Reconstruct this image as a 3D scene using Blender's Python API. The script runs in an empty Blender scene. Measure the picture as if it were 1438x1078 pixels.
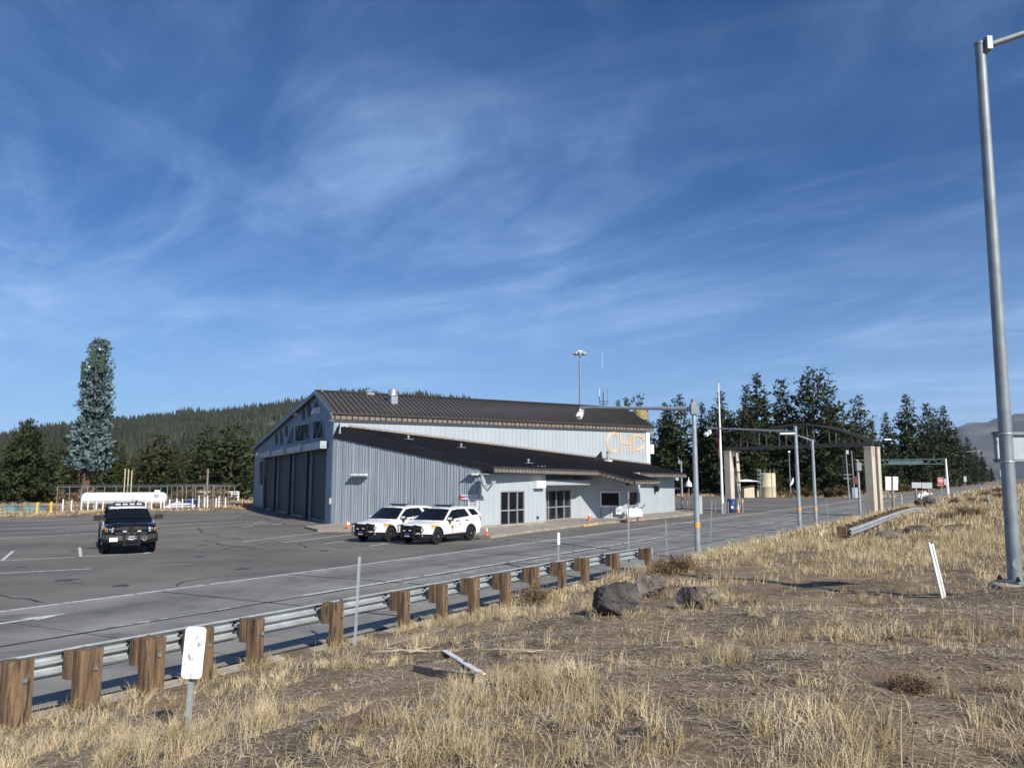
import bpy, math, random
import numpy as np
from mathutils import Vector, Matrix
R = math.radians
random.seed(7)
rng = np.random.default_rng(11)
SC = bpy.context.scene
COL = SC.collection
# ------------------------------------------------------------------ camera
CH = 3.1
FPX, CX, CY = 1075.0, 719.0, 539.0
PITCH = math.atan(133.0 / FPX)
cd = bpy.data.cameras.new('camera')
cam = bpy.data.objects.new('camera', cd)
COL.objects.link(cam)
cam.location = (0, 0, CH)
cam.rotation_euler = (math.pi / 2 + PITCH, 0, 0)
cd.sensor_width = 36
cd.lens = FPX / 1438 * 36
cd.clip_start = 0.1
cd.clip_end = 30000
SC.camera = cam
# ------------------------------------------------------------------ light
SUN_EL = R(33)
SUN_AZ = math.atan2(0.53, -0.848)          # measured from +Y towards +X
sv = Vector((math.sin(SUN_AZ) * math.cos(SUN_EL), math.cos(SUN_AZ) * math.cos(SUN_EL), math.sin(SUN_EL)))
sd = bpy.data.lights.new('sun', 'SUN')
sd.energy = 5.0
sd.angle = R(0.5)
sd.color = (1.0, 0.955, 0.88)
so = bpy.data.objects.new('sun', sd)
so.rotation_euler = sv.to_track_quat('Z', 'Y').to_euler()
COL.objects.link(so)
W = bpy.data.worlds.new('World')
SC.world = W
W.use_nodes = True
SKY_STRENGTH = 0.068
SKY_SAT = 1.22
CLOUD = (5.2, 7.9, 12.8)
SKY_TINT = (0.70, 0.95, 1.22)
def build_world():
    nt = W.node_tree; N = nt.nodes; L = nt.links
    N.clear()
    out = N.new('ShaderNodeOutputWorld'); bg = N.new('ShaderNodeBackground')
    bg.inputs['Strength'].default_value = SKY_STRENGTH
    sky = N.new('ShaderNodeTexSky'); sky.sky_type = 'NISHITA'
    sky.sun_disc = False; sky.sun_elevation = SUN_EL; sky.sun_rotation = SUN_AZ
    sky.altitude = 1400; sky.air_density = 1.0; sky.dust_density = 0.04; sky.ozone_density = 2.2
    tc = N.new('ShaderNodeTexCoord'); sp = N.new('ShaderNodeSeparateXYZ')
    L.new(tc.outputs['Generated'], sp.inputs[0])
    def M(op, a, b=None, c=None):
        n = N.new('ShaderNodeMath'); n.operation = op
        for i, x in enumerate((a, b, c)):
            if x is None: continue
            if isinstance(x, (int, float)): n.inputs[i].default_value = x
            else: L.new(x, n.inputs[i])
        return n.outputs[0]
    z = M('ADD', M('MAXIMUM', sp.outputs[2], 0.0), 0.09)
    px = M('DIVIDE', sp.outputs[0], z); py = M('DIVIDE', sp.outputs[1], z)
    cb = N.new('ShaderNodeCombineXYZ'); L.new(px, cb.inputs[0]); L.new(py, cb.inputs[1])
    def noise(scale, stretch, rot, detail, rough, dist, off=(0, 0, 0)):
        mp = N.new('ShaderNodeMapping'); L.new(cb.outputs[0], mp.inputs[0])
        mp.vector_type = 'TEXTURE'
        mp.inputs['Rotation'].default_value = (0, 0, R(rot)); mp.inputs['Scale'].default_value = stretch
        mp.inputs['Location'].default_value = off
        n = N.new('ShaderNodeTexNoise'); L.new(mp.outputs[0], n.inputs['Vector'])
        n.inputs['Scale'].default_value = scale; n.inputs['Detail'].default_value = detail
        n.inputs['Roughness'].default_value = rough; n.inputs['Distortion'].default_value = dist
        return n.outputs['Fac']
    def ramp(x, lo, hi):
        m = N.new('ShaderNodeMapRange'); m.interpolation_type = 'SMOOTHSTEP'
        L.new(x, m.inputs[0]); m.inputs[1].default_value = lo; m.inputs[2].default_value = hi
        return m.outputs[0]
    big = noise(0.34, (1.0, 1.2, 1), 35, 4, .55, 0.6, (-3.71, 4.84, 0))
    band = noise(0.62, (0.9, 2.0, 1), 60, 7, .58, 1.0, (6.71, -8.2, 0))
    streak = noise(1.0, (0.95, 1.9, 1), 40, 10, .60, 2.1, (2.06, -8.19, 0))
    fine = noise(1.1, (0.95, 1.7, 1), -30, 10, .62, 2.3, (3.93, -3.04, 0))
    cov = ramp(big, .28, .60)
    a = M('MULTIPLY', ramp(streak, .43, .74), M('ADD', M('MULTIPLY', cov, .8), .2))
    b = M('MULTIPLY', ramp(fine, .44, .78), M('ADD', M('MULTIPLY', cov, .7), .2))
    e = M('MULTIPLY', ramp(band, .41, .66), M('ADD', M('MULTIPLY', cov, .8), .2))
    f = M('ADD', M('ADD', M('MULTIPLY', a, .32), M('MULTIPLY', b, .18)), M('MULTIPLY', e, .26))
    veil = M('MULTIPLY', cov, .05)
    low = M('MULTIPLY', ramp(M('MULTIPLY', sp.outputs[2], -1.0), -.32, -.02), .44)
    f = M('MINIMUM', M('ADD', M('ADD', f, veil), low), .85)
    hs = N.new('ShaderNodeHueSaturation'); L.new(sky.outputs[0], hs.inputs['Color'])
    hs.inputs['Saturation'].default_value = SKY_SAT; hs.inputs['Value'].default_value = 1.0
    tn = N.new('ShaderNodeMix'); tn.data_type = 'RGBA'; tn.blend_type = 'MULTIPLY'; tn.inputs[0].default_value = 1.0
    L.new(hs.outputs[0], tn.inputs[6]); tn.inputs[7].default_value = (*SKY_TINT, 1)
    mx = N.new('ShaderNodeMix'); mx.data_type = 'RGBA'
    L.new(f, mx.inputs[0]); L.new(tn.outputs[2], mx.inputs[6]); mx.inputs[7].default_value = (*CLOUD, 1)
    L.new(mx.outputs[2], bg.inputs['Color']); L.new(bg.outputs[0], out.inputs['Surface'])
build_world()
SC.view_settings.view_transform = 'Standard'
SC.view_settings.look = 'None'
SC.view_settings.exposure = 0.2
SC.view_settings.gamma = 1.0
SC.view_settings.use_curve_mapping = False
SC.cycles.max_bounces = 6
SC.cycles.transparent_max_bounces = 8
# ------------------------------------------------------------------ geometry helpers
def ray(px, py):
    a, b = (px - CX) / FPX, (CY - py) / FPX
    return Vector((a, math.cos(PITCH) - b * math.sin(PITCH), math.sin(PITCH) + b * math.cos(PITCH)))
CAM = Vector((0, 0, CH))
def G(px, py, z=0.0):
    d = ray(px, py); return CAM + d * ((z - CH) / d.z)
def PY(px, py, Y):
    d = ray(px, py); return CAM + d * (Y / d.y)
def PL(px, py, P, n):
    d = ray(px, py); return CAM + d * ((Vector(P) - CAM).dot(n) / d.dot(n))
PHI = R(33.4)
DV = Vector((math.sin(PHI), math.cos(PHI), 0)); NV = Vector((-math.cos(PHI), math.sin(PHI), 0))
ROADROT = math.pi / 2 - PHI                 # z-rotation that turns local +X along the road
def RF(s, n, z=0.0):
    v = DV * s + NV * n; v.z = z; return v
def sn(p): return (p[0] * DV.x + p[1] * DV.y, p[0] * NV.x + p[1] * NV.y)
def s_at(px, n, py=690):
    r_ = ray(px, py); t = r_.x / r_.y
    return n * (t * NV.y - NV.x) / (DV.x - t * DV.y)
def vnoise(x, y, seed=0):
    x = np.asarray(x, float); y = np.asarray(y, float)
    xi = np.floor(x).astype(np.int64); yi = np.floor(y).astype(np.int64)
    xf = x - xi; yf = y - yi
    u = xf * xf * (3 - 2 * xf); v = yf * yf * (3 - 2 * yf)
    def h(a, b):
        n = (a * 374761393 + b * 668265263 + seed * 974634777) & 0xffffffff
        n = ((n ^ (n >> 13)) * 1274126177) & 0xffffffff
        return ((n ^ (n >> 16)) & 0xffff) / 65535.0
    return (h(xi, yi) * (1 - u) + h(xi + 1, yi) * u) * (1 - v) + (h(xi, yi + 1) * (1 - u) + h(xi + 1, yi + 1) * u) * v
def fbm(x, y, seed=0, o=4):
    r = 0; a = .5
    for i in range(o):
        r = r + a * vnoise(np.asarray(x) * 2 ** i, np.asarray(y) * 2 ** i, seed + i); a *= .5
    return r
TN = np.array([-200, -30, -10, -3, 0, 2, 4, 6, 8, 9.5, 10.5, 11.3], float)
TS = np.array([-60, 0, 6, 12, 16, 22, 35, 70, 150, 500], float)
TT = np.array([
 [1.2, 1.3, 1.4, 1.5, 1.5, 1.45, 1.15, .75, .40, .20, .10, -.02],
 [1.2, 1.3, 1.4, 1.5, 1.5, 1.45, 1.15, .75, .40, .20, .10, -.02],
 [1.2, 1.3, 1.4, 1.5, 1.5, 1.42, 1.12, .78, .42, .22, .10, -.02],
 [1.2, 1.3, 1.35, 1.38, 1.3, 1.12, .98, .84, .54, .26, .12, -.02],
 [1.2, 1.3, 1.35, 1.40, 1.2, .80, .74, .68, .52, .27, .13, -.02],
 [1.2, 1.2, 1.25, 1.15, .90, .76, .68, .62, .52, .30, .15, -.02],
 [1.2, 1.2, 1.25, 1.20, 1.0, .90, .80, .70, .56, .32, .16, -.02],
 [1.4, 1.4, 1.5, 1.50, 1.4, 1.3, 1.1, .85, .60, .34, .16, -.02],
 [1.5, 1.5, 1.6, 1.65, 1.6, 1.5, 1.35, 1.1, .72, .36, .18, -.02],
 [1.5, 1.5, 1.6, 1.7, 1.65, 1.6, 1.4, 1.1, .72, .36, .18, -.02]])
def paved(s, n):
    a = (n > 11.25) & (n < 20.5)
    b = (n >= 20.3) & (n < 66.0) & (s < 60)
    c = (n >= 20.3) & (n < 60) & (s >= 60) & (s < 132)
    d = (n >= 20.3) & (n < 24.2) & (s >= 132) & (s < 185)
    return a | b | c | d
def terrain(x, y):
    x = np.atleast_1d(np.asarray(x, float)); y = np.atleast_1d(np.asarray(y, float))
    s = x * DV.x + y * DV.y; n = x * NV.x + y * NV.y
    cols = np.array([np.interp(n, TN, row) for row in TT])
    i = np.clip(np.searchsorted(TS, s) - 1, 0, len(TS) - 2)
    f = np.clip((s - TS[i]) / (TS[i + 1] - TS[i]), 0, 1); f = f * f * (3 - 2 * f)
    k = np.arange(len(s))
    z = cols[i, k] * (1 - f) + cols[i + 1, k] * f
    amp = np.clip((10.9 - n) / 2.0, 0, 1)
    z = z + amp * ((fbm(x * .9, y * .9, 3) - .47) * .17 + (vnoise(x * 4.1, y * 4.1, 9) - .5) * .035)
    z = z + np.clip((9 - n) / 3, 0, 1) * np.clip((s - 28) / 20, 0, 1) * (fbm(x * .28, y * .28, 21) - .45) * .7
    # low mound that carries the mast
    z = z + .10 * np.exp(-((x - 8.9) ** 2 + (y - 13.4) ** 2) / 1.0)
    far = n >= 11.3
    zf = np.where(paved(s, n), -.09, .02 + (fbm(x * .15, y * .15, 5) - .4) * .35)
    return np.where(far, zf, z)
def tz(x, y): return float(terrain(x, y)[0])
def GT(px, py):
    d = ray(px, py); t = 2.0
    for i in range(4000):
        p = CAM + d * t
        if p.z <= tz(p.x, p.y): break
        t += .04 if t < 40 else .25
    p.z = tz(p.x, p.y)
    return p

class MB:
    def __init__(s): s.v = []; s.f = []; s.m = []
    def add(s, vs, fs, m=0):
        o = len(s.v); s.v += [tuple(x) for x in vs]
        for f in fs: s.f.append([o + i for i in f]); s.m.append(m)
        return s
    def box(s, c, d, rz=0.0, rot=None, m=0):
        x, y, z = (k / 2 for k in d)
        M3 = rot if rot is not None else Matrix.Rotation(rz, 3, 'Z')
        c = Vector(c)
        vs = [c + M3 @ Vector((a * x, b * y, e * z)) for e in (-1, 1) for a, b in ((-1, -1), (1, -1), (1, 1), (-1, 1))]
        return s.add(vs, [(3, 2, 1, 0), (4, 5, 6, 7), (0, 1, 5, 4), (1, 2, 6, 5), (2, 3, 7, 6), (3, 0, 4, 7)], m)
    def bar(s, p, q, w, h, m=0, up=(0, 0, 1)):
        p = Vector(p); q = Vector(q); d = (q - p)
        L = d.length; d.normalize(); u = Vector(up)
        if abs(d.dot(u)) > .98: u = Vector((1, 0, 0))
        y = u.cross(d).normalized(); z = d.cross(y)
        return s.box((p + q) / 2, (L, w, h), rot=Matrix((d, y, z)).transposed(), m=m)
    def tube(s, pts, r, n=8, m=0, caps=True):
        pts = [Vector(p) for p in pts]; rs = r if hasattr(r, '__len__') else [r] * len(pts)
        vs = []; up = Vector((0, 0, 1)); prev = None
        for i, p in enumerate(pts):
            d = (pts[min(i + 1, len(pts) - 1)] - pts[max(i - 1, 0)]).normalized()
            if prev is None:
                a = up if abs(d.z) < .95 else Vector((1, 0, 0)); x = a.cross(d).normalized()
            else: x = (prev - d * prev.dot(d)).normalized()
            prev = x; y = d.cross(x)
            for k in range(n):
                t = 2 * math.pi * k / n; vs.append(p + (x * math.cos(t) + y * math.sin(t)) * rs[i])
        fs = []
        for i in range(len(pts) - 1):
            for k in range(n):
                a = i * n + k; b = i * n + (k + 1) % n; fs.append((a, b, b + n, a + n))
        if caps: fs.append(tuple(range(n - 1, -1, -1))); fs.append(tuple(range((len(pts) - 1) * n, len(pts) * n)))
        return s.add(vs, fs, m)
    def lathe(s, prof, c=(0, 0, 0), n=16, m=0, axis='Z'):
        vs = []; c = Vector(c)
        for r, z in prof:
            for k in range(n):
                t = 2 * math.pi * k / n
                p = (r * math.cos(t), r * math.sin(t), z)
                if axis == 'Y': p = (p[0], p[2], -p[1])
                if axis == 'X': p = (p[2], p[0], p[1])
                vs.append(c + Vector(p))
        fs = []
        for i in range(len(prof) - 1):
            for k in range(n):
                a = i * n + k; b = i * n + (k + 1) % n; fs.append((a, b, b + n, a + n))
        fs.append(tuple(range(n - 1, -1, -1))); fs.append(tuple(range((len(prof) - 1) * n, len(prof) * n)))
        return s.add(vs, fs, m)
    def ext(s, poly, vec, m=0):
        n = len(poly); vec = Vector(vec); p = [Vector(a) for a in poly]
        return s.add(p + [a + vec for a in p], [tuple(range(n - 1, -1, -1)), tuple(range(n, 2 * n))] + [(i, (i + 1) % n, n + (i + 1) % n, n + i) for i in range(n)], m)
    def face(s, pts, m=0): return s.add(pts, [tuple(range(len(pts)))], m)
    def build(s, name, mats, parent=None, smooth=False, label=None, kind=None, loc=None):
        me = bpy.data.meshes.new(name)
        me.from_pydata(s.v, [], s.f)
        if not isinstance(mats, (list, tuple)): mats = [mats]
        for m in mats: me.materials.append(m)
        if len(mats) > 1: me.polygons.foreach_set('material_index', s.m)
        if smooth:
            me.polygons.foreach_set('use_smooth', [True] * len(s.f))
            me.set_sharp_from_angle(angle=R(38))
        me.update()
        bm_fix(me)
        return link(name, me, parent, label, kind, loc)
def bm_fix(me):
    import bmesh
    b = bmesh.new(); b.from_mesh(me); bmesh.ops.recalc_face_normals(b, faces=b.faces); b.to_mesh(me); b.free()
def link(name, me, parent=None, label=None, kind=None, loc=None):
    o = bpy.data.objects.new(name, me); COL.objects.link(o)
    if parent: o.parent = parent
    if label: o['label'] = label
    if kind: o['kind'] = kind
    if loc is not None: o.location = loc
    return o
def np_mesh(name, verts, faces, mat, parent=None, kind=None, label=None, smooth=False, loc=None):
    verts = np.asarray(verts, np.float32).reshape(-1, 3); faces = np.asarray(faces, np.int32); k = faces.shape[1]
    me = bpy.data.meshes.new(name)
    me.vertices.add(len(verts)); me.vertices.foreach_set('co', verts.ravel())
    me.loops.add(faces.size); me.loops.foreach_set('vertex_index', faces.ravel())
    me.polygons.add(len(faces)); me.polygons.foreach_set('loop_start', np.arange(0, faces.size, k, dtype=np.int32))
    if smooth: me.polygons.foreach_set('use_smooth', np.ones(len(faces), bool))
    me.materials.append(mat); me.update(calc_edges=True)
    return link(name, me, parent, label, kind, loc)
def T(name, label, cat, loc=(0, 0, 0), rz=0.0, group=None, rot=None):
    o = bpy.data.objects.new(name, None); COL.objects.link(o)
    o.empty_display_size = .3; o.location = loc
    o.rotation_euler = rot if rot else (0, 0, rz)
    o['label'] = label; o['category'] = cat
    if group: o['group'] = group
    return o
def tag(o, label=None, cat=None, group=None, kind=None):
    for k, v in (('label', label), ('category', cat), ('group', group), ('kind', kind)):
        if v: o[k] = v
    return o
KIDS = {}
def copy_tree(o, parent=None):
    c = o.copy(); COL.objects.link(c); c.parent = parent
    for ch in KIDS.get(o.name) or list(o.children): copy_tree(ch, c)
    return c
def text(name, body, size, mat, parent, M4, extrude=.004, kind=None):
    cu = bpy.data.curves.new('lettering', 'FONT'); cu.body = body; cu.size = size; cu.extrude = extrude
    cu.align_x = 'CENTER'; cu.align_y = 'CENTER'; cu.resolution_u = 3
    t = bpy.data.objects.new('lettering', cu); COL.objects.link(t)
    dg = bpy.context.evaluated_depsgraph_get(); dg.update()
    me = bpy.data.meshes.new_from_object(t.evaluated_get(dg))
    bpy.data.objects.remove(t); bpy.data.curves.remove(cu)
    me.transform(M4); me.materials.clear(); me.materials.append(mat)
    return link(name, me, parent, None, kind)
def frame4(o, x, y):                        # matrix with origin o, x axis x, y axis y
    x = Vector(x).normalized(); y = Vector(y).normalized(); z = x.cross(y).normalized()
    M4 = Matrix((x, y, z)).transposed().to_4x4(); M4.translation = Vector(o); return M4

# ------------------------------------------------------------------ materials
def pm(name, col, rough=.6, metal=0.0, var=.12, vs=2.0, bump=0.0, bs=30.0, col2=None, lo=.35, hi=.65, detail=5, stretch=None, spec=None, fleck=None):
    m = bpy.data.materials.new(name); m.use_nodes = True
    nt = m.node_tree; N = nt.nodes; L = nt.links; b = N['Principled BSDF']
    b.inputs['Roughness'].default_value = rough; b.inputs['Metallic'].default_value = metal
    if spec is not None: b.inputs['Specular IOR Level'].default_value = spec
    tc = N.new('ShaderNodeTexCoord')
    src = tc.outputs['Object']
    if stretch:
        mp = N.new('ShaderNodeMapping'); mp.inputs['Scale'].default_value = stretch
        L.new(src, mp.inputs[0]); src = mp.outputs[0]
    n = N.new('ShaderNodeTexNoise'); n.inputs['Scale'].default_value = vs; n.inputs['Detail'].default_value = detail
    n.inputs['Roughness'].default_value = .6
    L.new(src, n.inputs['Vector'])
    cr = N.new('ShaderNodeValToRGB')
    c1 = [c * (1 - var) for c in col]; c2 = list(col2) if col2 else [min(1, c * (1 + var)) for c in col]
    cr.color_ramp.elements[0].position = lo; cr.color_ramp.elements[1].position = hi
    cr.color_ramp.elements[0].color = (*c1, 1); cr.color_ramp.elements[1].color = (*c2, 1)
    L.new(n.outputs['Fac'], cr.inputs[0])
    colr = cr.outputs[0]
    if fleck:                               # (colour, scale, lo, hi)
        n3 = N.new('ShaderNodeTexNoise'); n3.inputs['Scale'].default_value = fleck[1]; n3.inputs['Detail'].default_value = 4
        L.new(src, n3.inputs['Vector'])
        mr = N.new('ShaderNodeMapRange'); L.new(n3.outputs['Fac'], mr.inputs[0]); mr.inputs[1].default_value = fleck[2]; mr.inputs[2].default_value = fleck[3]
        mx = N.new('ShaderNodeMix'); mx.data_type = 'RGBA'; L.new(mr.outputs[0], mx.inputs[0]); L.new(colr, mx.inputs[6]); mx.inputs[7].default_value = (*fleck[0], 1)
        colr = mx.outputs[2]
    L.new(colr, b.inputs['Base Color'])
    if bump:
        n2 = N.new('ShaderNodeTexNoise'); n2.inputs['Scale'].default_value = bs; n2.inputs['Detail'].default_value = 5
        L.new(src, n2.inputs['Vector'])
        bp = N.new('ShaderNodeBump'); bp.inputs['Strength'].default_value = bump; bp.inputs['Distance'].default_value = .02
        L.new(n2.outputs['Fac'], bp.inputs['Height']); L.new(bp.outputs[0], b.inputs['Normal'])
    return m
K = {}
K['soil'] = pm('dry_soil', (.165, .113, .066), .95, var=.5, vs=.7, bump=1.0, bs=14, detail=10, fleck=((.36, .275, .165), 7.0, .50, .80))
K['asphalt'] = pm('aged_asphalt', (.142, .126, .106), .9, var=.32, vs=.16, bump=.3, bs=60, detail=11, lo=.40, hi=.62, fleck=((.20, .178, .16), 30.0, .42, .8))
K['asphalt_new'] = pm('crack_sealant', (.022, .022, .023), .7, var=.2, vs=4)
K['concrete_road'] = pm('worn_concrete', (.232, .222, .192), .85, var=.22, vs=.5, bump=.2, bs=50, detail=9, stretch=(.35, 1, 1), fleck=((.10, .10, .10), 1.1, .55, .85))
def road_mat():
    m = K['concrete_road']; nt = m.node_tree; N = nt.nodes; L = nt.links; b = N['Principled BSDF']
    ge = N.new('ShaderNodeNewGeometry')
    for l in list(L):
        if l.from_node.type == 'TEX_COORD': s = l.to_socket; L.remove(l); L.new(ge.outputs['Position'], s)
    for n in N:
        if n.type == 'MAPPING': n.inputs['Scale'].default_value = (1, 1, 1)
    def dot(v):
        d = N.new('ShaderNodeVectorMath'); d.operation = 'DOT_PRODUCT'; L.new(ge.outputs['Position'], d.inputs[0]); d.inputs[1].default_value = v; return d.outputs['Value']
    def M(op, a, b=None):
        n = N.new('ShaderNodeMath'); n.operation = op
        for i, x in enumerate((a, b)):
            if x is None: continue
            if isinstance(x, (int, float)): n.inputs[i].default_value = x
            else: L.new(x, n.inputs[i])
        return n.outputs[0]
    nn, ss = dot(NV), dot(DV)
    cb = N.new('ShaderNodeCombineXYZ'); L.new(M('MULTIPLY', ss, .09), cb.inputs[0]); L.new(M('MULTIPLY', nn, .9), cb.inputs[1])
    nz = N.new('ShaderNodeTexNoise'); nz.inputs['Scale'].default_value = 1.0; nz.inputs['Detail'].default_value = 6; L.new(cb.outputs[0], nz.inputs['Vector'])
    tot = None
    for c, w, k in ((18.2, .75, .75), (14.6, .8, .45), (16.9, .35, .25), (19.4, .35, .25)):
        g = M('MULTIPLY', M('EXPONENT', M('MULTIPLY', M('POWER', M('ABSOLUTE', M('DIVIDE', M('SUBTRACT', nn, c), w)), 2.0), -1.0)), k)
        tot = g if tot is None else M('ADD', tot, g)
    f = M('MULTIPLY', tot, M('ADD', M('MULTIPLY', nz.outputs['Fac'], 1.3), -.05))
    old = b.inputs['Base Color'].links[0].from_socket
    mx = N.new('ShaderNodeMix'); mx.data_type = 'RGBA'; L.new(f, mx.inputs[0]); L.new(old, mx.inputs[6]); mx.inputs[7].default_value = (.055, .054, .054, 1)
    L.new(mx.outputs[2], b.inputs['Base Color'])
road_mat()
K['joint'] = pm('joint_filler', (.03, .03, .03), .9)
K['road_paint'] = pm('worn_white_paint', (.62, .62, .60), .7, var=.15, vs=5, fleck=((.14, .13, .12), 7.0, .56, .66))
K['faded_paint'] = pm('faded_white_paint', (.42, .42, .40), .8, var=.2, vs=5, fleck=((.16, .16, .155), 3.0, .42, .62))
K['blue_paint'] = pm('faded_blue_paint', (.10, .20, .38), .8, fleck=((.12, .11, .11), 3.0, .45, .6))
K['kerb'] = pm('kerb_concrete', (.33, .29, .23), .9, var=.2, vs=1.3, bump=.3, bs=20, fleck=((.18, .15, .11), 2.5, .55, .75))
K['kerb_yellow'] = pm('yellow_kerb_paint', (.62, .45, .16), .8, fleck=((.35, .31, .25), 3, .45, .65))
K['wood'] = pm('weathered_post_wood', (.165, .104, .057), .9, var=.5, vs=3.5, bump=.6, bs=14, stretch=(5, 5, .45), detail=8, fleck=((.045, .032, .024), 5.0, .54, .66))
K['greywood'] = pm('grey_weathered_wood', (.27, .21, .155), .9, var=.35, vs=4, bump=.6, bs=16, stretch=(.4, 5, 5), detail=8)
K['galv'] = pm('galvanised_steel', (.40, .44, .45), .45, .5, var=.16, vs=3.0, detail=7)
K['galv_rail'] = pm('weathered_guardrail_steel', (.40, .43, .43), .55, .30, var=.18, vs=2.2, detail=8, fleck=((.30, .33, .33), 5, .55, .8))
K['galv_dull'] = pm('dull_galvanised_steel', (.25, .28, .29), .55, .35, var=.18, vs=2.5, detail=7)
K['darksteel'] = pm('dark_painted_steel', (.035, .032, .030), .6, var=.2)
K['band'] = pm('orange_band', (.75, .36, .08), .6)
K['white'] = pm('white_paint', (.80, .80, .79), .5, var=.05)
K['whitewear'] = pm('scuffed_white_sheet', (.80, .81, .83), .6, var=.06, vs=6, stretch=(1, 1, .35), fleck=((.30, .29, .28), 26.0, .62, .66))
K['plastic_white'] = pm('white_plastic', (.80, .79, .74), .5, var=.08, vs=5)
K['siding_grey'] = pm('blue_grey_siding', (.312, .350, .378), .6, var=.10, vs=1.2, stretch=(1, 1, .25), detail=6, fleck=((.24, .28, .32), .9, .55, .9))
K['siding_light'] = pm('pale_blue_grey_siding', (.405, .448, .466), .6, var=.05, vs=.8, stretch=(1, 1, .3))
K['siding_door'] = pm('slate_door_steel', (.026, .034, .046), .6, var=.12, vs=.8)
K['wall_shade'] = pm('shaded_gable_siding', (.24, .30, .37), .6, var=.08, vs=.8)  # darker, bluer copy of the siding paint: gable shade put into the colour
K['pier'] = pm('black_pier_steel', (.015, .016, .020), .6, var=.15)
K['roof_brown'] = pm('brown_roof_steel', (.078, .065, .054), .5, var=.12, vs=.6)
K['roof_rib'] = pm('dark_roof_seam', (.036, .030, .026), .5)
K['roof_black'] = pm('black_roof_steel', (.013, .011, .012), .5, var=.25, vs=.5)
K['fascia'] = pm('brown_fascia_steel', (.22, .18, .14), .6, var=.15, vs=2)
K['fascia_dark'] = pm('dark_fascia_steel', (.052, .045, .042), .55, var=.15, vs=2)
K['trim_tan'] = pm('tan_flashing', (.30, .26, .22), .6)
K['logo'] = pm('peach_logo_paint', (.80, .52, .30), .6, var=.12, vs=5)
K['logo_pale'] = pm('cream_logo_paint', (.85, .74, .55), .6, var=.08, vs=5)
K['alu'] = pm('brushed_aluminium_frame', (.46, .47, .48), .4, .5)
def glass(name, col=(.008, .009, .012), rough=.06):
    m = bpy.data.materials.new(name); m.use_nodes = True; b = m.node_tree.nodes['Principled BSDF']
    b.inputs['Base Color'].default_value = (*col, 1); b.inputs['Roughness'].default_value = rough; b.inputs['IOR'].default_value = 1.5
    return m
K['glass'] = glass('dark_window_glass'); K['carglass'] = glass('tinted_car_glass', (.006, .007, .009), .03)
K['carwhite'] = pm('white_car_paint', (.80, .80, .80), .22, var=.02)
K['carblack'] = pm('black_car_paint', (.006, .007, .012), .16, var=.05)
K['trimblack'] = pm('black_plastic_trim', (.010, .010, .011), .55, var=.2)
K['tyre'] = pm('tyre_rubber', (.014, .014, .014), .85, var=.2)
K['rim'] = pm('black_steel_rim', (.011, .011, .012), .45, .3)
K['chrome'] = pm('polished_metal', (.7, .7, .7), .2, 1.0, var=.03)
K['amber'] = pm('amber_lens', (.80, .33, .05), .25); K['lens'] = pm('clear_lens', (.62, .62, .60), .15)
K['gold'] = pm('gold_decal', (.55, .40, .12), .5); K['decal_blue'] = pm('navy_decal', (.05, .06, .16), .5)
K['orange'] = pm('orange_cone_plastic', (.80, .15, .03), .55, var=.12, vs=6)
K['reflect'] = pm('white_reflective_sleeve', (.80, .78, .76), .5)
K['bluebarrel'] = pm('blue_barrel_plastic', (.018, .045, .16), .5, var=.2, vs=4)
K['pillar'] = pm('tan_stucco', (.54, .47, .37), .85, var=.10, vs=1.3, bump=.2, bs=25)
K['gantry'] = pm('brown_truss_steel', (.062, .056, .050), .55, var=.2)
K['green_steel'] = pm('green_grey_truss_steel', (.17, .27, .26), .6, var=.2)
K['tank_beige'] = pm('beige_tank_paint', (.62, .54, .36), .6, var=.08, vs=1.5)
K['tank_yellow'] = pm('yellow_tank_paint', (.32, .25, .09), .6, var=.15)
K['tank_white'] = pm('white_tank_paint', (.80, .79, .78), .45, var=.05)
K['signback'] = pm('bare_aluminium_sign_back', (.42, .45, .47), .5, .3, var=.12)
K['signred'] = pm('red_sign_sheeting', (.42, .02, .025), .5); K['black'] = pm('black_print', (.006, .006, .007), .6)
K['redprint'] = pm('red_print', (.5, .04, .03), .6)
K['yellow'] = pm('yellow_bollard_paint', (.70, .50, .06), .6, var=.1)
K['flag_red'] = pm('flag_red', (.36, .03, .04), .8); K['flag_blue'] = pm('flag_blue', (.03, .04, .16), .8)
K['bark'] = pm('pine_bark', (.10, .062, .042), .95, var=.4, vs=3, stretch=(3, 3, .6))
K['barkfake'] = pm('brown_mast_cladding', (.12, .07, .05), .9, var=.3, vs=2, stretch=(3, 3, .5))
def leafmat(name, col, col2, vs=.35, lo=.35, hi=.7):
    m = pm(name, col, .75, var=.3, vs=vs, col2=col2, lo=lo, hi=hi, detail=6, spec=.25)
    return m
K['pine'] = leafmat('pine_needles', (.020, .031, .012), (.064, .080, .030), .5)
K['pine_far'] = leafmat('far_pine_needles', (.024, .032, .020), (.055, .062, .036), .02)
K['pine_olive'] = leafmat('olive_pine_needles', (.030, .040, .012), (.080, .084, .027), .5)
K['spruce'] = leafmat('blue_green_needles', (.095, .145, .145), (.21, .29, .295), .8)
K['brush'] = leafmat('olive_brush_leaves', (.05, .045, .018), (.14, .11, .045), .6)
K['sage'] = leafmat('dry_sage_twigs', (.16, .115, .065), (.40, .31, .18), 3.0)
K['brown_brush'] = leafmat('brown_dry_twigs', (.13, .085, .05), (.30, .20, .11), 2.0)
K['grass'] = leafmat('dry_golden_grass', (.40, .300, .150), (.80, .65, .40), 1.1)
K['grass_pale'] = leafmat('bleached_grass', (.50, .40, .25), (.72, .61, .42), 1.5)
K['grass_green'] = leafmat('green_grass_tuft', (.07, .09, .025), (.15, .16, .06), 2.0)
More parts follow.
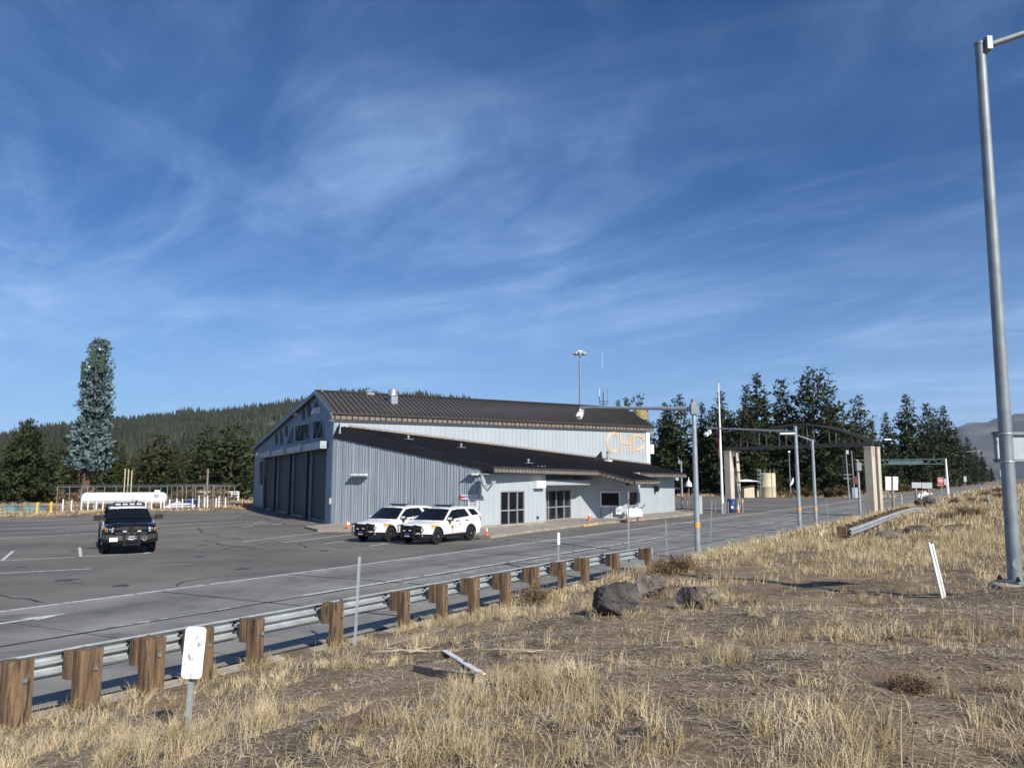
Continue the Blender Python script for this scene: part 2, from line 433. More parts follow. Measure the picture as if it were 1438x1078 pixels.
K['rock_dark'] = pm('dark_basalt', (.072, .063, .058), .95, var=.5, vs=4, bump=1.0, bs=16, detail=9, fleck=((.13, .12, .115), 5, .55, .75))
K['rock_tan'] = pm('weathered_basalt', (.14, .118, .10), .95, var=.35, vs=3, bump=1.0, bs=7, detail=9, fleck=((.24, .21, .17), 5, .5, .7))
K['rock_red'] = pm('reddish_cinder_rock', (.13, .085, .072), .95, var=.35, vs=3, bump=1.0, bs=8, detail=9)
K['stick'] = pm('bleached_stick', (.42, .34, .25), .9, var=.3, vs=8)
K['lamp_glass'] = pm('lamp_glass', (.7, .7, .68), .2)
K['hill'] = pm('hill_soil', (.085, .072, .045), .95, var=.35, vs=.01, detail=8, fleck=((.20, .165, .11), .02, .55, .7))
K['mountain'] = pm('far_mountain_slope', (.06, .062, .058), .95, var=.35, vs=.0012, detail=8, fleck=((.20, .17, .13), .0016, .5, .66))
# ================================================================== SETTING
def grid_ground():
    s = np.concatenate([np.array([-600, -300, -150, -80, -40, -20, -10]), np.arange(-6, 42, .2), np.arange(42, 110, .6), np.arange(110, 186, 2), [185.2, 190, 200, 220, 250, 300, 400, 600, 900, 1500, 2500, 4000, 7000]])
    n = np.concatenate([np.array([-7000, -3000, -1200, -500, -200, -100, -60, -40, -30, -20]), np.arange(-14, -3, .6), np.arange(-3, 11.0, .2), [11.0, 11.2, 11.3, 12, 15, 20.2, 20.6, 24.1, 24.4, 30, 40, 50, 59.9, 60.3, 63, 65.9, 66.3], np.arange(67, 100, 3), [110, 130, 160, 200, 260, 330, 450, 700, 1200, 2500, 5000]])
    S, Nn = np.meshgrid(s, n, indexing='ij')
    X = S * DV.x + Nn * NV.x; Y = S * DV.y + Nn * NV.y
    Z = terrain(X.ravel(), Y.ravel())
    v = np.stack([X.ravel(), Y.ravel(), Z], 1)
    a = np.arange(len(s) * len(n)).reshape(len(s), len(n))
    f = np.stack([a[:-1, :-1].ravel(), a[1:, :-1].ravel(), a[1:, 1:].ravel(), a[:-1, 1:].ravel()], 1)[:, ::-1]
    o = np_mesh('ground', v, f, K['soil'], kind='structure', smooth=True)
    o['label'] = 'dry brown roadside ground with patches of straw'
grid_ground()
def sheet(name, polys, z, mat, parent=None, kind=None):
    mb = MB()
    for p in polys: mb.face([RF(a, b, z) for a, b in p])
    return mb.build(name, mat, parent, kind=kind)
lot = sheet('parking_lot', [[(-90, 20.33), (60, 20.33), (60, 66), (-90, 66)], [(60.0, 20.33), (133, 20.33), (131, 36), (127, 60), (60.0, 60)]], 0.0, K['asphalt'], kind='structure')
lot['label'] = 'aged grey asphalt parking lot with worn stall lines'
road = sheet('road', [[(-90, 11.32), (134, 11.32), (134, 20.33), (-90, 20.33)]], -.003, K['joint'], kind='structure')
road['label'] = 'worn concrete lanes beside the guardrail'
sheet('far_road', [[(134, 11.32), (190, 11.32), (400, 11.0), (1500, 9), (1500, 18), (400, 19.3), (190, 20.2), (184, 24.1), (134, 24.1)]], .012, K['concrete_road'], kind='structure')
# concrete slabs, each its own piece of the road
def slabs():
    cols = [(11.34, 13.0), (13.0, 16.05), (16.05, 20.31)]
    meshes = {}
    for ci, (n0, n1) in enumerate(cols):
        L = 4.6
        for k in range(-3, 31):
            s0 = k * L - .6; sk = .36
            def q(n, s, g): return RF(s + (n - 15.8) * -sk * .28, n, 0)
            mb = MB(); g = .024
            p = [q(n0 + g, s0 + g, 0), q(n0 + g, s0 + L - g, 0), q(n1 - g, s0 + L - g, 0), q(n1 - g, s0 + g, 0)]
            c = q((n0 + n1) / 2, s0 + L / 2, 0)
            dz = random.uniform(0, .004)
            pts = [(a - c) + Vector((0, 0, .002 + dz)) for a in p]
            lo_ = [a - Vector((0, 0, .04)) for a in pts]
            mb.add(pts + lo_, [(3, 2, 1, 0), (0, 1, 5, 4), (1, 2, 6, 5), (2, 3, 7, 6), (3, 0, 4, 7)])
            mb.build('slab', K['concrete_road'], road, loc=c)
slabs()
def joint_seal():
    r = random.Random(8)
    for k in range(-2, 24):
        s0 = k * 4.6 - .6
        if k > 0 and r.random() < .22: continue
        mb = MB(); P = []; n0 = 11.5 if r.random() < .6 else 13.0
        for n in np.linspace(n0, 20.25, 12): P.append(RF(s0 - (n - 15.8) * .10 + r.gauss(0, .018), n))
        c = P[5].copy(); w = r.uniform(.07, .13)
        for a, b in zip(P[:-1], P[1:]):
            h = DV * w * r.uniform(.7, 1.2) / 2; mb.face([a - h - c, a + h - c, b + h - c, b - h - c])
        mb.build('joint_sealant', K['asphalt_new'], road, kind='stuff', loc=c + Vector((0, 0, .0075)))
    for n in (16.05, 13.0):
        for k in range(12):
            s0 = -4 + k * 7; mb = MB(); P = [RF(s, n + r.gauss(0, .012)) for s in np.linspace(s0, s0 + 6.9, 12)]; c = P[5].copy()
            for a, b in zip(P[:-1], P[1:]):
                h = NV * r.uniform(.03, .06); mb.face([a - h - c, b - h - c, b + h - c, a + h - c])
            mb.build('joint_sealant', K['asphalt_new'], road, kind='stuff', loc=c + Vector((0, 0, .0075)))
joint_seal()
def stripe(parent, p, q, w=.12, mat='road_paint', z=.010, kind=None, name='marking'):
    p = Vector((p[0], p[1], 0)); q = Vector((q[0], q[1], 0)); d = (q - p); L = d.length; d.normalize(); y = Vector((-d.y, d.x, 0)) * w / 2
    c = (p + q) / 2; mb = MB(); h = d * L / 2; t = .0015
    mb.add([-h - y, h - y, h + y, -h + y, -h - y - Vector((0, 0, t)), h - y - Vector((0, 0, t)), h + y - Vector((0, 0, t)), -h + y - Vector((0, 0, t))],
           [(0, 1, 2, 3), (4, 5, 1, 0), (5, 6, 2, 1), (6, 7, 3, 2), (7, 4, 0, 3)])
    return mb.build(name, K[mat], parent, loc=c + Vector((0, 0, z)))
def pstripe(a, b, w=.11, mat='road_paint', parent=lot):
    return stripe(parent, G(*a), G(*b), w, mat)
# long edge line in pieces, lane lines
for k in range(0, 22):
    s0 = 8.4 + k * 6.0
    stripe(road, RF(s0, 20.22), RF(s0 + 6.0 - (.0 if k % 3 else .12), 20.22), .13, z=.012)
for a, b in ((8.55, 10.1), (10.3, 12.4)): stripe(road, RF(a, 16.16), RF(b, 16.16), .10, 'faded_paint')
for k in range(12): stripe(road, RF(14.4 + k * 5, 16.22 - .0 * k), RF(14.4 + k * 5 + 4.8, 16.22), .13, 'road_paint' if k < 5 else 'faded_paint')
for k in range(11): stripe(road, RF(17.2 + k * 5, 15.55), RF(17.2 + k * 5 + 4.9, 15.55), .12, 'faded_paint')
for k in range(10): stripe(road, RF(46 + k * 8, 11.85), RF(46 + k * 8 + 7.8, 11.85), .11, 'faded_paint')
# worn turn arrow
def arrow(px, py, sc, rz, mat):
    c = G(px, py); mb = MB()
    pts = [(-2.4, -.10), (.4, -.10), (.4, -.42), (1.7, .02), (.2, .36), (.35, .10), (-2.4, .12)]
    cr, sr = math.cos(rz), math.sin(rz)
    mb.ext([Vector((x * cr - y * sr, x * sr + y * cr, 0)) * sc for x, y in pts], (0, 0, .0015))
    mb.build('painted_arrow', K[mat], road, loc=c + Vector((0, 0, .010)))
arrow(28, 871.5, .62, ROADROT + R(4), 'road_paint')
arrow(1075, 735, 1.2, ROADROT, 'faded_paint')
arrow(1110, 731, 1.1, ROADROT, 'faded_paint')
# stall lines on the lot
LOTL = [((0, 787.5), (105, 782.2)), ((112, 781.6), (213, 776.4)), ((2, 787.6), (18.5, 773.6)), ((113.3, 781.6), (112.0, 768.5)), ((0, 805), (64, 801.6)), ((64, 801.6), (128, 798.4)),
        ((204, 776.6), (212, 774.2)),
        ((0, 755.8), (136, 749.4)), ((0, 749.6), (136, 743.3)), ((0, 743.4), (137, 737.2)), ((0, 738.0), (137, 732.4)), ((20, 732.2), (137, 727.4)),
        ((219, 744.0), (300, 739.8)), ((305, 739.4), (376, 734.2)), ((219, 738.2), (296, 734.0)), ((300, 733.8), (356, 731.0)), ((219, 733.2), (330, 727.8)), ((222, 729.6), (340, 724.6)), ((226, 726.2), (342, 721.6)), ((240, 722.4), (345, 718.2)),
        ((342, 760.2), (398, 753.6)), ((398, 753.6), (455, 746.8)), ((396, 761.8), (444, 756.0)), ((444, 756.0), (493, 750.0)), ((454, 763.6), (483, 760.2)), ((519, 766.4), (545, 763.0)),
        ((356, 734), (371, 731.6)), ((340, 740), (356, 738.0)), ((382, 736.6), (398, 735.0))]
for a, b in LOTL: pstripe(a, b, .12)
# faded accessible-stall mark
def stall_mark(px, py):
    c = G(px, py); mb = MB()
    for k in range(4): mb.box((random.uniform(-.8, .8), random.uniform(-.3, .3), 0), (.9, .12, .002), rz=random.uniform(-.6, .6))
    mb.build('faded_mark', K['blue_paint'], lot, loc=c + Vector((0, 0, .010)))
stall_mark(340, 742)
# cracks and their sealant
CR = [[(275, 741), (282, 746), (303, 752), (311, 754), (340, 756), (372, 757)], [(290, 757), (300, 762), (322, 766), (352, 769), (370, 771)], [(352, 769), (330, 767.5), (310, 771), (360, 772.5)],
      [(423, 762), (428, 768), (446, 766), (470, 768), (520, 766)], [(0, 835), (25, 838), (50, 843), (62, 845)], [(248, 822), (262, 817), (290, 812), (330, 808), (362, 806)], [(213, 791), (245, 789.8), (300, 788)],
      [(217, 760.4), (260, 759.6), (290, 757.8), (340, 756.6)], [(330, 719), (345, 723), (372, 728), (388, 733), (402, 736)], [(500, 770), (470, 768)], [(560, 782), (600, 776), (640, 771), (690, 764)],
      [(640, 768), (682, 762), (705, 760), (716, 757)], [(690, 759), (704, 761), (712, 763)]]
def crack(poly, w=.045):
    mb = MB(); pts = []
    P = [G(*p) for p in poly]
    for a, b in zip(P[:-1], P[1:]):
        m = max(2, int((b - a).length / .5))
        for i in range(m):
            t = i / m; q = a.lerp(b, t); d = (b - a).normalized()
            pts.append(q + Vector((-d.y, d.x, 0)) * (fbm(q.x * 1.1, q.y * 1.1, 40, 3) - .45) * .8)
    pts.append(P[-1]); c = pts[len(pts) // 2].copy()
    for a, b in zip(pts[:-1], pts[1:]):
        d = (b - a).normalized(); y = Vector((-d.y, d.x, 0)) * w * random.uniform(.5, 1.3) / 2
        mb.face([a - y - c, b - y - c, b + y - c, a + y - c])
    mb.build('crack', K['asphalt_new'], lot, kind='stuff', loc=c + Vector((0, 0, .006)))
rc = random.Random(12)
for i in range(34):
    px, py = rc.uniform(-60, 640), rc.uniform(716, 845); L_ = rc.uniform(25, 95); sl_ = rc.uniform(-.10, .05); s2 = rc.choice((1, 1, -1))
    if py > 832 - px * .13: continue
    CR.append([(px + L_ * t, py + L_ * t * sl_ + rc.uniform(-1.2, 1.2) * (py - 690) / 80) for t in (0, .25, .5, .75, 1)])
for i, c in enumerate(CR): crack(c, .09 if i in (0, 1, 8) else (.06 if i < 13 else .028))
# asphalt dike along the guardrail foot, in weathered lengths
kerb_line = T('roadside_dike', 'low broken concrete dike running under the near guardrail', 'kerb', RF(14, 10.75))
for k in range(16):
    s0 = 2.0 + k * 1.9; L = random.uniform(1.2, 1.85); n0 = 10.62 + random.uniform(-.03, .05)
    mb = MB(); p = [RF(s0, n0) - RF(14, 10.75), RF(s0 + L, n0 + random.uniform(-.03, .03)) - RF(14, 10.75)]
    d = DV; q = NV
    prof = [(-.24, -.05), (-.20, .13), (-.02, .17), (.10, .10), (.16, -.05)]
    vs = []
    for e, base in enumerate(p):
        for a, h in prof: vs.append(base + NV * a + Vector((0, 0, h + random.uniform(-.015, .015))))
    fs = [(i, i + 1, 6 + i, 5 + i) for i in range(4)] + [(0, 1, 2, 3, 4), (9, 8, 7, 6, 5)]
    mb.add(vs, fs); mb.build('dike_piece', K['kerb'], kerb_line)
# low kerb along the far reach of the road edge
kb = MB()
for k in range(26):
    s0 = 33 + k * 4
    kb.box(RF(s0 + 2, 11.2, .02), (3.96, .22, .16), rz=ROADROT)
kb.build('road_kerb', K['kerb'], kind='structure')
# ---- hills behind
def interp_ridge(px): return np.interp(px, [-900, -300, 0, 100, 200, 300, 400, 470, 510, 560, 600, 640, 690, 730, 780, 860, 940, 1060, 1200], [655, 632, 618, 602, 588, 578, 566, 553, 546, 549, 551, 555, 561, 572, 590, 612, 634, 664, 676])
HR = 1500.0
def hill_z(az, dist):
    px = CX + FPX * np.tan(az)
    zr = (672 - interp_ridge(px)) / FPX * HR - 11
    t = np.clip((dist - 330) / (HR - 330), 0, 1)
    up = np.where(t < 1, t ** 1.15, 1) * zr
    back = np.clip((dist - HR) / 900, 0, 1)
    z = up * (1 - back * back * (3 - 2 * back))
    return z + t * (fbm(az * 40, dist * .01, 31) - .47) * 22 * (1 - back) + (0 if True else 0) - .25 * (1 - t)
az = np.linspace(R(-52), R(24), 190); ds = np.concatenate([np.linspace(330, HR, 40), np.linspace(HR + 60, HR + 900, 10)])
A_, D_ = np.meshgrid(az, ds, indexing='ij')
Z_ = hill_z(A_.ravel(), D_.ravel())
hv = np.stack([D_.ravel() * np.sin(A_.ravel()), D_.ravel() * np.cos(A_.ravel()), Z_], 1)
ia = np.arange(len(az) * len(ds)).reshape(len(az), len(ds))
hf = np.stack([ia[:-1, :-1].ravel(), ia[:-1, 1:].ravel(), ia[1:, 1:].ravel(), ia[1:, :-1].ravel()], 1)[:, ::-1]
np_mesh('hill', hv, hf, K['hill'], kind='structure', smooth=True)
def far_mountain():
    az = np.linspace(R(16), R(60), 120); ds = np.linspace(6500, 12500, 26)
    A2, D2 = np.meshgrid(az, ds, indexing='ij'); px = CX + FPX * np.tan(A2)
    ridge = np.interp(px, [1000, 1250, 1330, 1360, 1400, 1440, 1600, 1900, 2600], [668, 640, 612, 606, 600, 596, 588, 600, 640])
    t = 1 - np.abs(D2 - 9600) / 3100
    t = np.clip(t, 0, 1)
    z = (672 - ridge) / FPX * 9600 * t ** .9 + t * (fbm(A2.ravel() * 60, D2.ravel() * .0012, 55).reshape(A2.shape) - .47) * 190 - 6
    v = np.stack([D2.ravel() * np.sin(A2.ravel()), D2.ravel() * np.cos(A2.ravel()), z.ravel()], 1)
    a = np.arange(v.shape[0]).reshape(A2.shape)
    f = np.stack([a[:-1, :-1].ravel(), a[:-1, 1:].ravel(), a[1:, 1:].ravel(), a[1:, :-1].ravel()], 1)[:, ::-1]
    np_mesh('mountain', v, f, K['mountain'], kind='structure', smooth=True)
far_mountain()
# forest on the hill: one mass of small conifers
def hill_forest():
    r = np.random.default_rng(5); N0 = 17000
    az = r.uniform(R(-42), R(20), N0); d = 340 + (HR + 60 - 340) * r.uniform(0, 1, N0) ** .62
    x = d * np.sin(az); y = d * np.cos(az); z = hill_z(az, d)
    px = CX + FPX * np.tan(az); 
    clear = fbm(x * .008, y * .008, 77); keep = clear < .60 + .1 * (d < 700)
    keep &= ~((d > 800) & (fbm(x * .02, y * .02, 71) > .60))
    keep &= ~(px > 960)
    x, y, z, d = x[keep], y[keep], z[keep], d[keep]; n = len(x)
    h = r.uniform(9, 19, n); w = h * r.uniform(.13, .2, n)
    k = 6; V = []; F = []; off = 0
    base = np.stack([x, y, z - 1], 1)
    for (z0, z1, rr) in ((.06, .62, 1.0), (.36, 1.0, .66)):
        ang = np.linspace(0, 2 * np.pi, k, endpoint=False)[None] + r.uniform(0, 6, n)[:, None]
        rad = w[:, None] * rr * r.uniform(.65, 1.25, (n, k))
        ring = np.stack([base[:, 0, None] + rad * np.cos(ang), base[:, 1, None] + rad * np.sin(ang), base[:, 2, None] + h[:, None] * (z0 + r.uniform(-.06, .06, (n, k)))], 2)
        tip = base + np.stack([r.normal(0, .2, n), r.normal(0, .2, n), h * z1], 1)
        v = np.concatenate([ring, tip[:, None]], 1)
        idx = np.arange(n)[:, None] * (k + 1) + off
        for i in range(k): F.append(np.concatenate([idx + i, idx + (i + 1) % k, idx + k], 1))
        V.append(v.reshape(-1, 3)); off += n * (k + 1)
    o = np_mesh('forest', np.concatenate(V), np.concatenate(F), K['pine_far'], kind='stuff')
    o['label'] = 'dense conifer forest covering the low hill'; o['category'] = 'forest'
hill_forest()

# ---- thin air that greys the far slopes
def haze():
    mb = MB(); mb.box((2000, 2500, 325), (25000, 25000, 790)); m = bpy.data.materials.new('thin_air'); m.use_nodes = True; nt = m.node_tree
    for n in list(nt.nodes):
        if n.type == 'BSDF_PRINCIPLED': nt.nodes.remove(n)
    v = nt.nodes.new('ShaderNodeVolumePrincipled'); v.inputs['Density'].default_value = HAZE; v.inputs['Color'].default_value = (.72, .86, 1.0, 1); v.inputs['Anisotropy'].default_value = .2
    out = [n for n in nt.nodes if n.type == 'OUTPUT_MATERIAL'][0]
    nt.links.new(v.outputs[0], out.inputs['Volume'])
    mb.build('haze', m, kind='stuff')
HAZE = 3.6e-5
haze()

def oil_stains():
    m = pm('oil_stain', (.055, .05, .047), .75, var=.3, vs=2.5)
    r = random.Random(31)
    for k in range(26):
        c = G(r.uniform(0, 470), r.uniform(722, 832)) if k < 18 else RF(r.uniform(36, 62), r.uniform(20.8, 23), 0)
        if sn(c)[1] < 20.9 or sn(c)[1] > 64: continue
        a = r.uniform(.06, .3); mb = MB(); n = 14
        mb.face([(a * r.uniform(.6, 1.3) * math.cos(2 * math.pi * i / n), a * r.uniform(.6, 1.3) * math.sin(2 * math.pi * i / n), 0) for i in range(n)])
        mb.build('oil_stain', m, lot, kind='stuff', loc=c + Vector((0, 0, .004)))
oil_stains()
# ================================================================== INSPECTION STATION
Ap = G(465.0, 736.7); Dp = G(355.0, 710.8)
U = (Dp - Ap); WL = U.length; U.normalize()              # along the truck doors
E1 = PY(911.5, 640, 73.0); E1.z = 0
V = (E1 - Ap); VL = V.length; V.normalize()              # along the long clerestory wall
OUT_D = Vector((-U.y, U.x, 0)) if Vector((-U.y, U.x, 0)).dot(-Ap) > 0 else Vector((U.y, -U.x, 0))
OUT_V = Vector((V.y, -V.x, 0)); OUT_V = OUT_V if OUT_V.dot(-Ap) > 0 else -OUT_V
B_ORG = Vector((Ap.x, Ap.y, 0))
bld = T('inspection_station', 'long blue-grey metal inspection station with brown gabled roof, truck doors and peach letters', 'building', B_ORG)
def bw(mb, name, mats, parent=bld, org=B_ORG, **kw):
    mb.v = [(x[0] - org[0], x[1] - org[1], x[2] - org[2]) for x in mb.v]
    return mb.build(name, mats, parent, **kw)
def at(p, z): return Vector((p.x, p.y, z))
ZE0, ZE1, ZRID0, ZD = 7.60, 8.06, 9.62, PY(357.5, 629.6, Dp.y).z
t0 = .129
R0 = Ap + (Dp - Ap) * t0
R1 = R0 + V * 31.9
ZRID1 = PY(857.5, 571.8, R1.y).z
Fp = Dp + V * 33.0
# --- long wall under the upper roof, end walls
mb = MB()
mb.ext([at(Ap, 0), at(E1, 0), at(E1, ZE1 - .1), at(Ap, ZE0 - .1)], -OUT_V * .2)
longwall = bw(mb, 'upper_wall', K['siding_light'])
ribs = MB(); n = 74
for i in range(1, n):
    p = Ap.lerp(E1, i / n); z1 = ZE0 + (ZE1 - ZE0) * i / n - .12
    ribs.box(at(p + OUT_V * .012, (3.6 + z1) / 2), (.06, .03, z1 - 3.6), rz=math.atan2(V.y, V.x))
bw(ribs, 'siding_ribs', K['siding_light'], longwall, kind='stuff')
mb = MB(); mb.box(at(E1 + OUT_V * .05 - V * .25, 6.0), (.5, .16, 3.8), rz=math.atan2(V.y, V.x)); bw(mb, 'corner_trim', K['white'])
mb = MB(); mb.ext([at(E1, 0), at(Fp, 0), at(Fp, ZD + .5), at(R1 + V * 1.1, ZRID1 - .12), at(E1, ZE1 - .1)], -V * .2); bw(mb, 'end_wall', K['siding_light'])
mb = MB(); mb.box(at(E1 + V * .3 - OUT_V * .2, 5.9), (.5, .7, .9), rz=math.atan2(V.y, V.x)); bw(mb, 'junction_box', K['white'])
mb = MB(); mb.ext([at(Dp, 0), at(Fp, 0), at(Fp, ZD + .4), at(Dp, ZD - .1)], OUT_V * -.0 + V * 0 + (Ap - Dp).normalized() * .2); bw(mb, 'back_wall', K['siding_grey'])
# --- upper roof (two slopes), ribs, fascia
def slope(a0, a1, b0, b1, th=.14):
    mb = MB(); dn = Vector((0, 0, -th)); p = [a0, a1, b1, b0]
    mb.add(p + [x + dn for x in p], [(0, 1, 2, 3), (7, 6, 5, 4), (0, 4, 5, 1), (1, 5, 6, 2), (2, 6, 7, 3), (3, 7, 4, 0)])
    return mb
ov = .35
e0 = at(Ap + OUT_V * ov - V * .35, ZE0); e1 = at(E1 + OUT_V * ov + V * .35, ZE1)
r0 = at(R0 - V * .35, ZRID0); r1 = at(R1 + V * 1.1, ZRID1)
roof = bw(slope(e0, e1, r0, r1), 'upper_roof', K['roof_brown'])
ribs = MB(); n = 78
for i in range(n + 1):
    t = i / n; a = e0.lerp(e1, t); b = r0.lerp(r1, t); ribs.bar(a + Vector((0, 0, .035)), b + Vector((0, 0, .035)), .07, .08)
for t in (.36, .55, .62):
    if t != .55: continue
bw(ribs, 'roof_ribs', K['roof_rib'], roof, kind='stuff')
seam = MB()
for i in range(26):                                   # staggered panel laps
    t = (i + .5) / 26; h = .38 + .14 * ((i * 7) % 5) / 5
    a = e0.lerp(e1, i / 26).lerp(r0.lerp(r1, i / 26), h); b = e0.lerp(e1, (i + 1) / 26).lerp(r0.lerp(r1, (i + 1) / 26), h)
    seam.bar(a + Vector((0, 0, .012)), b + Vector((0, 0, .012)), .05, .03)
bw(seam, 'panel_laps', K['roof_rib'], roof, kind='stuff')
dl = at(Dp - (Ap - Dp).normalized() * .4 - V * .35, ZD - .02); dl1 = at(Fp - (Ap - Dp).normalized() * .4 + V * .4, ZD + .42)
bw(slope(dl1, dl, r1, r0), 'rear_roof', K['roof_brown'])
mb = MB(); mb.bar(r0 + Vector((0, 0, .05)), r1 + Vector((0, 0, .05)), .3, .1); bw(mb, 'ridge_cap', K['roof_rib'])
fs = MB(); ang = math.atan2(V.y, V.x)
fs.ext([e0 + Vector((0, 0, -.15)), e1 + Vector((0, 0, -.15)), e1 + Vector((0, 0, -.44)), e0 + Vector((0, 0, -.44))], -OUT_V * .3)
fas = bw(fs, 'fascia', K['fascia'])
fr = MB()
for i in range(75):
    p = e0.lerp(e1, (i + .5) / 75) + OUT_V * .012
    fr.box((p.x, p.y, p.z - .295), (.075 if i % 3 else .12, .03, .28), rz=ang)
bw(fr, 'fascia_ribs', K['roof_rib'], fas, kind='stuff')
mb = MB(); mb.bar(e0 + OUT_V * .05 + Vector((0, 0, -.09)), e1 + OUT_V * .05 + Vector((0, 0, -.09)), .1, .1); bw(mb, 'gutter', K['roof_rib'])
mb = MB(); mb.bar(at(Ap + OUT_V * .03, ZE0 - .5), at(E1 + OUT_V * .03, ZE1 - .5), .06, .09); bw(mb, 'wall_cap', K['white'])
# rakes of the door gable
for a, b in ((e0, r0), (r0, dl)):
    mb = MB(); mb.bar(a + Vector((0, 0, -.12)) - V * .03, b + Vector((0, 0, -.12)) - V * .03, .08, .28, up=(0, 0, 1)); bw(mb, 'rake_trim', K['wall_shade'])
# --- door gable
def onD(px, py, off=0.0): return PL(px, py, Ap + OUT_D * off, OUT_D)
def zr(f):                                              # roof height along Ap->Dp fraction
    return ZE0 - .12 + (ZRID0 - ZE0) * f / t0 if f < t0 else ZRID0 - .12 + (ZD - ZRID0) * (f - t0) / (1 - t0)
ZH = 5.35
mb = MB()
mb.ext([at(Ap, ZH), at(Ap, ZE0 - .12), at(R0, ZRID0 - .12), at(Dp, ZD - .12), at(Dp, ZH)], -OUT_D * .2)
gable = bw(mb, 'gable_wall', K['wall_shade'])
gr = MB()
for i in range(1, 56):
    f = i / 56; p = Ap.lerp(Dp, f); zt = zr(f) - .05
    gr.box(at(p + OUT_D * .01, (ZH + zt) / 2), (.05, .03, zt - ZH), rz=math.atan2(U.y, U.x))
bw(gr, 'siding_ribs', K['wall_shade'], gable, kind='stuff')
def fr_at(px): p = onD(px, 680); return (p - Ap).dot(U)
doors = [(433.5, 457.5), (409, 428.6), (388, 404.2), (369.4, 383.2)]
edges = [0.0]; 
for a, b in doors: edges += [fr_at(b), fr_at(a)]
edges.append(WL)
ru = math.atan2(U.y, U.x)
for i in range(0, len(edges), 2):
    a, b = edges[i], edges[i + 1]; c = Ap + U * (a + b) / 2 - OUT_D * .1
    mb = MB(); mb.box(at(c, ZH / 2), (b - a, .2, ZH), rz=ru)
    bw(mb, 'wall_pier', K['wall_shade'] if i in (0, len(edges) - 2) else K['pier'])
    if 0 < i < len(edges) - 2:
        mb = MB(); mb.box(at(c + OUT_D * .12, ZH / 2), ((b - a) * .8, .26, ZH), rz=ru); bw(mb, 'pier_cover', K['pier'])
for k in range(4):
    a, b = edges[2 * k + 1], edges[2 * k + 2]; c = Ap + U * (a + b) / 2 - OUT_D * .3
    mb = MB(); mb.box(at(c, ZH / 2), (b - a, .08, ZH), rz=ru)
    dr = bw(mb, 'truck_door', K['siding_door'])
    sl = MB()
    for j in range(24): sl.box(at(c + OUT_D * .045, .12 + j * .22), (b - a - .04, .035, .17), rz=ru)
    bw(sl, 'door_slats', K['siding_door'], dr, kind='stuff')
    for e in (a + .06, b - .06):
        mb = MB(); mb.box(at(Ap + U * e - OUT_D * .12, ZH / 2), (.08, .2, ZH), rz=ru); bw(mb, 'door_track', K['wall_shade'], dr)
    mb = MB(); mb.box(at(c + OUT_D * .06, .06), (b - a, .1, .12), rz=ru); bw(mb, 'bottom_rail', K['galv_dull'], dr)
    mb = MB(); mb.box(at(c + OUT_D * .62, ZH + .12), (b - a + .3, .45, .52), rz=ru); bw(mb, 'door_housing', K['galv'], bld)
    e = b + (edges[2 * k + 3] - b) * .5
    w_ = max(.5, edges[2 * k + 3] - b - .2) if k < 3 else 1.0
    mb = MB(); mb.box(at(Ap + U * (b + .2 + w_ / 2) + OUT_D * .42, ZH + .14), (w_, .62, .62), rz=ru); bw(mb, 'motor_box', K['galv'], bld)
mb = MB(); mb.box(at(Ap + U * (edges[1] - .35) + OUT_D * .36, ZH + .12), (.5, .5, .52), rz=ru); bw(mb, 'motor_box', K['galv'], bld)
# side window and service door at the far end of the gable
def panelD(pxs, mat, name, off=.03, th=.06, parent=bld):
    mb = MB(); mb.ext([onD(x, y, off) for x, y in pxs], -OUT_D * th); return bw(mb, name, K[mat], parent)
def zx(x, y): return (340 + x / 5.133, 540 + y / 5.133)
w = panelD([zx(127, 550), zx(153, 550), zx(152, 738), zx(125, 738)], 'glass', 'window')
mb = MB()
cs = [zx(127, 550), zx(153, 550), zx(152, 738), zx(125, 738)]
for i in range(4): mb.bar(onD(*cs[i], .05), onD(*cs[(i + 1) % 4], .05), .08, .1, up=OUT_D)
bw(mb, 'window_frame', K['alu'], w)
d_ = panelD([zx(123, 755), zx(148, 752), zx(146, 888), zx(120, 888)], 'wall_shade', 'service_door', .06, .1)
mb = MB(); mb.box(onD(*zx(142, 825), .1), (.12, .12, .12)); bw(mb, 'door_handle', K['alu'], d_)
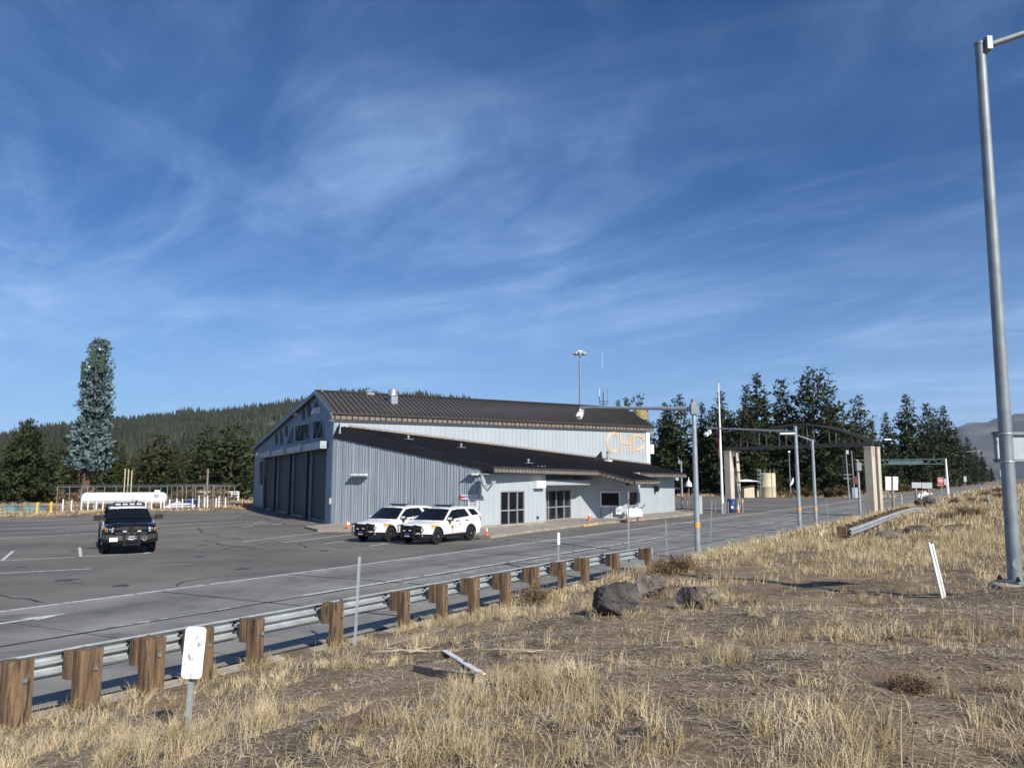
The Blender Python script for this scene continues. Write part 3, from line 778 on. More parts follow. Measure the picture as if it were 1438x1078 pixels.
# gable louvres and broken windows
def oval(cx, cy, w, h, kind='louvre'):
    pts = [zx(cx + w / 2 * math.cos(t), cy + h / 2 * math.sin(t)) for t in np.linspace(0, 2 * math.pi, 18, endpoint=False)]
    o = panelD(pts, 'pier', 'louvre', .02, .04)
    sl = MB(); m = 9
    for i in range(m):
        y = cy - h / 2 + h * (i + .7) / (m + .4); ww = w / 2 * math.sqrt(max(.05, 1 - ((y - cy) / (h / 2)) ** 2))
        a = onD(*zx(cx - ww, y), .07); b = onD(*zx(cx + ww, y), .07); sl.bar(a, b, .06, .035)
    bw(sl, 'louvre_blades', K['darksteel'], o, kind='stuff')
for c in ((440, 215, 22, 85), (480, 187, 26, 100), (532, 160, 26, 68), (245, 397, 19, 80), (318, 335, 21, 80)): oval(*c)
for poly in ([zx(274, 332), zx(282, 332), (zx(290, 360)), zx(291, 430), zx(274, 437)], [zx(366, 302), zx(362, 418), zx(318, 428)]):
    o = panelD(poly, 'pier', 'louvre', .02, .04)
    mb = MB(); xs = [p[0] for p in poly]; ys = [p[1] for p in poly]
    for j in range(6):
        y = min(ys) + (max(ys) - min(ys)) * (j + .6) / 6.4
        L_ = []
        for i in range(len(poly)):
            (xa, ya), (xb, yb) = poly[i], poly[(i + 1) % len(poly)]
            if (ya - y) * (yb - y) < 0: L_.append(xa + (xb - xa) * (y - ya) / (yb - ya))
        if len(L_) > 1: mb.bar(onD(min(L_), y, .07), onD(max(L_), y, .07), .06, .04)
    bw(mb, 'louvre_blades', K['darksteel'], o, kind='stuff')
def bigwin(poly, braces):
    o = panelD(poly, 'pier', 'window', .02, .04)
    mb = MB()
    for i in range(len(poly)): mb.bar(onD(*poly[i], .05), onD(*poly[(i + 1) % len(poly)], .05), .1, .14, up=OUT_D)
    bw(mb, 'window_frame', K['wall_shade'], o)
    mb = MB()
    for a, b in braces: mb.bar(onD(*a, .05), onD(*b, .05), .06, .09, up=OUT_D)
    bw(mb, 'window_braces', K['siding_door'], o)
bigwin([zx(387, 297), zx(487, 276), zx(485, 402), zx(384, 414)], [(zx(390, 405), zx(420, 300)), (zx(420, 400), zx(440, 300)), (zx(440, 295), zx(480, 395)), (zx(436, 295), zx(434, 408)), (zx(400, 350), zx(432, 345)), (zx(455, 290), zx(482, 350)), (zx(392, 330), zx(410, 410))])
bigwin([zx(514, 266), zx(560, 255), zx(585, 275), zx(591, 330), zx(588, 384), zx(512, 396)], [(zx(516, 390), zx(560, 258)), (zx(545, 390), zx(580, 280)), (zx(516, 330), zx(590, 320)), (zx(560, 390), zx(585, 330)), (zx(530, 268), zx(545, 330))])
# quarter-round vent hood on the gable
c0 = onD(*zx(552, 212), 0); mb = MB()
prof = [(0, 0)] + [(math.cos(t) * .52, math.sin(t) * .52) for t in np.linspace(0, math.pi / 2, 7)]
mb.ext([c0 + OUT_D * a + Vector((0, 0, b)) + U * .3 for a, b in prof], -U * .65)
bw(mb, 'vent_hood', K['white'])
for (x, y) in ((387, 213), (78, 503), (648, 252)):
    c0 = onD(*zx(x, y), .15); mb = MB(); mb.box(c0, (.35, .25, .22), rz=ru); mb.box(c0 - OUT_D * .15, (.1, .2, .1), rz=ru); bw(mb, 'floodlight', K['white'])
mb = MB(); mb.box(onD(*zx(634, 838), .1), (.2, .15, .4), rz=ru); bw(mb, 'meter_box', K['galv'])
# lean-to at the far corner of the gable
p = Dp - OUT_D * .9 + U * .9
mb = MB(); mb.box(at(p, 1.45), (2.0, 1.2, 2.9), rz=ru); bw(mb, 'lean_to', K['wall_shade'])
# --- wing: end wall and front walls
Bc = G(673.5, 744.0); 
sB, nB = sn(Bc)
ROOFM = .237
def zroof(s, n): return 3.72 + ROOFM * (n - 26.2)
def wpt(s, n, z=0): return RF(s, n, z)
mb = MB(); dAB = (Bc - Ap).normalized(); oAB = Vector((dAB.y, -dAB.x, 0)); oAB = oAB if oAB.dot(-Ap) > 0 else -oAB
zA = PY(467, 613.5, Ap.y).z; zB = PY(672, 657, Bc.y).z
mb.ext([at(Ap, 0), at(Bc, 0), at(Bc, zB), at(Ap, zA)], -oAB * .15)
endw = bw(mb, 'end_wall', K['siding_grey'])
rb = MB(); nr = 66; rab = math.atan2(dAB.y, dAB.x)
for i in range(nr + 1):
    f = i / nr; zt = zA + (zB - zA) * f; w_ = random.choice((.05, .08, .12)); pr = random.choice((.02, .035, .05))
    rb.box(at(Ap.lerp(Bc, min(.995, max(.005, f + random.uniform(-.004, .004)))) + oAB * pr / 2, zt / 2 + .02), (w_, pr, zt - .06), rz=rab)
bw(rb, 'siding_battens', K['siding_grey'], endw, kind='stuff')
mb = MB(); mb.bar(at(Ap + oAB * .05, .06), at(Bc + oAB * .05, .06), .1, .12); bw(mb, 'base_rail', K['pier'])
def wall(s0, n0, s1, n1, z0, z1, name='front_wall', mat='siding_light', zt1=None, holes=None, rib=True, parent=bld):
    a, b = wpt(s0, n0), wpt(s1, n1); d = (b - a).normalized(); o = Vector((d.y, -d.x, 0)); o = o if o.dot(-a) > 0 else -o
    mb = MB(); zt1 = z1 if zt1 is None else zt1; L = (b - a).length
    def zt(u): return z1 + (zt1 - z1) * u / L
    hs = sorted(holes or [])
    cur = 0
    for (u0, u1, za, zb) in hs:
        mb.ext([at(a + d * cur, z0), at(a + d * u0, z0), at(a + d * u0, zt(u0)), at(a + d * cur, zt(cur))], -o * .15)
        mb.ext([at(a + d * u0, zb), at(a + d * u1, zb), at(a + d * u1, zt(u1)), at(a + d * u0, zt(u0))], -o * .15)
        if za > z0 + .02: mb.ext([at(a + d * u0, z0), at(a + d * u1, z0), at(a + d * u1, za), at(a + d * u0, za)], -o * .15)
        cur = u1
    mb.ext([at(a + d * cur, z0), at(b, z0), at(b, zt(L)), at(a + d * cur, zt(cur))], -o * .15)
    w = bw(mb, name, K[mat], parent)
    if rib:
        rb = MB(); k = int(L / .42)
        for i in range(1, k):
            u = L * i / k
            segs = [(z0, zt(u) - .02)]
            for (u0, u1, za, zb) in hs:
                if u0 - .06 < u < u1 + .06: segs = [(z0, za)] * (za > z0 + .1) + [(zb, zt(u) - .02)]
            for q0, q1 in segs: rb.box(at(a + d * u + o * .008, (q0 + q1) / 2), (.035, .018, q1 - q0), rz=math.atan2(d.y, d.x))
        bw(rb, 'siding_ribs', K[mat], w, kind='stuff')
    return a, d, o, w
def along(px, a, d):
    # distance along a wall line at which it crosses an image column
    r = ray(px, 640); m = np.array([[d.x, -r.x], [d.y, -r.y]]); q = np.linalg.solve(m, np.array([-a.x, -a.y])); return float(q[0])
def storefront(a, d, o, u0, u1, z0, z1, cols, zmid, name='glazed_door', mat='alu'):
    # frame, mullions, one pane per opening
    c = lambda u, z, off=0: at(a + d * u + o * off, z)
    ra = math.atan2(d.y, d.x)
    mb = MB(); mb.box(c((u0 + u1) / 2, z0 + .05, -.05), (u1 - u0, .12, .1), rz=ra)
    root = bw(mb, name, K[mat], bld)
    mb = MB()
    mb.box(c((u0 + u1) / 2, z1 - .04, -.05), (u1 - u0, .12, .08), rz=ra)
    us = [u0 + .04] + [u0 + (u1 - u0) * k for k in cols] + [u1 - .04]
    for u in us: mb.box(c(u, (z0 + z1) / 2, -.05), (.08, .122, z1 - z0), rz=ra)
    if zmid: mb.box(c((u0 + u1) / 2, zmid, -.05), (u1 - u0, .118, .08), rz=ra)
    bw(mb, 'frame', K[mat], root)
    zs = [z0 + .1] + ([zmid] if zmid else []) + [z1 - .08]
    for i in range(len(us) - 1):
        for j in range(len(zs) - 1):
            mb = MB(); mb.box(c((us[i] + us[i + 1]) / 2, (zs[j] + zs[j + 1]) / 2, -.085), (us[i + 1] - us[i], .02, zs[j + 1] - zs[j]), rz=ra)
            bw(mb, 'pane', K['glass'], root)
    return root
n1, s1 = 27.0, 44.95
ZT = 3.95
a_, d_0 = wpt(sB, nB), (wpt(s1, n1) - wpt(sB, nB)).normalized()
u0 = along(702.5, a_, d_0); u1 = along(736.6, a_, d_0)
a, d, o, w = wall(sB, nB, s1, n1, .0, ZT, holes=[(u0, u1, .14, 2.33)])
storefront(a, d, o, u0, u1, .14, 2.33, (.345, .70), 1.10)
ub = along(754.5, a, d)
mb = MB(); mb.box(at(a + d * ub + o * .18, 2.72), (1.0, .32, .5), rz=math.atan2(d.y, d.x)); mb.box(at(a + d * ub + o * .35, 2.72), (.94, .03, .44), rz=math.atan2(d.y, d.x)); bw(mb, 'light_box', K['white'])
mb = MB(); mb.box(at(a + d * along(754, a, d) + o * .06, .55), (.14, .12, .16)); bw(mb, 'hose_bib', K['pier'])
mb = MB(); mb.bar(at(a + o * .04, .2), at(a + d * (wpt(s1, n1) - a).length + o * .04, .2), .12, .12); bw(mb, 'base_trim', K['kerb'])
# return, recessed bay, angled wall, booth
wall(s1, n1, s1 + .05, 28.5, 0, ZT, rib=False)
a, d = wpt(s1 + .05, 28.5), (wpt(51.9, 28.55) - wpt(s1 + .05, 28.5)).normalized()
u0 = along(766.3, a, d); u1 = along(801.3, a, d)
a, d, o, w = wall(s1 + .05, 28.5, 51.9, 28.55, 0, ZT, holes=[(max(.1, u0), u1, .1, 2.30)])
storefront(a, d, o, max(.1, u0), u1, .1, 2.30, (.10, .41, .72), 1.05)
mb = MB(); pa, pb = wpt(s1, 27.0, 0), wpt(52.5, 27.0, 0)
mb.ext([at(pa, 2.66), at(pb, 2.66), at(pb, 2.93), at(pa, 2.93)], NV * .2); bw(mb, 'bay_beam', K['siding_light'])
mb = MB(); mb.ext([wpt(s1, 27.05, 2.95), wpt(52.5, 27.05, 2.95), wpt(52.5, 28.5, 2.95), wpt(s1, 28.5, 2.95)], (0, 0, .06)); bw(mb, 'bay_soffit', K['siding_light'])
P2 = (54.15, 25.3); P1 = (51.9, 28.55)
a, d = wpt(*P1), (wpt(*P2) - wpt(*P1)).normalized()
u0 = along(843.5, a, d); u1 = along(868.0, a, d)
zb0, zb1 = PY(843, 710.5, 59.1).z, PY(843, 690.5, 59.1).z
a, d, o, w = wall(*P1, *P2, 0, 4.2, zt1=3.45, holes=[(u0, u1, zb0, zb1)])
def window(a, d, o, u0, u1, z0, z1, mat='white', fr=.11):
    ra = math.atan2(d.y, d.x); c = lambda u, z, off=0: at(a + d * u + o * off, z)
    mb = MB(); mb.box(c((u0 + u1) / 2, z0, .03), (u1 - u0 + .2, .12, fr), rz=ra); root = bw(mb, 'window', K[mat], bld)
    mb = MB(); mb.box(c((u0 + u1) / 2, z1, .03), (u1 - u0 + .2, .115, fr), rz=ra)
    for u in (u0 - .045, u1 + .045): mb.box(c(u, (z0 + z1) / 2, .03), (.09, .11, z1 - z0), rz=ra)
    bw(mb, 'frame', K[mat], root)
    mb = MB(); mb.box(c((u0 + u1) / 2, (z0 + z1) / 2, -.09), (u1 - u0, .02, z1 - z0), rz=ra); bw(mb, 'pane', K['glass'], root)
window(a, d, o, u0, u1, zb0, zb1)
um = along(858, a, d)
def wall_unit(a, d, o, u, z, w, h, dp, mat='white', name='intercom_box'):
    ra = math.atan2(d.y, d.x); mb = MB(); mb.box(at(a + d * u + o * dp / 2, z), (w, dp, h), rz=ra)
    r_ = bw(mb, name, K[mat], bld)
    mb = MB(); mb.box(at(a + d * u + o * (dp + .012), z - h * .05), (w * .75, .02, h * .4), rz=ra); bw(mb, 'face_plate', K['signback'], r_)
wall_unit(a, d, o, along(866.5, a, d), PY(866, 715.5, 59).z, .42, .62, .34)
mb = MB()
for px in (842.5, 856.0): mb.box(at(a + d * along(px, a, d) + o * .01, .9), (.03, .02, 1.3), rz=math.atan2(d.y, d.x))
bw(mb, 'panel_joint', K['pier'])
P3 = (56.6, 25.25)
a, d = wpt(*P2), (wpt(*P3) - wpt(*P2)).normalized()
u0 = along(880.5, a, d); u1 = along(893.5, a, d); Yb = 60.5
a, d, o, w = wall(*P2, *P3, 0, 3.45, holes=[(u0, u1, PY(885, 709, Yb).z, PY(885, 690, Yb).z)])
window(a, d, o, u0, u1, PY(885, 709, Yb).z, PY(885, 690, Yb).z, 'alu', .07)
def hose_unit(a, d, o, u, z):
    mb = MB(); mb.box(at(a + d * u + o * .12, z), (.2, .24, .36), rz=math.atan2(d.y, d.x)); mb.tube([at(a + d * u + o * .22, z + .1), at(a + d * (u + .12) + o * .32, z + .3), at(a + d * (u + .3) + o * .34, z + .38)], .035, 6)
    bw(mb, 'wall_phone', K['trimblack'])
hose_unit(a, d, o, along(882, a, d), PY(882, 717, Yb).z); hose_unit(a, d, o, along(896, a, d), PY(896, 716, Yb).z)
wall(56.6, 25.25, 56.65, 26.85, 0, 3.6, rib=False)
Cc = G(948, 719.4); sC, nC = sn(Cc)
a, d, o, w = wall(56.65, 26.85, sC, nC, .0, 3.7)
wend = Cc + NV * 4.5
mb = MB(); mb.ext([at(Cc, 0), at(wend, 0), at(wend, 4.5), at(Cc, 3.5)], -DV * .15); bw(mb, 'side_wall', K['siding_light'])
mb = MB(); mb.bar(wpt(56.7, 26.72, 3.12), wpt(sC + .7, nC - .12, 3.12), .12, .32); bw(mb, 'eave_trim', K['siding_light'])
uc = along(919, a, d); ux = PY(919, 685, (a + d * uc).y).z
mb = MB(); mb.box(at(a + d * (uc - .2) + o * .25, ux), (.35, .3, .35), rz=math.atan2(d.y, d.x)); mb.box(at(a + d * (uc - .2) + o * .12, ux + .35), (.4, .15, .1)); mb.lathe([(.1, 0), (.2, .25)], at(a + d * (uc - .25) + o * .3, ux - .32), 10); r_ = bw(mb, 'horn_speaker', K['trimblack'])
mb = MB(); uc = along(919.5 + 0.0, a, d)
for k in range(5): mb.box(at(a + d * (along(919.3, a, d)) + o * .03, PY(919, 683.2 + k * 2.1, (a + d * uc).y).z), (.16, .03, .07), rz=math.atan2(d.y, d.x))
bw(mb, 'conduit_clips', K['pier'])
# --- wing roof: one plane, rakes, fascia, canopy
W0 = at(Ap + dAB * .42 + oAB * .05, 0); s0_, n0_ = sn(W0); sF, nF = sn(Bc + dAB * .95 + oAB * .05)
sE, nE = sn(E1)
poly = [(s0_, n0_), (sF, nF), (51.3, 26.2), (51.35, 23.3), (55.85, 23.3), (55.85, 25.75), (67.7, 25.6), (67.7, 31.5), (sE, nE)]
top = [wpt(s, n, zroof(s, n)) for s, n in poly]
mb = MB(); mb.ext(top, (0, 0, -.14)); wroof = bw(mb, 'wing_roof', K['roof_black'])
rb = MB()
def xsec(s):                                             # roof extent in n at a given s
    hit = []
    for i in range(len(poly)):
        (sa, na), (sb, nb) = poly[i], poly[(i + 1) % len(poly)]
        if (sa - s) * (sb - s) < 0: hit.append(na + (nb - na) * (s - sa) / (sb - sa))
    return (min(hit), max(hit)) if len(hit) > 1 else None
s = s0_ - 9
while s < 67.6:
    e = xsec(s)
    if e and e[1] - e[0] > .3: rb.bar(wpt(s, e[0] + .02, zroof(s, e[0] + .02) + .02), wpt(s, e[1] - .02, zroof(s, e[1] - .02) + .02), .045, .05)
    s += .46
bw(rb, 'roof_ribs', K['roof_black'], wroof, kind='stuff')
mb = MB(); mb.bar(at(W0 + OUT_V * .1, zroof(*sn(W0)) + .05), at(E1 + OUT_V * .1, zroof(sE, nE) + .05), .22, .14); bw(mb, 'flashing', K['trim_tan'])
mb = MB(); mb.bar(at(W0 + OUT_V * .12 - V * .0, zroof(*sn(W0)) - .2), at(W0 + OUT_V * .12 + V * .6, zroof(*sn(W0)) - .25), .3, .7); bw(mb, 'rake_return', K['siding_light'])
def fasc(p, q, h, out, mat='fascia_dark', rib=True, zo=0.0):
    mb = MB(); o = Vector(out)
    P, Q = wpt(*p, zroof(*p) - .02 + zo), wpt(*q, zroof(*q) - .02 + zo)
    mb.ext([P, Q, Q - Vector((0, 0, h)), P - Vector((0, 0, h))], o * .08); f = bw(mb, 'fascia', K[mat])
    d = (Q - P); L = d.length; k = int(L / .36)
    if rib and k > 1:
        r_ = MB(); f2 = MB()
        for i in range(k):
            c = P.lerp(Q, (i + .5) / k) + o * .095
            r_.box((c.x, c.y, c.z - h * .62), (.28, .03, h * .5), rz=math.atan2(d.y, d.x))
        bw(r_, 'fascia_panels', K['fascia'] if mat == 'fascia_dark' else K[mat], f, kind='stuff')
fasc((sF, nF), (51.3, 26.2), .38, -NV)
fasc((51.35, 23.3), (55.85, 23.3), .34, -NV)
fasc((51.3, 26.2), (51.35, 23.3), .36, -DV)
fasc((55.85, 25.75), (67.7, 25.6), .36, -NV)
fasc((55.85, 25.75), (55.85, 23.3), .34, DV, rib=False)
fasc((67.7, 25.6), (67.7, 31.5), .36, DV, rib=False)
mb = MB(); P, Q = top[0] + Vector((0, 0, -.02)), top[1] + Vector((0, 0, -.02)); zq = zA + (zB - zA) * .98
mb.ext([P, Q, Q + Vector((0, 0, -.36)), at(Bc + oAB * .05, zB - .03), at(Ap + oAB * .05, zA - .03)], oAB * .06)
bw(mb, 'rake_fascia', K['roof_black'])
# soffits
mb = MB(); mb.ext([wpt(sF + .1, nF + .1, 3.36), wpt(51.3, 26.3, 3.38), wpt(51.3, 28.4, 3.38), wpt(37.9, 28.4, 3.38)], (0, 0, .05)); bw(mb, 'soffit', K['siding_grey'])
mb = MB(); mb.ext([wpt(51.4, 23.42, 2.74), wpt(55.8, 23.42, 2.74), wpt(55.8, 26.7, 3.5), wpt(51.4, 26.7, 3.5)], (0, 0, .05)); bw(mb, 'canopy_soffit', K['siding_grey'])
for ss in (52.6, 55.4):
    mb = MB(); mb.box(wpt(ss, 24.3, 2.80), (.3, .3, .35), rz=ROADROT); bw(mb, 'canopy_light', K['trimblack'])
# roof clutter: small vents, flue, metal louvred cap
def on_wing(px, py):
    nrm = (top[1] - top[0]).cross(top[2] - top[1]).normalized(); return PL(px, py, top[1], nrm)
for px, py in ((573.5, 617), (647.5, 628.5), (742, 650.5)):
    c = on_wing(px, py); mb = MB(); mb.box(c + Vector((0, 0, .03)), (.7, .34, .04), rz=ROADROT); mb.lathe([(.06, 0), (.06, .2), (.10, .22), (.09, .29), (.02, .31)], c, 10); bw(mb, 'roof_vent', K['galv'])
c = on_wing(854, 648); mb = MB(); mb.box(c + Vector((0, 0, .08)), (.6, .5, .14), rz=ROADROT); r_ = bw(mb, 'flue_base', K['white'])
mb = MB(); mb.lathe([(.13, 0), (.13, .7), (.17, .7), (.17, .9), (.05, .94)], c, 12); bw(mb, 'flue_pipe', K['galv'], r_, smooth=True)
c = on_wing(843, 647.5); mb = MB()
mb.ext([c + DV * -1.2, c + DV * .45, c + DV * .3 + Vector((0, 0, .85))], NV * .1); bw(mb, 'snow_cricket', K['roof_black'])
nU = (e1 - e0).cross(r0 - e0).normalized()
def on_up(px, py): return PL(px, py, e0, nU)
c = on_up(551.5, 566); mb = MB(); ra = ang
mb.box(c + Vector((0, 0, .15)), (.56, .56, .8), rz=ra); f_ = bw(mb, 'exhaust_fan', K['galv'])
mb = MB(); mb.lathe([(.38, 0), (.34, .48), (.31, .51), (.28, .49), (.28, .25)], c + Vector((0, 0, .56)), 18); bw(mb, 'fan_drum', K['galv'], f_, smooth=True)
c = on_up(518, 554); mb = MB(); mb.box(c + Vector((0, 0, .05)), (.62, .62, .18), rz=ra); f_ = bw(mb, 'exhaust_fan', K['galv'])
mb = MB(); mb.lathe([(.28, .15), (.36, .2), (.28, .33), (.06, .42)], c, 16); bw(mb, 'fan_cap', K['galv'], f_, smooth=True)
# gable mast and little camera on the ridge
for px, py, h, r_ in ((446.8, 546.5, 1.55, .02), (452.5, 546.5, .35, .05)):
    c = PL(px, py, R0, OUT_D) ; mb = MB(); mb.tube([c - Vector((0, 0, .2)), c + Vector((0, 0, h))], r_, 6); bw(mb, 'ridge_mast', K['galv_dull'])
# wall lights on the end wall
def onE(px, py, off=0): return PL(px, py, Ap + oAB * off, oAB)
c = onE(503.5, 668.2, .28)
mb = MB(); mb.box(c, (1.35, .34, .08), rz=rab); wl = bw(mb, 'wall_light', K['galv'])
for k in (-.45, 0, .45):
    mb = MB(); mb.box(c + dAB * k + Vector((0, 0, .1)) - oAB * .05, (.32, .26, .09), rz=rab); bw(mb, 'lamp_head', K['white'], wl)
c = onE(667.5, 665.5, .35); mb = MB(); mb.bar(c + dAB * .20, c - dAB * .24, .13, .12); mb.bar(c, c - oAB * .38, .06, .06); bw(mb, 'wall_camera', K['white'])
# --- painted CHP letters: each of three concentric strokes
def onL(px, py, off=.06): return PL(px, py, Ap + OUT_V * off, OUT_V)
def cz(x, y): return (830 + x / 14.38, 590 + y / 14.38)
def strokes(name, paths, w0=.125):
    root = None
    for pi, path in enumerate(paths):
        P = [onL(*cz(*q), .035 + .004 * pi) for q in path]
        for lane, mat in ((-1, 'logo'), (0, 'logo_pale'), (1, 'logo')):
            mb = MB(); off = []
            for i, p in enumerate(P):
                d = (P[min(i + 1, len(P) - 1)] - P[max(i - 1, 0)]).normalized(); y = OUT_V.cross(d).normalized(); off.append((p + y * w0 * lane * .98, y))
            for (a, ya), (b, yb) in zip(off[:-1], off[1:]):
                w2 = w0 * .22 * (1.2 if lane == 0 else 1) ; q = [a - ya * w2, b - yb * w2, b + yb * w2, a + ya * w2]
                mb.ext(q, OUT_V * .012)
            o = bw(mb, name if root is None else 'stroke', K[mat], bld if root is None else root)
            root = root or o
def arc(cx, cy, rx, ry, a0, a1, n=18): return [(cx + rx * math.cos(R(t)), cy - ry * math.sin(R(t))) for t in np.linspace(a0, a1, n)]
strokes('letter_c', [arc(452, 445, 128, 185, 40, 300, 26)])
strokes('letter_h', [[(600, 255), (610, 655)], [(785, 262), (800, 662)], [(628, 452), (768, 452)]])
strokes('letter_p', [[(850, 290), (858, 665)], [(862, 310)] + arc(945, 440, 130, 140, 88, -88, 16) + [(905, 582)]])
# sidewalk and kerb round the wing
sw = [G(427, 741.5), G(446, 746.4), G(520, 747.2), G(600, 750.8), G(689, 755.6), G(755, 746.2), G(820, 738.4), G(850, 735.2), G(896, 731.0), G(972, 723.4), G(976, 719.6), wpt(sC + 1.0, nC + 3), wpt(58, 30), wpt(40, 30), Ap + V * 1 - U * 0]
mb = MB(); mb.ext([at(p, -.05) for p in sw], (0, 0, .19)); walk = mb.build('sidewalk', K['kerb'], kind='structure')
for (a, b) in ((G(819, 739.2), G(838, 736.6)), (G(955, 724.8), G(972, 723.2))):
    mb = MB(); mb.bar(at(a, .075), at(b, .075), .08, .15); mb.build('kerb_paint', K['kerb_yellow'], walk)
joint = MB()
for k in range(12):
    s = 38.5 + k * 2.3; joint.bar(wpt(s, 23.5, .139), wpt(s, 27.2, .139), .03, .008)
joint.build('walk_joints', K['joint'], walk, kind='stuff')
# ================================================================== VEHICLES
def solid(loop, fr, fx):
    mb = MB(); n = len(loop); vs = []
    for f in fr:
        for (t, z) in loop: vs.append(fx(t, z, f))
    fs = []
    for k in range(len(fr) - 1):
        for i in range(n):
            j = (i + 1) % n; fs.append((k * n + i, k * n + j, (k + 1) * n + j, (k + 1) * n + i))
    fs.append(tuple(range(n))); fs.append(tuple(range((len(fr) - 1) * n, len(fr) * n)))
    return mb.add(vs, fs)
def arch(c, r, zc, zb, n=11):
    a0 = math.asin(max(-1, min(1, (zb - zc) / r)))
    return [(c + r * math.cos(a), zc + r * math.sin(a)) for a in np.linspace(a0, math.pi - a0, n)]
def wheel(parent, x, y, r, w, side, rimmat='rim', hub='chrome'):
    mb = MB(); ri = r * .62
    mb.lathe([(ri, -w / 2), (r * .93, -w / 2), (r, -w / 2 + .035), (r, w / 2 - .035), (r * .93, w / 2), (ri, w / 2)], (x, y, r), 26, axis='Y')
    o = mb.build('wheel', K['tyre'], parent, smooth=True)
    mb = MB(); yo = y + side * w * .5
    mb.lathe([(ri + .005, -side * .05), (ri + .005, side * .012), (ri - .02, side * .012), (ri - .04, -side * .03), (.10, -side * .02), (.08, side * .015)], (x, yo, r), 22, axis='Y')
    mb.build('rim', K[rimmat], o, smooth=True)
    mb = MB()
    for k in range(5):
        t = 2 * math.pi * k / 5 + .3; mb.bar((x + .07 * math.cos(t), yo + side * .0, r + .07 * math.sin(t)), (x + (ri - .03) * math.cos(t), yo - side * .005, r + (ri - .03) * math.sin(t)), .03, .075, up=(0, 1, 0))
    mb.build('spokes', K[rimmat], o)
    mb = MB(); mb.lathe([(.085, 0), (.07, side * .03), (.03, side * .04)], (x, yo + side * .012, r), 12, axis='Y'); mb.build('hub_cap', K[hub], o, smooth=True)
    return o
FR = [-1, -.975, -.9, -.6, -.25, .25, .6, .9, .975, 1]
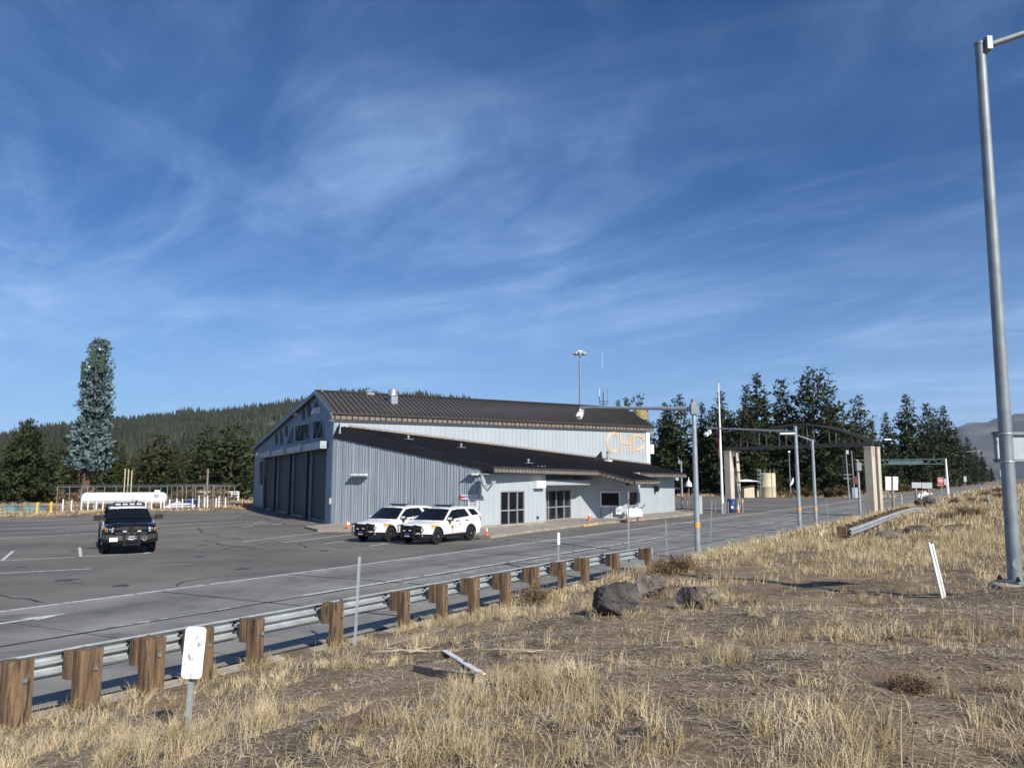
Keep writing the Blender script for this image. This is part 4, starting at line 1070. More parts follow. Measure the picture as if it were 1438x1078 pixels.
def patrol_suv():
    L = 5.0; hx = L / 2
    root = T('patrol_suv', 'white patrol suv nearer the road, its whole side with gold door seal showing', 'patrol car', group='patrol suvs parked by the end wall')
    nose = lambda t: max(0, 1 - t / 1.1); tail = lambda t: max(0, (t - 4.2) / .8)
    def hw(t, z):
        w = .985 - .10 * nose(t) ** 1.6 - .07 * tail(t) ** 1.5
        if z < .5: w -= (.5 - z) * .18
        if z > .95: w -= (z - .95) * .14
        return w
    def fx(t, z, f):
        a = abs(f); tt = t + nose(t) * .30 * a ** 2.2 - tail(t) * .14 * a ** 2.5
        zz = z - (.055 if z > .95 else 0) * max(0, a - .55) / .45 * (1 if t < 1.7 else .25)
        if a > .98: zz -= .02 if z > .9 else 0
        return (hx - tt, f * hw(t, z), zz)
    loop = [(.12, .32), (.03, .42), (.0, .58), (.02, .78), (.06, .88), (.16, .95), (.35, .99), (.8, 1.035), (1.2, 1.065), (1.42, 1.09), (1.8, 1.12), (2.8, 1.18), (3.8, 1.235), (4.6, 1.275), (4.84, 1.25), (4.93, 1.05), (5.0, .78), (4.99, .60), (4.93, .42), (4.75, .36)]
    loop += arch(3.83, .425, .38, .36) + [(3.3, .30), (2.4, .29), (1.5, .30)] + arch(.97, .425, .38, .36) + [(.45, .32)]
    solid(loop, FR, fx).build('body', K['carwhite'], root, smooth=True)
    gl = [(1.28, 1.05), (1.70, 1.36), (2.1, 1.62), (2.3, 1.70), (3.0, 1.755), (3.8, 1.755), (4.5, 1.72), (4.74, 1.67), (4.86, 1.5), (4.95, 1.26), (3.5, 1.20), (2.0, 1.10)]
    def gw(z): return .945 - max(0, z - 1.2) * .40
    def gx(t, z, f):
        a = abs(f); tt = t + (.20 * a ** 2.2 if t < 2.4 else 0) * (1 - max(0, z - 1.2) * .9) - (.10 * a ** 2 if t > 4.4 else 0)
        return (hx - tt, f * gw(z), z - (.035 * a ** 3 if z > 1.6 else 0))
    solid(gl, FR, gx).build('roof', K['carwhite'], root, smooth=True)
    def glassp(poly, side, name='side_window', mat='carglass', off=.022, fn=gw):
        mb = MB(); mb.ext([(hx - t, side * (fn(z) + off), z - (.03 if z > 1.6 else 0)) for t, z in poly], (0, -side * .02, 0)); return mb.build(name, K[mat], root)
    def bodyp(poly, side, name, mat, off, th=.02):
        mb = MB(); mb.ext([(hx - t, side * (hw(t, z) + off), z) for t, z in poly], (0, -side * th, 0)); return mb.build(name, K[mat], root)
    for sd in (1, -1):
        glassp([(1.70, 1.14), (1.86, 1.29), (2.38, 1.625), (2.80, 1.665), (2.80, 1.215)], sd)
        glassp([(2.86, 1.22), (2.86, 1.665), (3.52, 1.668), (3.76, 1.265)], sd)
        glassp([(4.00, 1.29), (3.80, 1.655), (4.36, 1.63), (4.64, 1.32)], sd)
        glassp([(2.79, 1.215), (2.79, 1.672), (2.87, 1.675), (2.87, 1.22)], sd, 'pillar_trim', 'trimblack', .026)
        bodyp([(1.44, .30), (1.44, .45), (3.36, .45), (3.36, .30)], sd, 'rocker_cladding', 'trimblack', .014)
        for c in (.97, 3.83):
            mb = MB(); A = np.linspace(-.05, math.pi + .05, 16)
            for q0, q1 in zip(A[:-1], A[1:]):
                P = [(c + r_ * math.cos(q), .38 + r_ * math.sin(q)) for r_, q in ((.415, q0), (.49, q0), (.49, q1), (.415, q1))]
                mb.ext([(hx - t - nose(t) * .26, sd * (hw(t, z) + .012), z) for t, z in P], (0, -sd * .05, 0))
            mb.build('wheel_arch', K['trimblack'], root)
        for (t0_, t1_) in ((1.62, 2.81), (2.85, 3.66)):
            P = [(t0_, .48), (t0_, .98), (t0_ + (.10 if t0_ < 2 else 0), 1.105 if t0_ < 2 else 1.175), (t1_, 1.175 if t1_ < 3 else 1.205), (t1_ - (.22 if t1_ > 3.5 else 0), .48)]
            mb = MB(); mb.ext([(hx - t, sd * (hw(t, min(z, 1.15)) + .004), z) for t, z in P], (0, -sd * .02, 0)); dr = mb.build('door', K['carwhite'], root)
            mb = MB(); th = t1_ - .22; mb.box((hx - th, sd * (hw(th, 1.08) + .035), 1.075), (.2, .03, .035)); mb.build('handle', K['trimblack'], dr)
            mb = MB()
            for a, b in zip(P, P[1:] + P[:1]): mb.bar((hx - a[0], sd * (hw(a[0], min(a[1], 1.15)) + .003), a[1]), (hx - b[0], sd * (hw(b[0], min(b[1], 1.15)) + .003), b[1]), .006, .008, up=(0, 1, 0))
            mb.build('door_seam', K['trimblack'], dr)
        mb = MB(); mb.box((hx - 1.88, sd * 1.10, 1.18), (.16, .24, .17)); mb.bar((hx - 1.88, sd * .92, 1.14), (hx - 1.88, sd * 1.0, 1.16), .06, .05)
        mi = mb.build('door_mirror', K['trimblack'], root); mb = MB(); mb.box((hx - 1.82, sd * 1.10, 1.21), (.1, .236, .10)); mb.build('mirror_cap', K['carwhite'], mi)
        # headlight wrapping from nose to wing: clear front, amber rear
        def hl(pts, name, mat):
            mb = MB(); P = [Vector(fx(t, z, f)) for t, z, f in pts]; nn = Vector((.75, sd * .65, .25)).normalized()
            mb.ext([p + nn * (.05 if mat == 'lens' else .016) for p in P], -nn * .07); return mb.build(name, K[mat], root)
        hl([(.04, .76, sd * .66), (.08, .90, sd * .68), (.34, .955, sd * .99), (.36, .79, sd * .99)], 'headlight', 'lens')
        hl([(.26, .78, sd * .985), (.24, .95, sd * .98), (1.02, 1.005, sd * 1.0), (.86, .90, sd * 1.0), (.45, .79, sd * .995)], 'turn_signal', 'amber')
        hl([(.05, .40, sd * .70), (.05, .46, sd * .70), (.08, .46, sd * .82), (.08, .40, sd * .82)], 'fog_lamp', 'lens')
        mb = MB(); mb.ext([(hx - 4.86 + .0, sd * .80, .98), (hx - 4.80, sd * .92, .98), (hx - 4.72, sd * .915, 1.24), (hx - 4.80, sd * .80, 1.24)], (-.06, 0, 0)); mb.build('tail_lamp', K['redprint'], root)
        wheel(root, hx - .97, sd * .86, .375, .25, sd); wheel(root, hx - 3.83, sd * .86, .375, .25, sd)
    # windshield, rear glass
    def xpanel(ta, za, tb, zb, wa, wb, name, off=.045):
        mb = MB(); n = Vector((zb - za, 0, tb - ta)).normalized(); cols = [-1, -.8, -.4, .4, .8, 1]; vs = []
        for f in cols:
            for (t, z, w) in ((ta, za, wa), (tb, zb, wb)):
                p = gx(t, z, f * w); vs.append(Vector(p) + n * off)
        vs2 = [v - n * .02 for v in vs]; m = len(vs)
        fs = [(2 * i, 2 * i + 1, 2 * i + 3, 2 * i + 2) for i in range(5)] + [(m + 2 * i + 2, m + 2 * i + 3, m + 2 * i + 1, m + 2 * i) for i in range(5)] + [(2 * i, 2 * i + 2, m + 2 * i + 2, m + 2 * i) for i in range(5)] + [(2 * i + 1, m + 2 * i + 1, m + 2 * i + 3, 2 * i + 3) for i in range(5)] + [(0, m, m + 1, 1), (m - 2, m - 1, 2 * m - 1, 2 * m - 2)]
        mb.add(vs + vs2, fs); return mb.build(name, K['carglass'], root)
    xpanel(1.36, 1.11, 2.12, 1.635, .97, .97, 'windshield')
    mb = MB(); mb.ext([(hx - 4.955, -.7, 1.3), (hx - 4.955, .7, 1.3), (hx - 4.80, .62, 1.62), (hx - 4.80, -.62, 1.62)], (.03, 0, 0)); mb.build('rear_window', K['carglass'], root)
    # grille, bumper, push bumper
    solid([(-.015, .58), (.0, .86), (.05, .91), (.12, .90), (.1, .58)], [-.68, -.4, 0, .4, .68], fx).build('grille', K['trimblack'], root)
    solid([(-.012, .31), (-.02, .52), (.40, .50), (.42, .31)], FR, lambda t, z, f: fx(t, z, f * 1.008)).build('front_bumper', K['trimblack'], root)
    pb = MB()
    for y in (-.36, .36): pb.box((hx + .14, y, .63), (.12, .10, .62))
    for z in (.42, .57, .73, .89): pb.box((hx + .15, 0, z), (.07, .72, .045))
    for sd in (1, -1):
        pb.tube([(hx + .13, sd * .36, .95), (hx + .10, sd * .70, .90), (hx - .08, sd * .80, .74), (hx + .10, sd * .68, .50), (hx + .13, sd * .36, .46)], .028, 8)
        pb.bar((hx - .05, sd * .36, .5), (hx + .12, sd * .36, .5), .06, .06)
    pbo = pb.build('push_bumper', K['trimblack'], root)
    for y, z in ((-.2, .68), (.16, .70), (-.52, .80)):
        mb = MB(); mb.box((hx + .19, y, z), (.03, .13, .05)); mb.build('warning_lamp', K['lens'], pbo)
    mb = MB(); mb.box((hx + .2, 0, .49), (.012, .32, .16)); pl = mb.build('number_plate', K['decal_blue'], root)
    mb = MB(); mb.box((hx + .208, 0, .425), (.008, .3, .03)); mb.build('plate_frame', K['white'], pl)
    # roof: lightbar, antennas
    mb = MB(); mb.box((hx - 2.75, 0, 1.825), (.26, 1.12, .045)); mb.box((hx - 2.75, 0, 1.79), (.12, .9, .05)); mb.build('light_bar', K['trimblack'], root)
    for t, y, h in ((2.2, .1, .16), (3.6, .35, .34), (3.9, -.3, .18)):
        mb = MB(); mb.tube([(hx - t, y, 1.74), (hx - t - .03, y, 1.76 + h)], [.022, .01], 6); mb.build('antenna', K['trimblack'], root)
    # door seal: gold arc of letters over a seven point star
    for sd in (1, -1):
        t_c, z_c = 2.18, .80; y0 = sd * (hw(t_c, z_c) + .010)
        s = MB(); star = [((.145 if k % 2 == 0 else .075) * math.sin(math.pi * k / 7), (.145 if k % 2 == 0 else .075) * math.cos(math.pi * k / 7)) for k in range(14)]
        s.ext([(hx - t_c + a, y0, z_c - .02 + b) for a, b in star], (0, sd * .004, 0)); so_ = s.build('door_seal', K['gold'], root)
        s = MB(); s.ext([(hx - t_c + a * .5, y0 + sd * .005, z_c - .02 + b * .5) for a, b in star], (0, sd * .003, 0)); s.build('seal_centre', K['decal_blue'], so_)
        s = MB(); s.box((hx - t_c, y0, z_c - .21), (.05, .006, .09)); s.build('seal_ribbon', K['decal_blue'], so_)
        word = 'HIGHWAY PATROL'; n = len(word)
        ex = Vector((-sd, 0, 0))
        for k, ch in enumerate(word):
            if ch == ' ': continue
            th = (k / (n - 1) - .5) * R(170); rr = .30
            up = (Vector((0, 0, 1)) * math.cos(th) + ex * math.sin(th)); xx = ex * math.cos(th) - Vector((0, 0, 1)) * math.sin(th)
            c = Vector((hx - t_c, y0, z_c - .02)) + up * rr
            text('seal_letter', ch, .105, K['gold'], so_, frame4(c, xx, up), .002)
    return root
def park(o, front_wheel_px, rear_dir, t_front=.97, half=2.5, yoff=.86, side=1):
    p = G(*front_wheel_px); f = Vector(rear_dir).normalized(); fwd = -f
    left = Vector((-fwd.y, fwd.x, 0))
    c = p - fwd * (half - t_front) - left * side * yoff
    o.location = (c.x, c.y, .003); o.rotation_euler = (0, 0, math.atan2(fwd.y, fwd.x))
suv = patrol_suv(); suv.scale = (.965, .97, .975)
SD = DV * math.cos(R(1.5)) - NV * math.sin(R(-1.5))
park(suv, (611.5, 764.0), SD)
suv2 = copy_tree(suv)
suv2['label'] = 'white patrol suv closer to the corrugated end wall, partly hidden by the other suv'
park(suv2, (545.2, 760.8), SD)
def pickup():
    L = 5.8; hx = L / 2
    root = T('patrol_pickup', 'black patrol pickup with white roof and winch bumper standing alone in the lot', 'pickup truck')
    nose = lambda t: max(0, 1 - t / .9)
    def hw(t, z):
        w = 1.0 - .06 * nose(t) ** 2
        if z < .55: w -= (.55 - z) * .12
        if z > 1.0: w -= (z - 1.0) * .10
        return w
    def fx(t, z, f):
        a = abs(f); tt = t + nose(t) * .16 * a ** 3
        return (hx - tt, f * hw(t, z), z - (.09 * max(0, a - .6) / .4 if (z > 1.1 and t < 1.6) else 0))
    loop = [(.10, .62), (.05, .75), (.04, 1.02), (.08, 1.14), (.2, 1.22), (.5, 1.26), (1.2, 1.29), (1.55, 1.30), (2.6, 1.31), (3.7, 1.33), (3.75, 1.38), (5.72, 1.40), (5.78, 1.0), (5.76, .62), (5.5, .58)]
    loop += arch(4.66, .50, .44, .56) + [(3.9, .46), (1.8, .46)] + arch(1.08, .50, .44, .56) + [(.45, .58)]
    solid(loop, FR, fx).build('body', K['carblack'], root, smooth=True)
    gl = [(1.55, 1.28), (1.95, 1.58), (2.22, 1.80), (2.4, 1.86), (3.0, 1.90), (3.5, 1.88), (3.68, 1.80), (3.74, 1.33)]
    gw = lambda z: .93 - max(0, z - 1.3) * .36
    def gx(t, z, f):
        a = abs(f); tt = t + (.16 * a ** 2 if t < 2.5 else 0)
        return (hx - tt, f * gw(z), z - (.03 * a ** 3 if z > 1.75 else 0))
    solid(gl, FR, gx).build('cab', K['carblack'], root, smooth=True)
    solid([(2.2, 1.81), (2.42, 1.875), (3.0, 1.915), (3.5, 1.895), (3.68, 1.82)], FR, lambda t, z, f: (gx(t, z, f)[0], gx(t, z, f)[1] * 1.005, gx(t, z, f)[2])).build('roof', K['carwhite'], root, smooth=True)
    mb = MB(); n = Vector((.63, 0, .78)).normalized(); vs = []
    for f in (-.93, -.5, 0, .5, .93):
        for t, z in ((1.68, 1.375), (2.17, 1.765)): vs.append(Vector(gx(t, z, f)) + n * .04)
    fs = [(2 * i, 2 * i + 1, 2 * i + 3, 2 * i + 2) for i in range(4)]
    vs2 = [v - n * .02 for v in vs]; m = 10
    fs += [(m + 2 * i + 2, m + 2 * i + 3, m + 2 * i + 1, m + 2 * i) for i in range(4)] + [(2 * i, 2 * i + 2, m + 2 * i + 2, m + 2 * i) for i in range(4)] + [(2 * i + 1, m + 2 * i + 1, m + 2 * i + 3, 2 * i + 3) for i in range(4)] + [(0, m, m + 1, 1), (8, 9, 19, 18)]
    mb.add(vs + vs2, fs); mb.build('windshield', K['carglass'], root)
    for sd in (1, -1):
        for P in ([(2.15, 1.36), (2.45, 1.76), (2.85, 1.80), (2.85, 1.37)], [(2.93, 1.37), (2.93, 1.80), (3.5, 1.78), (3.58, 1.38)]):
            mb = MB(); mb.ext([(hx - t, sd * (gw(z) + .01), z) for t, z in P], (0, -sd * .02, 0)); mb.build('side_window', K['carglass'], root)
        for a, b in ((1.72, 2.88), (2.92, 3.68)):
            mb = MB(); mb.ext([(hx - t, sd * (hw(t, z) + .006), z) for t, z in ((a, .52), (a, 1.05), (a, 1.27), (b, 1.28), (b, 1.05), (b, .52))], (0, -sd * .02, 0)); dr = mb.build('door', K['carwhite'], root, label='white door on black truck')
            mb = MB(); mb.box((hx - b + .2, sd * (hw(2, 1.1) + .03), 1.12), (.2, .03, .04)); mb.build('handle', K['trimblack'], dr)
        # tow mirrors
        mb = MB(); mb.box((hx - 1.98, sd * 1.20, 1.43), (.14, .32, .22)); mb.bar((hx - 1.98, sd * .93, 1.38), (hx - 1.98, sd * 1.06, 1.42), .1, .07); mb.build('door_mirror', K['black'], root)
        mb = MB(); mb.ext([Vector(fx(t, z, sd * f)) + Vector((.02, sd * .01, 0)) for t, z, f in ((.05, .92, .70), (.08, 1.12, .68), (.14, 1.12, .985), (.14, .92, .985))], (-.06, 0, 0)); h_ = mb.build('headlight', K['lens'], root)
        mb = MB(); mb.ext([Vector(fx(t, z, sd * f)) + Vector((.028, sd * .02, 0)) for t, z, f in ((.05, .94, .90), (.08, 1.08, .90), (.14, 1.08, .985), (.14, .94, .985))], (-.03, 0, 0)); mb.build('turn_signal', K['amber'], h_)
        for y in (.76, .83):
            mb = MB(); mb.lathe([(.06, 0), (.05, .02), (.0, .025)], fx(.05, 1.02, sd * y), 10, axis='X'); mb.build('reflector', K['chrome'], h_)
        wheel(root, hx - 1.08, sd * .86, .425, .30, sd); wheel(root, hx - 4.66, sd * .86, .425, .30, sd)
        for c in (1.08, 4.66):
            mb = MB(); A = np.linspace(.1, math.pi - .1, 14)
            for q0, q1 in zip(A[:-1], A[1:]):
                P = [(c + r_ * math.cos(q), .44 + r_ * math.sin(q)) for r_, q in ((.49, q0), (.56, q0), (.56, q1), (.49, q1))]
                mb.ext([(hx - t, sd * (hw(t, z) + .03), z) for t, z in P], (0, -sd * .07, 0))
            mb.build('wheel_arch', K['trimblack'], root)
        mb = MB(); mb.tube([(hx - 1.7, sd * .98, .48), (hx - 3.9, sd * .98, .48)], .05, 8); mb.build('side_step', K['trimblack'], root)
    # shell on the bed
    mb = MB(); mb.ext([(hx - 3.80, -.86, 1.38), (hx - 3.80, .86, 1.38), (hx - 3.84, .74, 1.92), (hx - 3.84, -.74, 1.92)], (-1.9, 0, 0)); sh = mb.build('bed_shell', K['carblack'], root)
    for sd in (1, -1):
        mb = MB(); mb.ext([(hx - 4.0, sd * .845, 1.48), (hx - 5.55, sd * .845, 1.48), (hx - 5.5, sd * .775, 1.80), (hx - 4.0, sd * .775, 1.80)], (0, -sd * .02, 0)); mb.build('shell_window', K['carglass'], sh)
    # grille with crossed bars and a plain shield badge
    solid([(.0, .78), (.02, 1.16), (.10, 1.17), (.10, .78)], [-.62, -.3, 0, .3, .62], fx).build('grille', K['trimblack'], root)
    mb = MB(); x = hx + .0
    mb.box((x + .0, 0, .98), (.05, 1.22, .05)); mb.box((x, 0, .98), (.052, .05, .36)); mb.bar((x - .0, -.62, .80), (x, .62, .80), .05, .05); mb.bar((x - .02, -.6, 1.165), (x - .02, .6, 1.165), .05, .04)
    g = mb.build('grille_bar', K['carblack'], root)
    mb = MB(); mb.ext([(x + .02, a * .11, 1.0 + b * .12) for a, b in ((-1, .9), (0, 1.1), (1, .9), (.8, -.2), (0, -1.1), (-.8, -.2))], (.03, 0, 0)); mb.build('badge', K['rim'], g)
    # heavy bumper, uprights, winch, plate, hook
    solid([(-.20, .46), (-.26, .60), (-.22, .78), (.02, .80), (.12, .60), (.05, .46)], FR, lambda t, z, f: (hx - t - .18 * abs(f) ** 2.5, f * 1.01, z + .06 * abs(f) ** 3)).build('winch_bumper', K['trimblack'], root)
    mb = MB()
    for y in (-.27, .27): mb.box((hx + .30, y, .66), (.12, .09, .56))
    mb.box((hx + .31, 0, .44), (.08, .5, .06)); up_ = mb.build('bumper_upright', K['rim'], root)
    for y in (-.27, .27):
        mb = MB(); mb.box((hx + .30, y, .965), (.14, .14, .05)); mb.build('upright_cap', K['lens'], up_)
    mb = MB(); mb.lathe([(.09, -.2), (.09, .2)], (hx + .26, 0, .64), 12, axis='Y'); mb.box((hx + .30, 0, .55), (.04, .36, .06)); wn = mb.build('winch', K['rim'], root)
    mb = MB(); mb.tube([(hx + .33, -.14, .66), (hx + .36, .0, .62), (hx + .35, .15, .67)], .03, 6); mb.box((hx + .33, .0, .74), (.05, .22, .05)); mb.build('winch_line', K['galv'], wn)
    mb = MB(); mb.tube([(hx + .25, .42, .68), (hx + .33, .42, .60), (hx + .33, .48, .56), (hx + .33, .54, .60), (hx + .25, .54, .68)], .018, 6); mb.build('tow_shackle', K['galv'], root)
    mb = MB(); mb.box((hx + .262, -.66, .64), (.014, .30, .16)); pl = mb.build('number_plate', K['white'], root)
    mb = MB()
    for k in range(6): mb.box((hx + .27, -.66 - .095 + k * .038, .63), (.006, .02, .055))
    mb.build('plate_marks', K['signback'], pl)
    mb = MB(); mb.box((hx - 2.72, 0, 2.02), (.28, 1.2, .08)); mb.box((hx - 2.72, 0, 1.95), (.12, .9, .08)); lb = mb.build('light_bar', K['trimblack'], root)
    for k in range(4):
        mb = MB(); mb.box((hx - 2.57, -.42 + k * .28, 1.98), (.03, .2, .06)); mb.build('bar_lens', K['lens'], lb)
    for t, y, h in ((2.9, -.5, .2), (3.2, .2, .28), (2.6, .62, .12)):
        mb = MB(); mb.tube([(hx - t, y, 1.88), (hx - t, y, 1.93 + h)], [.025, .01], 6); mb.build('antenna', K['trimblack'], root)
    mb = MB(); mb.box((0, 0, .5), (4.8, 1.2, .2)); mb.build('chassis', K['trimblack'], root)
    return root
trk = pickup()
a_, b_ = G(148.5, 776.5), G(211.0, 774.0)
mid = (a_ + b_) / 2; ax = (b_ - a_).normalized(); fw = Vector((ax.y, -ax.x, 0)); fw = fw if fw.y < 0 else -fw
fw = Vector((.50, -.866, 0)).normalized()
cc = mid - fw * (2.9 - 1.08)
trk.location = (cc.x, cc.y, .003); trk.rotation_euler = (0, 0, math.atan2(fw.y, fw.x))
# ================================================================== ROADSIDE
# ---- near guardrail
GN = 10.4
gpx = [22, 123, 213, 284, 359, 473, 567, 621, 665, 709, 750, 789, 822, 865, 910]
gpy = [966, 941, 923, 908, 893, 865, 852, 841, 834, 826, 818, 812, 806, 795, 790]
gs = [float(s_at(x, GN, y)) for x, y in zip(gpx, gpy)]
GO = RF(gs[0], GN, 0)
rail = T('guardrail', 'near w-beam guardrail on chunky brown wooden posts along the concrete lane', 'guardrail', GO)
def wbeam(path, zc, name, mat, parent, org, face):
    prof = [(.02, .156), (.0, .150), (-.012, .135), (.075, .095), (.083, .075), (.083, .045), (.075, .028), (.0, .012), (-.004, 0), (.0, -.012), (.075, -.028), (.083, -.045), (.083, -.075), (.075, -.095), (-.012, -.135), (.0, -.150), (.02, -.156)]
    inner = [(a - .006, b) for a, b in prof][::-1]; lp = prof + inner; n = len(lp); vs = []; fs = []
    for i, p in enumerate(path):
        d = (path[min(i + 1, len(path) - 1)] - path[max(i - 1, 0)]).normalized(); o = Vector((-d.y, d.x, 0)) * face
        for a, b in lp: vs.append(p + o * a + Vector((0, 0, zc + b)) - org)
    for i in range(len(path) - 1):
        for k in range(n): fs.append((i * n + k, i * n + (k + 1) % n, (i + 1) * n + (k + 1) % n, (i + 1) * n + k))
    fs += [tuple(range(n)), tuple(range((len(path) - 1) * n, len(path) * n))]
    mb = MB(); mb.add(vs, fs); return mb.build(name, mat, parent)
RAILN = GN + .40
cuts = [gs[0] - 1.2, gs[1], gs[3], gs[5], gs[7], gs[9], gs[11], gs[13], gs[14] + .55]
for i, (a, b) in enumerate(zip(cuts[:-1], cuts[1:])):
    sag = lambda s: -.06 * max(0, (s - 19) / 6)
    path = [RF(s, RAILN + (.006 if i % 2 else 0), sag(s)) for s in np.linspace(a - .12, b + .12, 6)]
    wbeam(path, .70, 'rail', K['galv_rail'], rail, GO, 1)
def rough_box(w, d, h, seed, top=.012):
    r = random.Random(seed); mb = MB(); nz = 4; vs = []
    ring = [(-1, -1), (-.35, -1), (.3, -1), (1, -1), (1, 0), (1, 1), (0, 1), (-1, 1), (-1, 0)]
    ring = [(a * (.94 if abs(a) == 1 and abs(b) == 1 else 1), b * (.94 if abs(a) == 1 and abs(b) == 1 else 1)) for a, b in ring]
    jit = [(r.uniform(-.012, .012), r.uniform(-.01, .01)) for _ in ring]
    for k in range(nz + 1):
        z = h * k / nz
        for (a, b), (ja, jb) in zip(ring, jit):
            vs.append((a * w / 2 + ja + r.uniform(-.004, .004), b * d / 2 + jb + r.uniform(-.004, .004), z + (r.uniform(-top, top) if k == nz else 0)))
    m = len(ring); fs = []
    for k in range(nz):
        for i in range(m): fs.append((k * m + i, k * m + (i + 1) % m, (k + 1) * m + (i + 1) % m, (k + 1) * m + i))
    fs += [tuple(range(m - 1, -1, -1)), tuple(range(nz * m, nz * m + m))]
    mb.add(vs, fs); return mb
for i, s in enumerate(gs):
    big = i < 4
    w, d = (.31, .20) if big else (.19, .19)
    if i in (10, 12, 9, 11): w = .22
    p = RF(s, GN, 0); z0 = tz(p.x, p.y) - .35
    top = .885 + random.uniform(-.015, .02) - (.05 if i > 12 else 0)
    mb = rough_box(w, d, top - z0, i); 
    M3 = Matrix.Rotation(ROADROT + R(random.uniform(-3, 3)), 3, 'Z')
    mb.v = [tuple(M3 @ Vector(v) + Vector((p.x, p.y, z0)) - GO) for v in mb.v]
    po = mb.build('post', K['wood'], rail)
    c = RF(s - .02, GN + .20, 0); mb = rough_box(w * .95, .195, .36, 100 + i)
    mb.v = [tuple(M3 @ Vector(v) + Vector((c.x, c.y, top - .38)) - GO) for v in mb.v]
    mb.build('block', K['wood'], po)
    mb = MB(); b = RF(s + .045, GN - d / 2 - .004, top - .24) - GO
    mb.tube([b + NV * .01, b - NV * .03], .022, 8); mb.tube([b + NV * .012 - NV * .012, b - NV * .016], .032, 6); mb.build('bolt', K['galv_dull'], po)
    mb = MB(); b = RF(s - .1, RAILN - .02, top - .19) - GO; mb.box(b, (.05, .03, .05), rz=ROADROT); mb.box(b - DV * .02 + Vector((0, 0, .1)), (.05, .03, .04), rz=ROADROT); mb.build('splice_bolt', K['rim'], po)
# rounded end piece
mb = MB(); e = RF(gs[14] + .55, RAILN, .62) - GO
mb.lathe([(.16, -.17), (.17, 0), (.16, .17)], e + NV * -.1 + DV * .15, 12); mb.build('end_cap', K['galv_rail'], rail)
# ---- second guardrail further along
def line_px(pts, z): return [G(x, y, z) for x, y in pts]
p2 = [G(1192, 740, 1.22), G(1215, 732.5, 1.24), G(1240, 723.5, 1.26), G(1262, 716.0, 1.28), G(1280, 711.6, 1.30), G(1298, 710.6, 1.22)]
def resample(P, n):
    L = [0]; 
    for a, b in zip(P[:-1], P[1:]): L.append(L[-1] + (b - a).length)
    return [Vector([np.interp(t, L, [p[k] for p in P]) for k in range(3)]) for t in np.linspace(0, L[-1], n)]
q2 = resample(p2, 22)
rail2 = T('guardrail', 'second short guardrail on the straw bank whose bent rail ends at a boulder', 'guardrail', (q2[0].x, q2[0].y, 0))
O2 = Vector((q2[0].x, q2[0].y, 0))
for i in range(0, 21, 7):
    seg = q2[i:i + 8]
    wbeam([Vector((p.x, p.y, p.z - .20)) for p in seg], 0, 'rail', K['galv_rail'], rail2, O2, -1)
for i, p in enumerate(resample(p2[:5], 14)):
    d = (p2[3] - p2[0]).normalized(); o = Vector((-d.y, d.x, 0)); c = p + o * .34; g = tz(c.x, c.y)
    mb = MB(); mb.box((c.x, c.y, (g - .3 + p.z + .02) / 2), (.2, .2, p.z + .02 - g + .3), rz=math.atan2(d.y, d.x)); mb.box(p + o * .17 - Vector((0, 0, .16)), (.18, .18, .34), rz=math.atan2(d.y, d.x))
    mb.v = [tuple(Vector(v) - O2) for v in mb.v]; mb.build('post', K['wood'], rail2)
# ---- flat delineators and posts
def bend(p0, p1): return p0, p1
def post(name, label, base, topz, r=.03, mat='galv', lean=(0, 0), cat='marker post', group=None, plate=None, section='u'):
    t = T(name, label, cat, base, 0, group); h = topz - base.z
    mb = MB(); a = Vector((0, 0, -.25)); b = Vector((lean[0], lean[1], h))
    yaw = Vector((-base.x, -base.y, 0)).normalized(); x = Vector((yaw.y, -yaw.x, 0))
    mb.bar(a, b, .006, r * 2, up=yaw) if False else None
    mb.bar(a + yaw * .0, b, .012, r * 2, up=x) if False else None
    d = b - a
    for off, wd, tk in ((0, r * 1.1, .008), (-r * .75, .008, .03), (r * .75, .008, .03)):
        vs = [a + x * (off - wd / 2), a + x * (off + wd / 2), b + x * (off + wd / 2), b + x * (off - wd / 2)]
        mb.ext([v + yaw * tk / 2 for v in vs], -yaw * tk)
    mb.build('stake', K[mat], t)
    return t, b, x, yaw
b = GT(262, 1025); topv = PY(274, 880, b.y - .02)
t, bb, x, yaw = post('marker_sign', 'blank scuffed white sign paddle on a leaning steel stake near the wooden posts', b, PY(270, 935, b.y).z, .035, 'galv', (PY(270, 935, b.y).x - b.x, 0), 'sign')
def paddle():
    w, h, rd = .155, .52, .045; pts = []
    a0 = PY(277, 879, b.y - .03) - b; a1 = PY(269.5, 952, b.y - .03) - b
    up = (a0 - a1); hh = up.length; up.normalize(); c = (a0 + a1) / 2; n = Vector((.15, -1, .12)).normalized(); xx = up.cross(n).normalized() * -1
    w = .5 * 27 / FPX * b.y * 1.0
    for cx, cy, q in ((w - rd, hh / 2 - rd, 0), (-w + rd, hh / 2 - rd, 90), (-w + rd, -hh / 2 + rd, 180), (w - rd, -hh / 2 + rd, 270)):
        for k in range(5):
            th = R(q + 22.5 * k); pts.append(c + xx * (cx + rd * math.cos(th)) + up * (cy + rd * math.sin(th)) + n * .035)
    mb = MB(); mb.ext(pts, -n * .006); mb.build('paddle', K['whitewear'], t)
paddle()
def delin(px, yb, yt, label, name='marker_post', r=.03, dx=0, s_n=None, cat='marker post', mat='galv'):
    base = RF(s_at(px, s_n), s_n) if s_n else GT(px, yb); base = Vector((base.x, base.y, tz(base.x, base.y)))
    tp = PY(px + dx, yt, base.y); return post(name, label, base, tp.z, r, mat, (tp.x - base.x, 0), cat) + (base,)
delin(503, 878, 781, 'bare steel stake standing against the guardrail between the fifth and sixth wooden posts', s_n=10.05, dx=2)
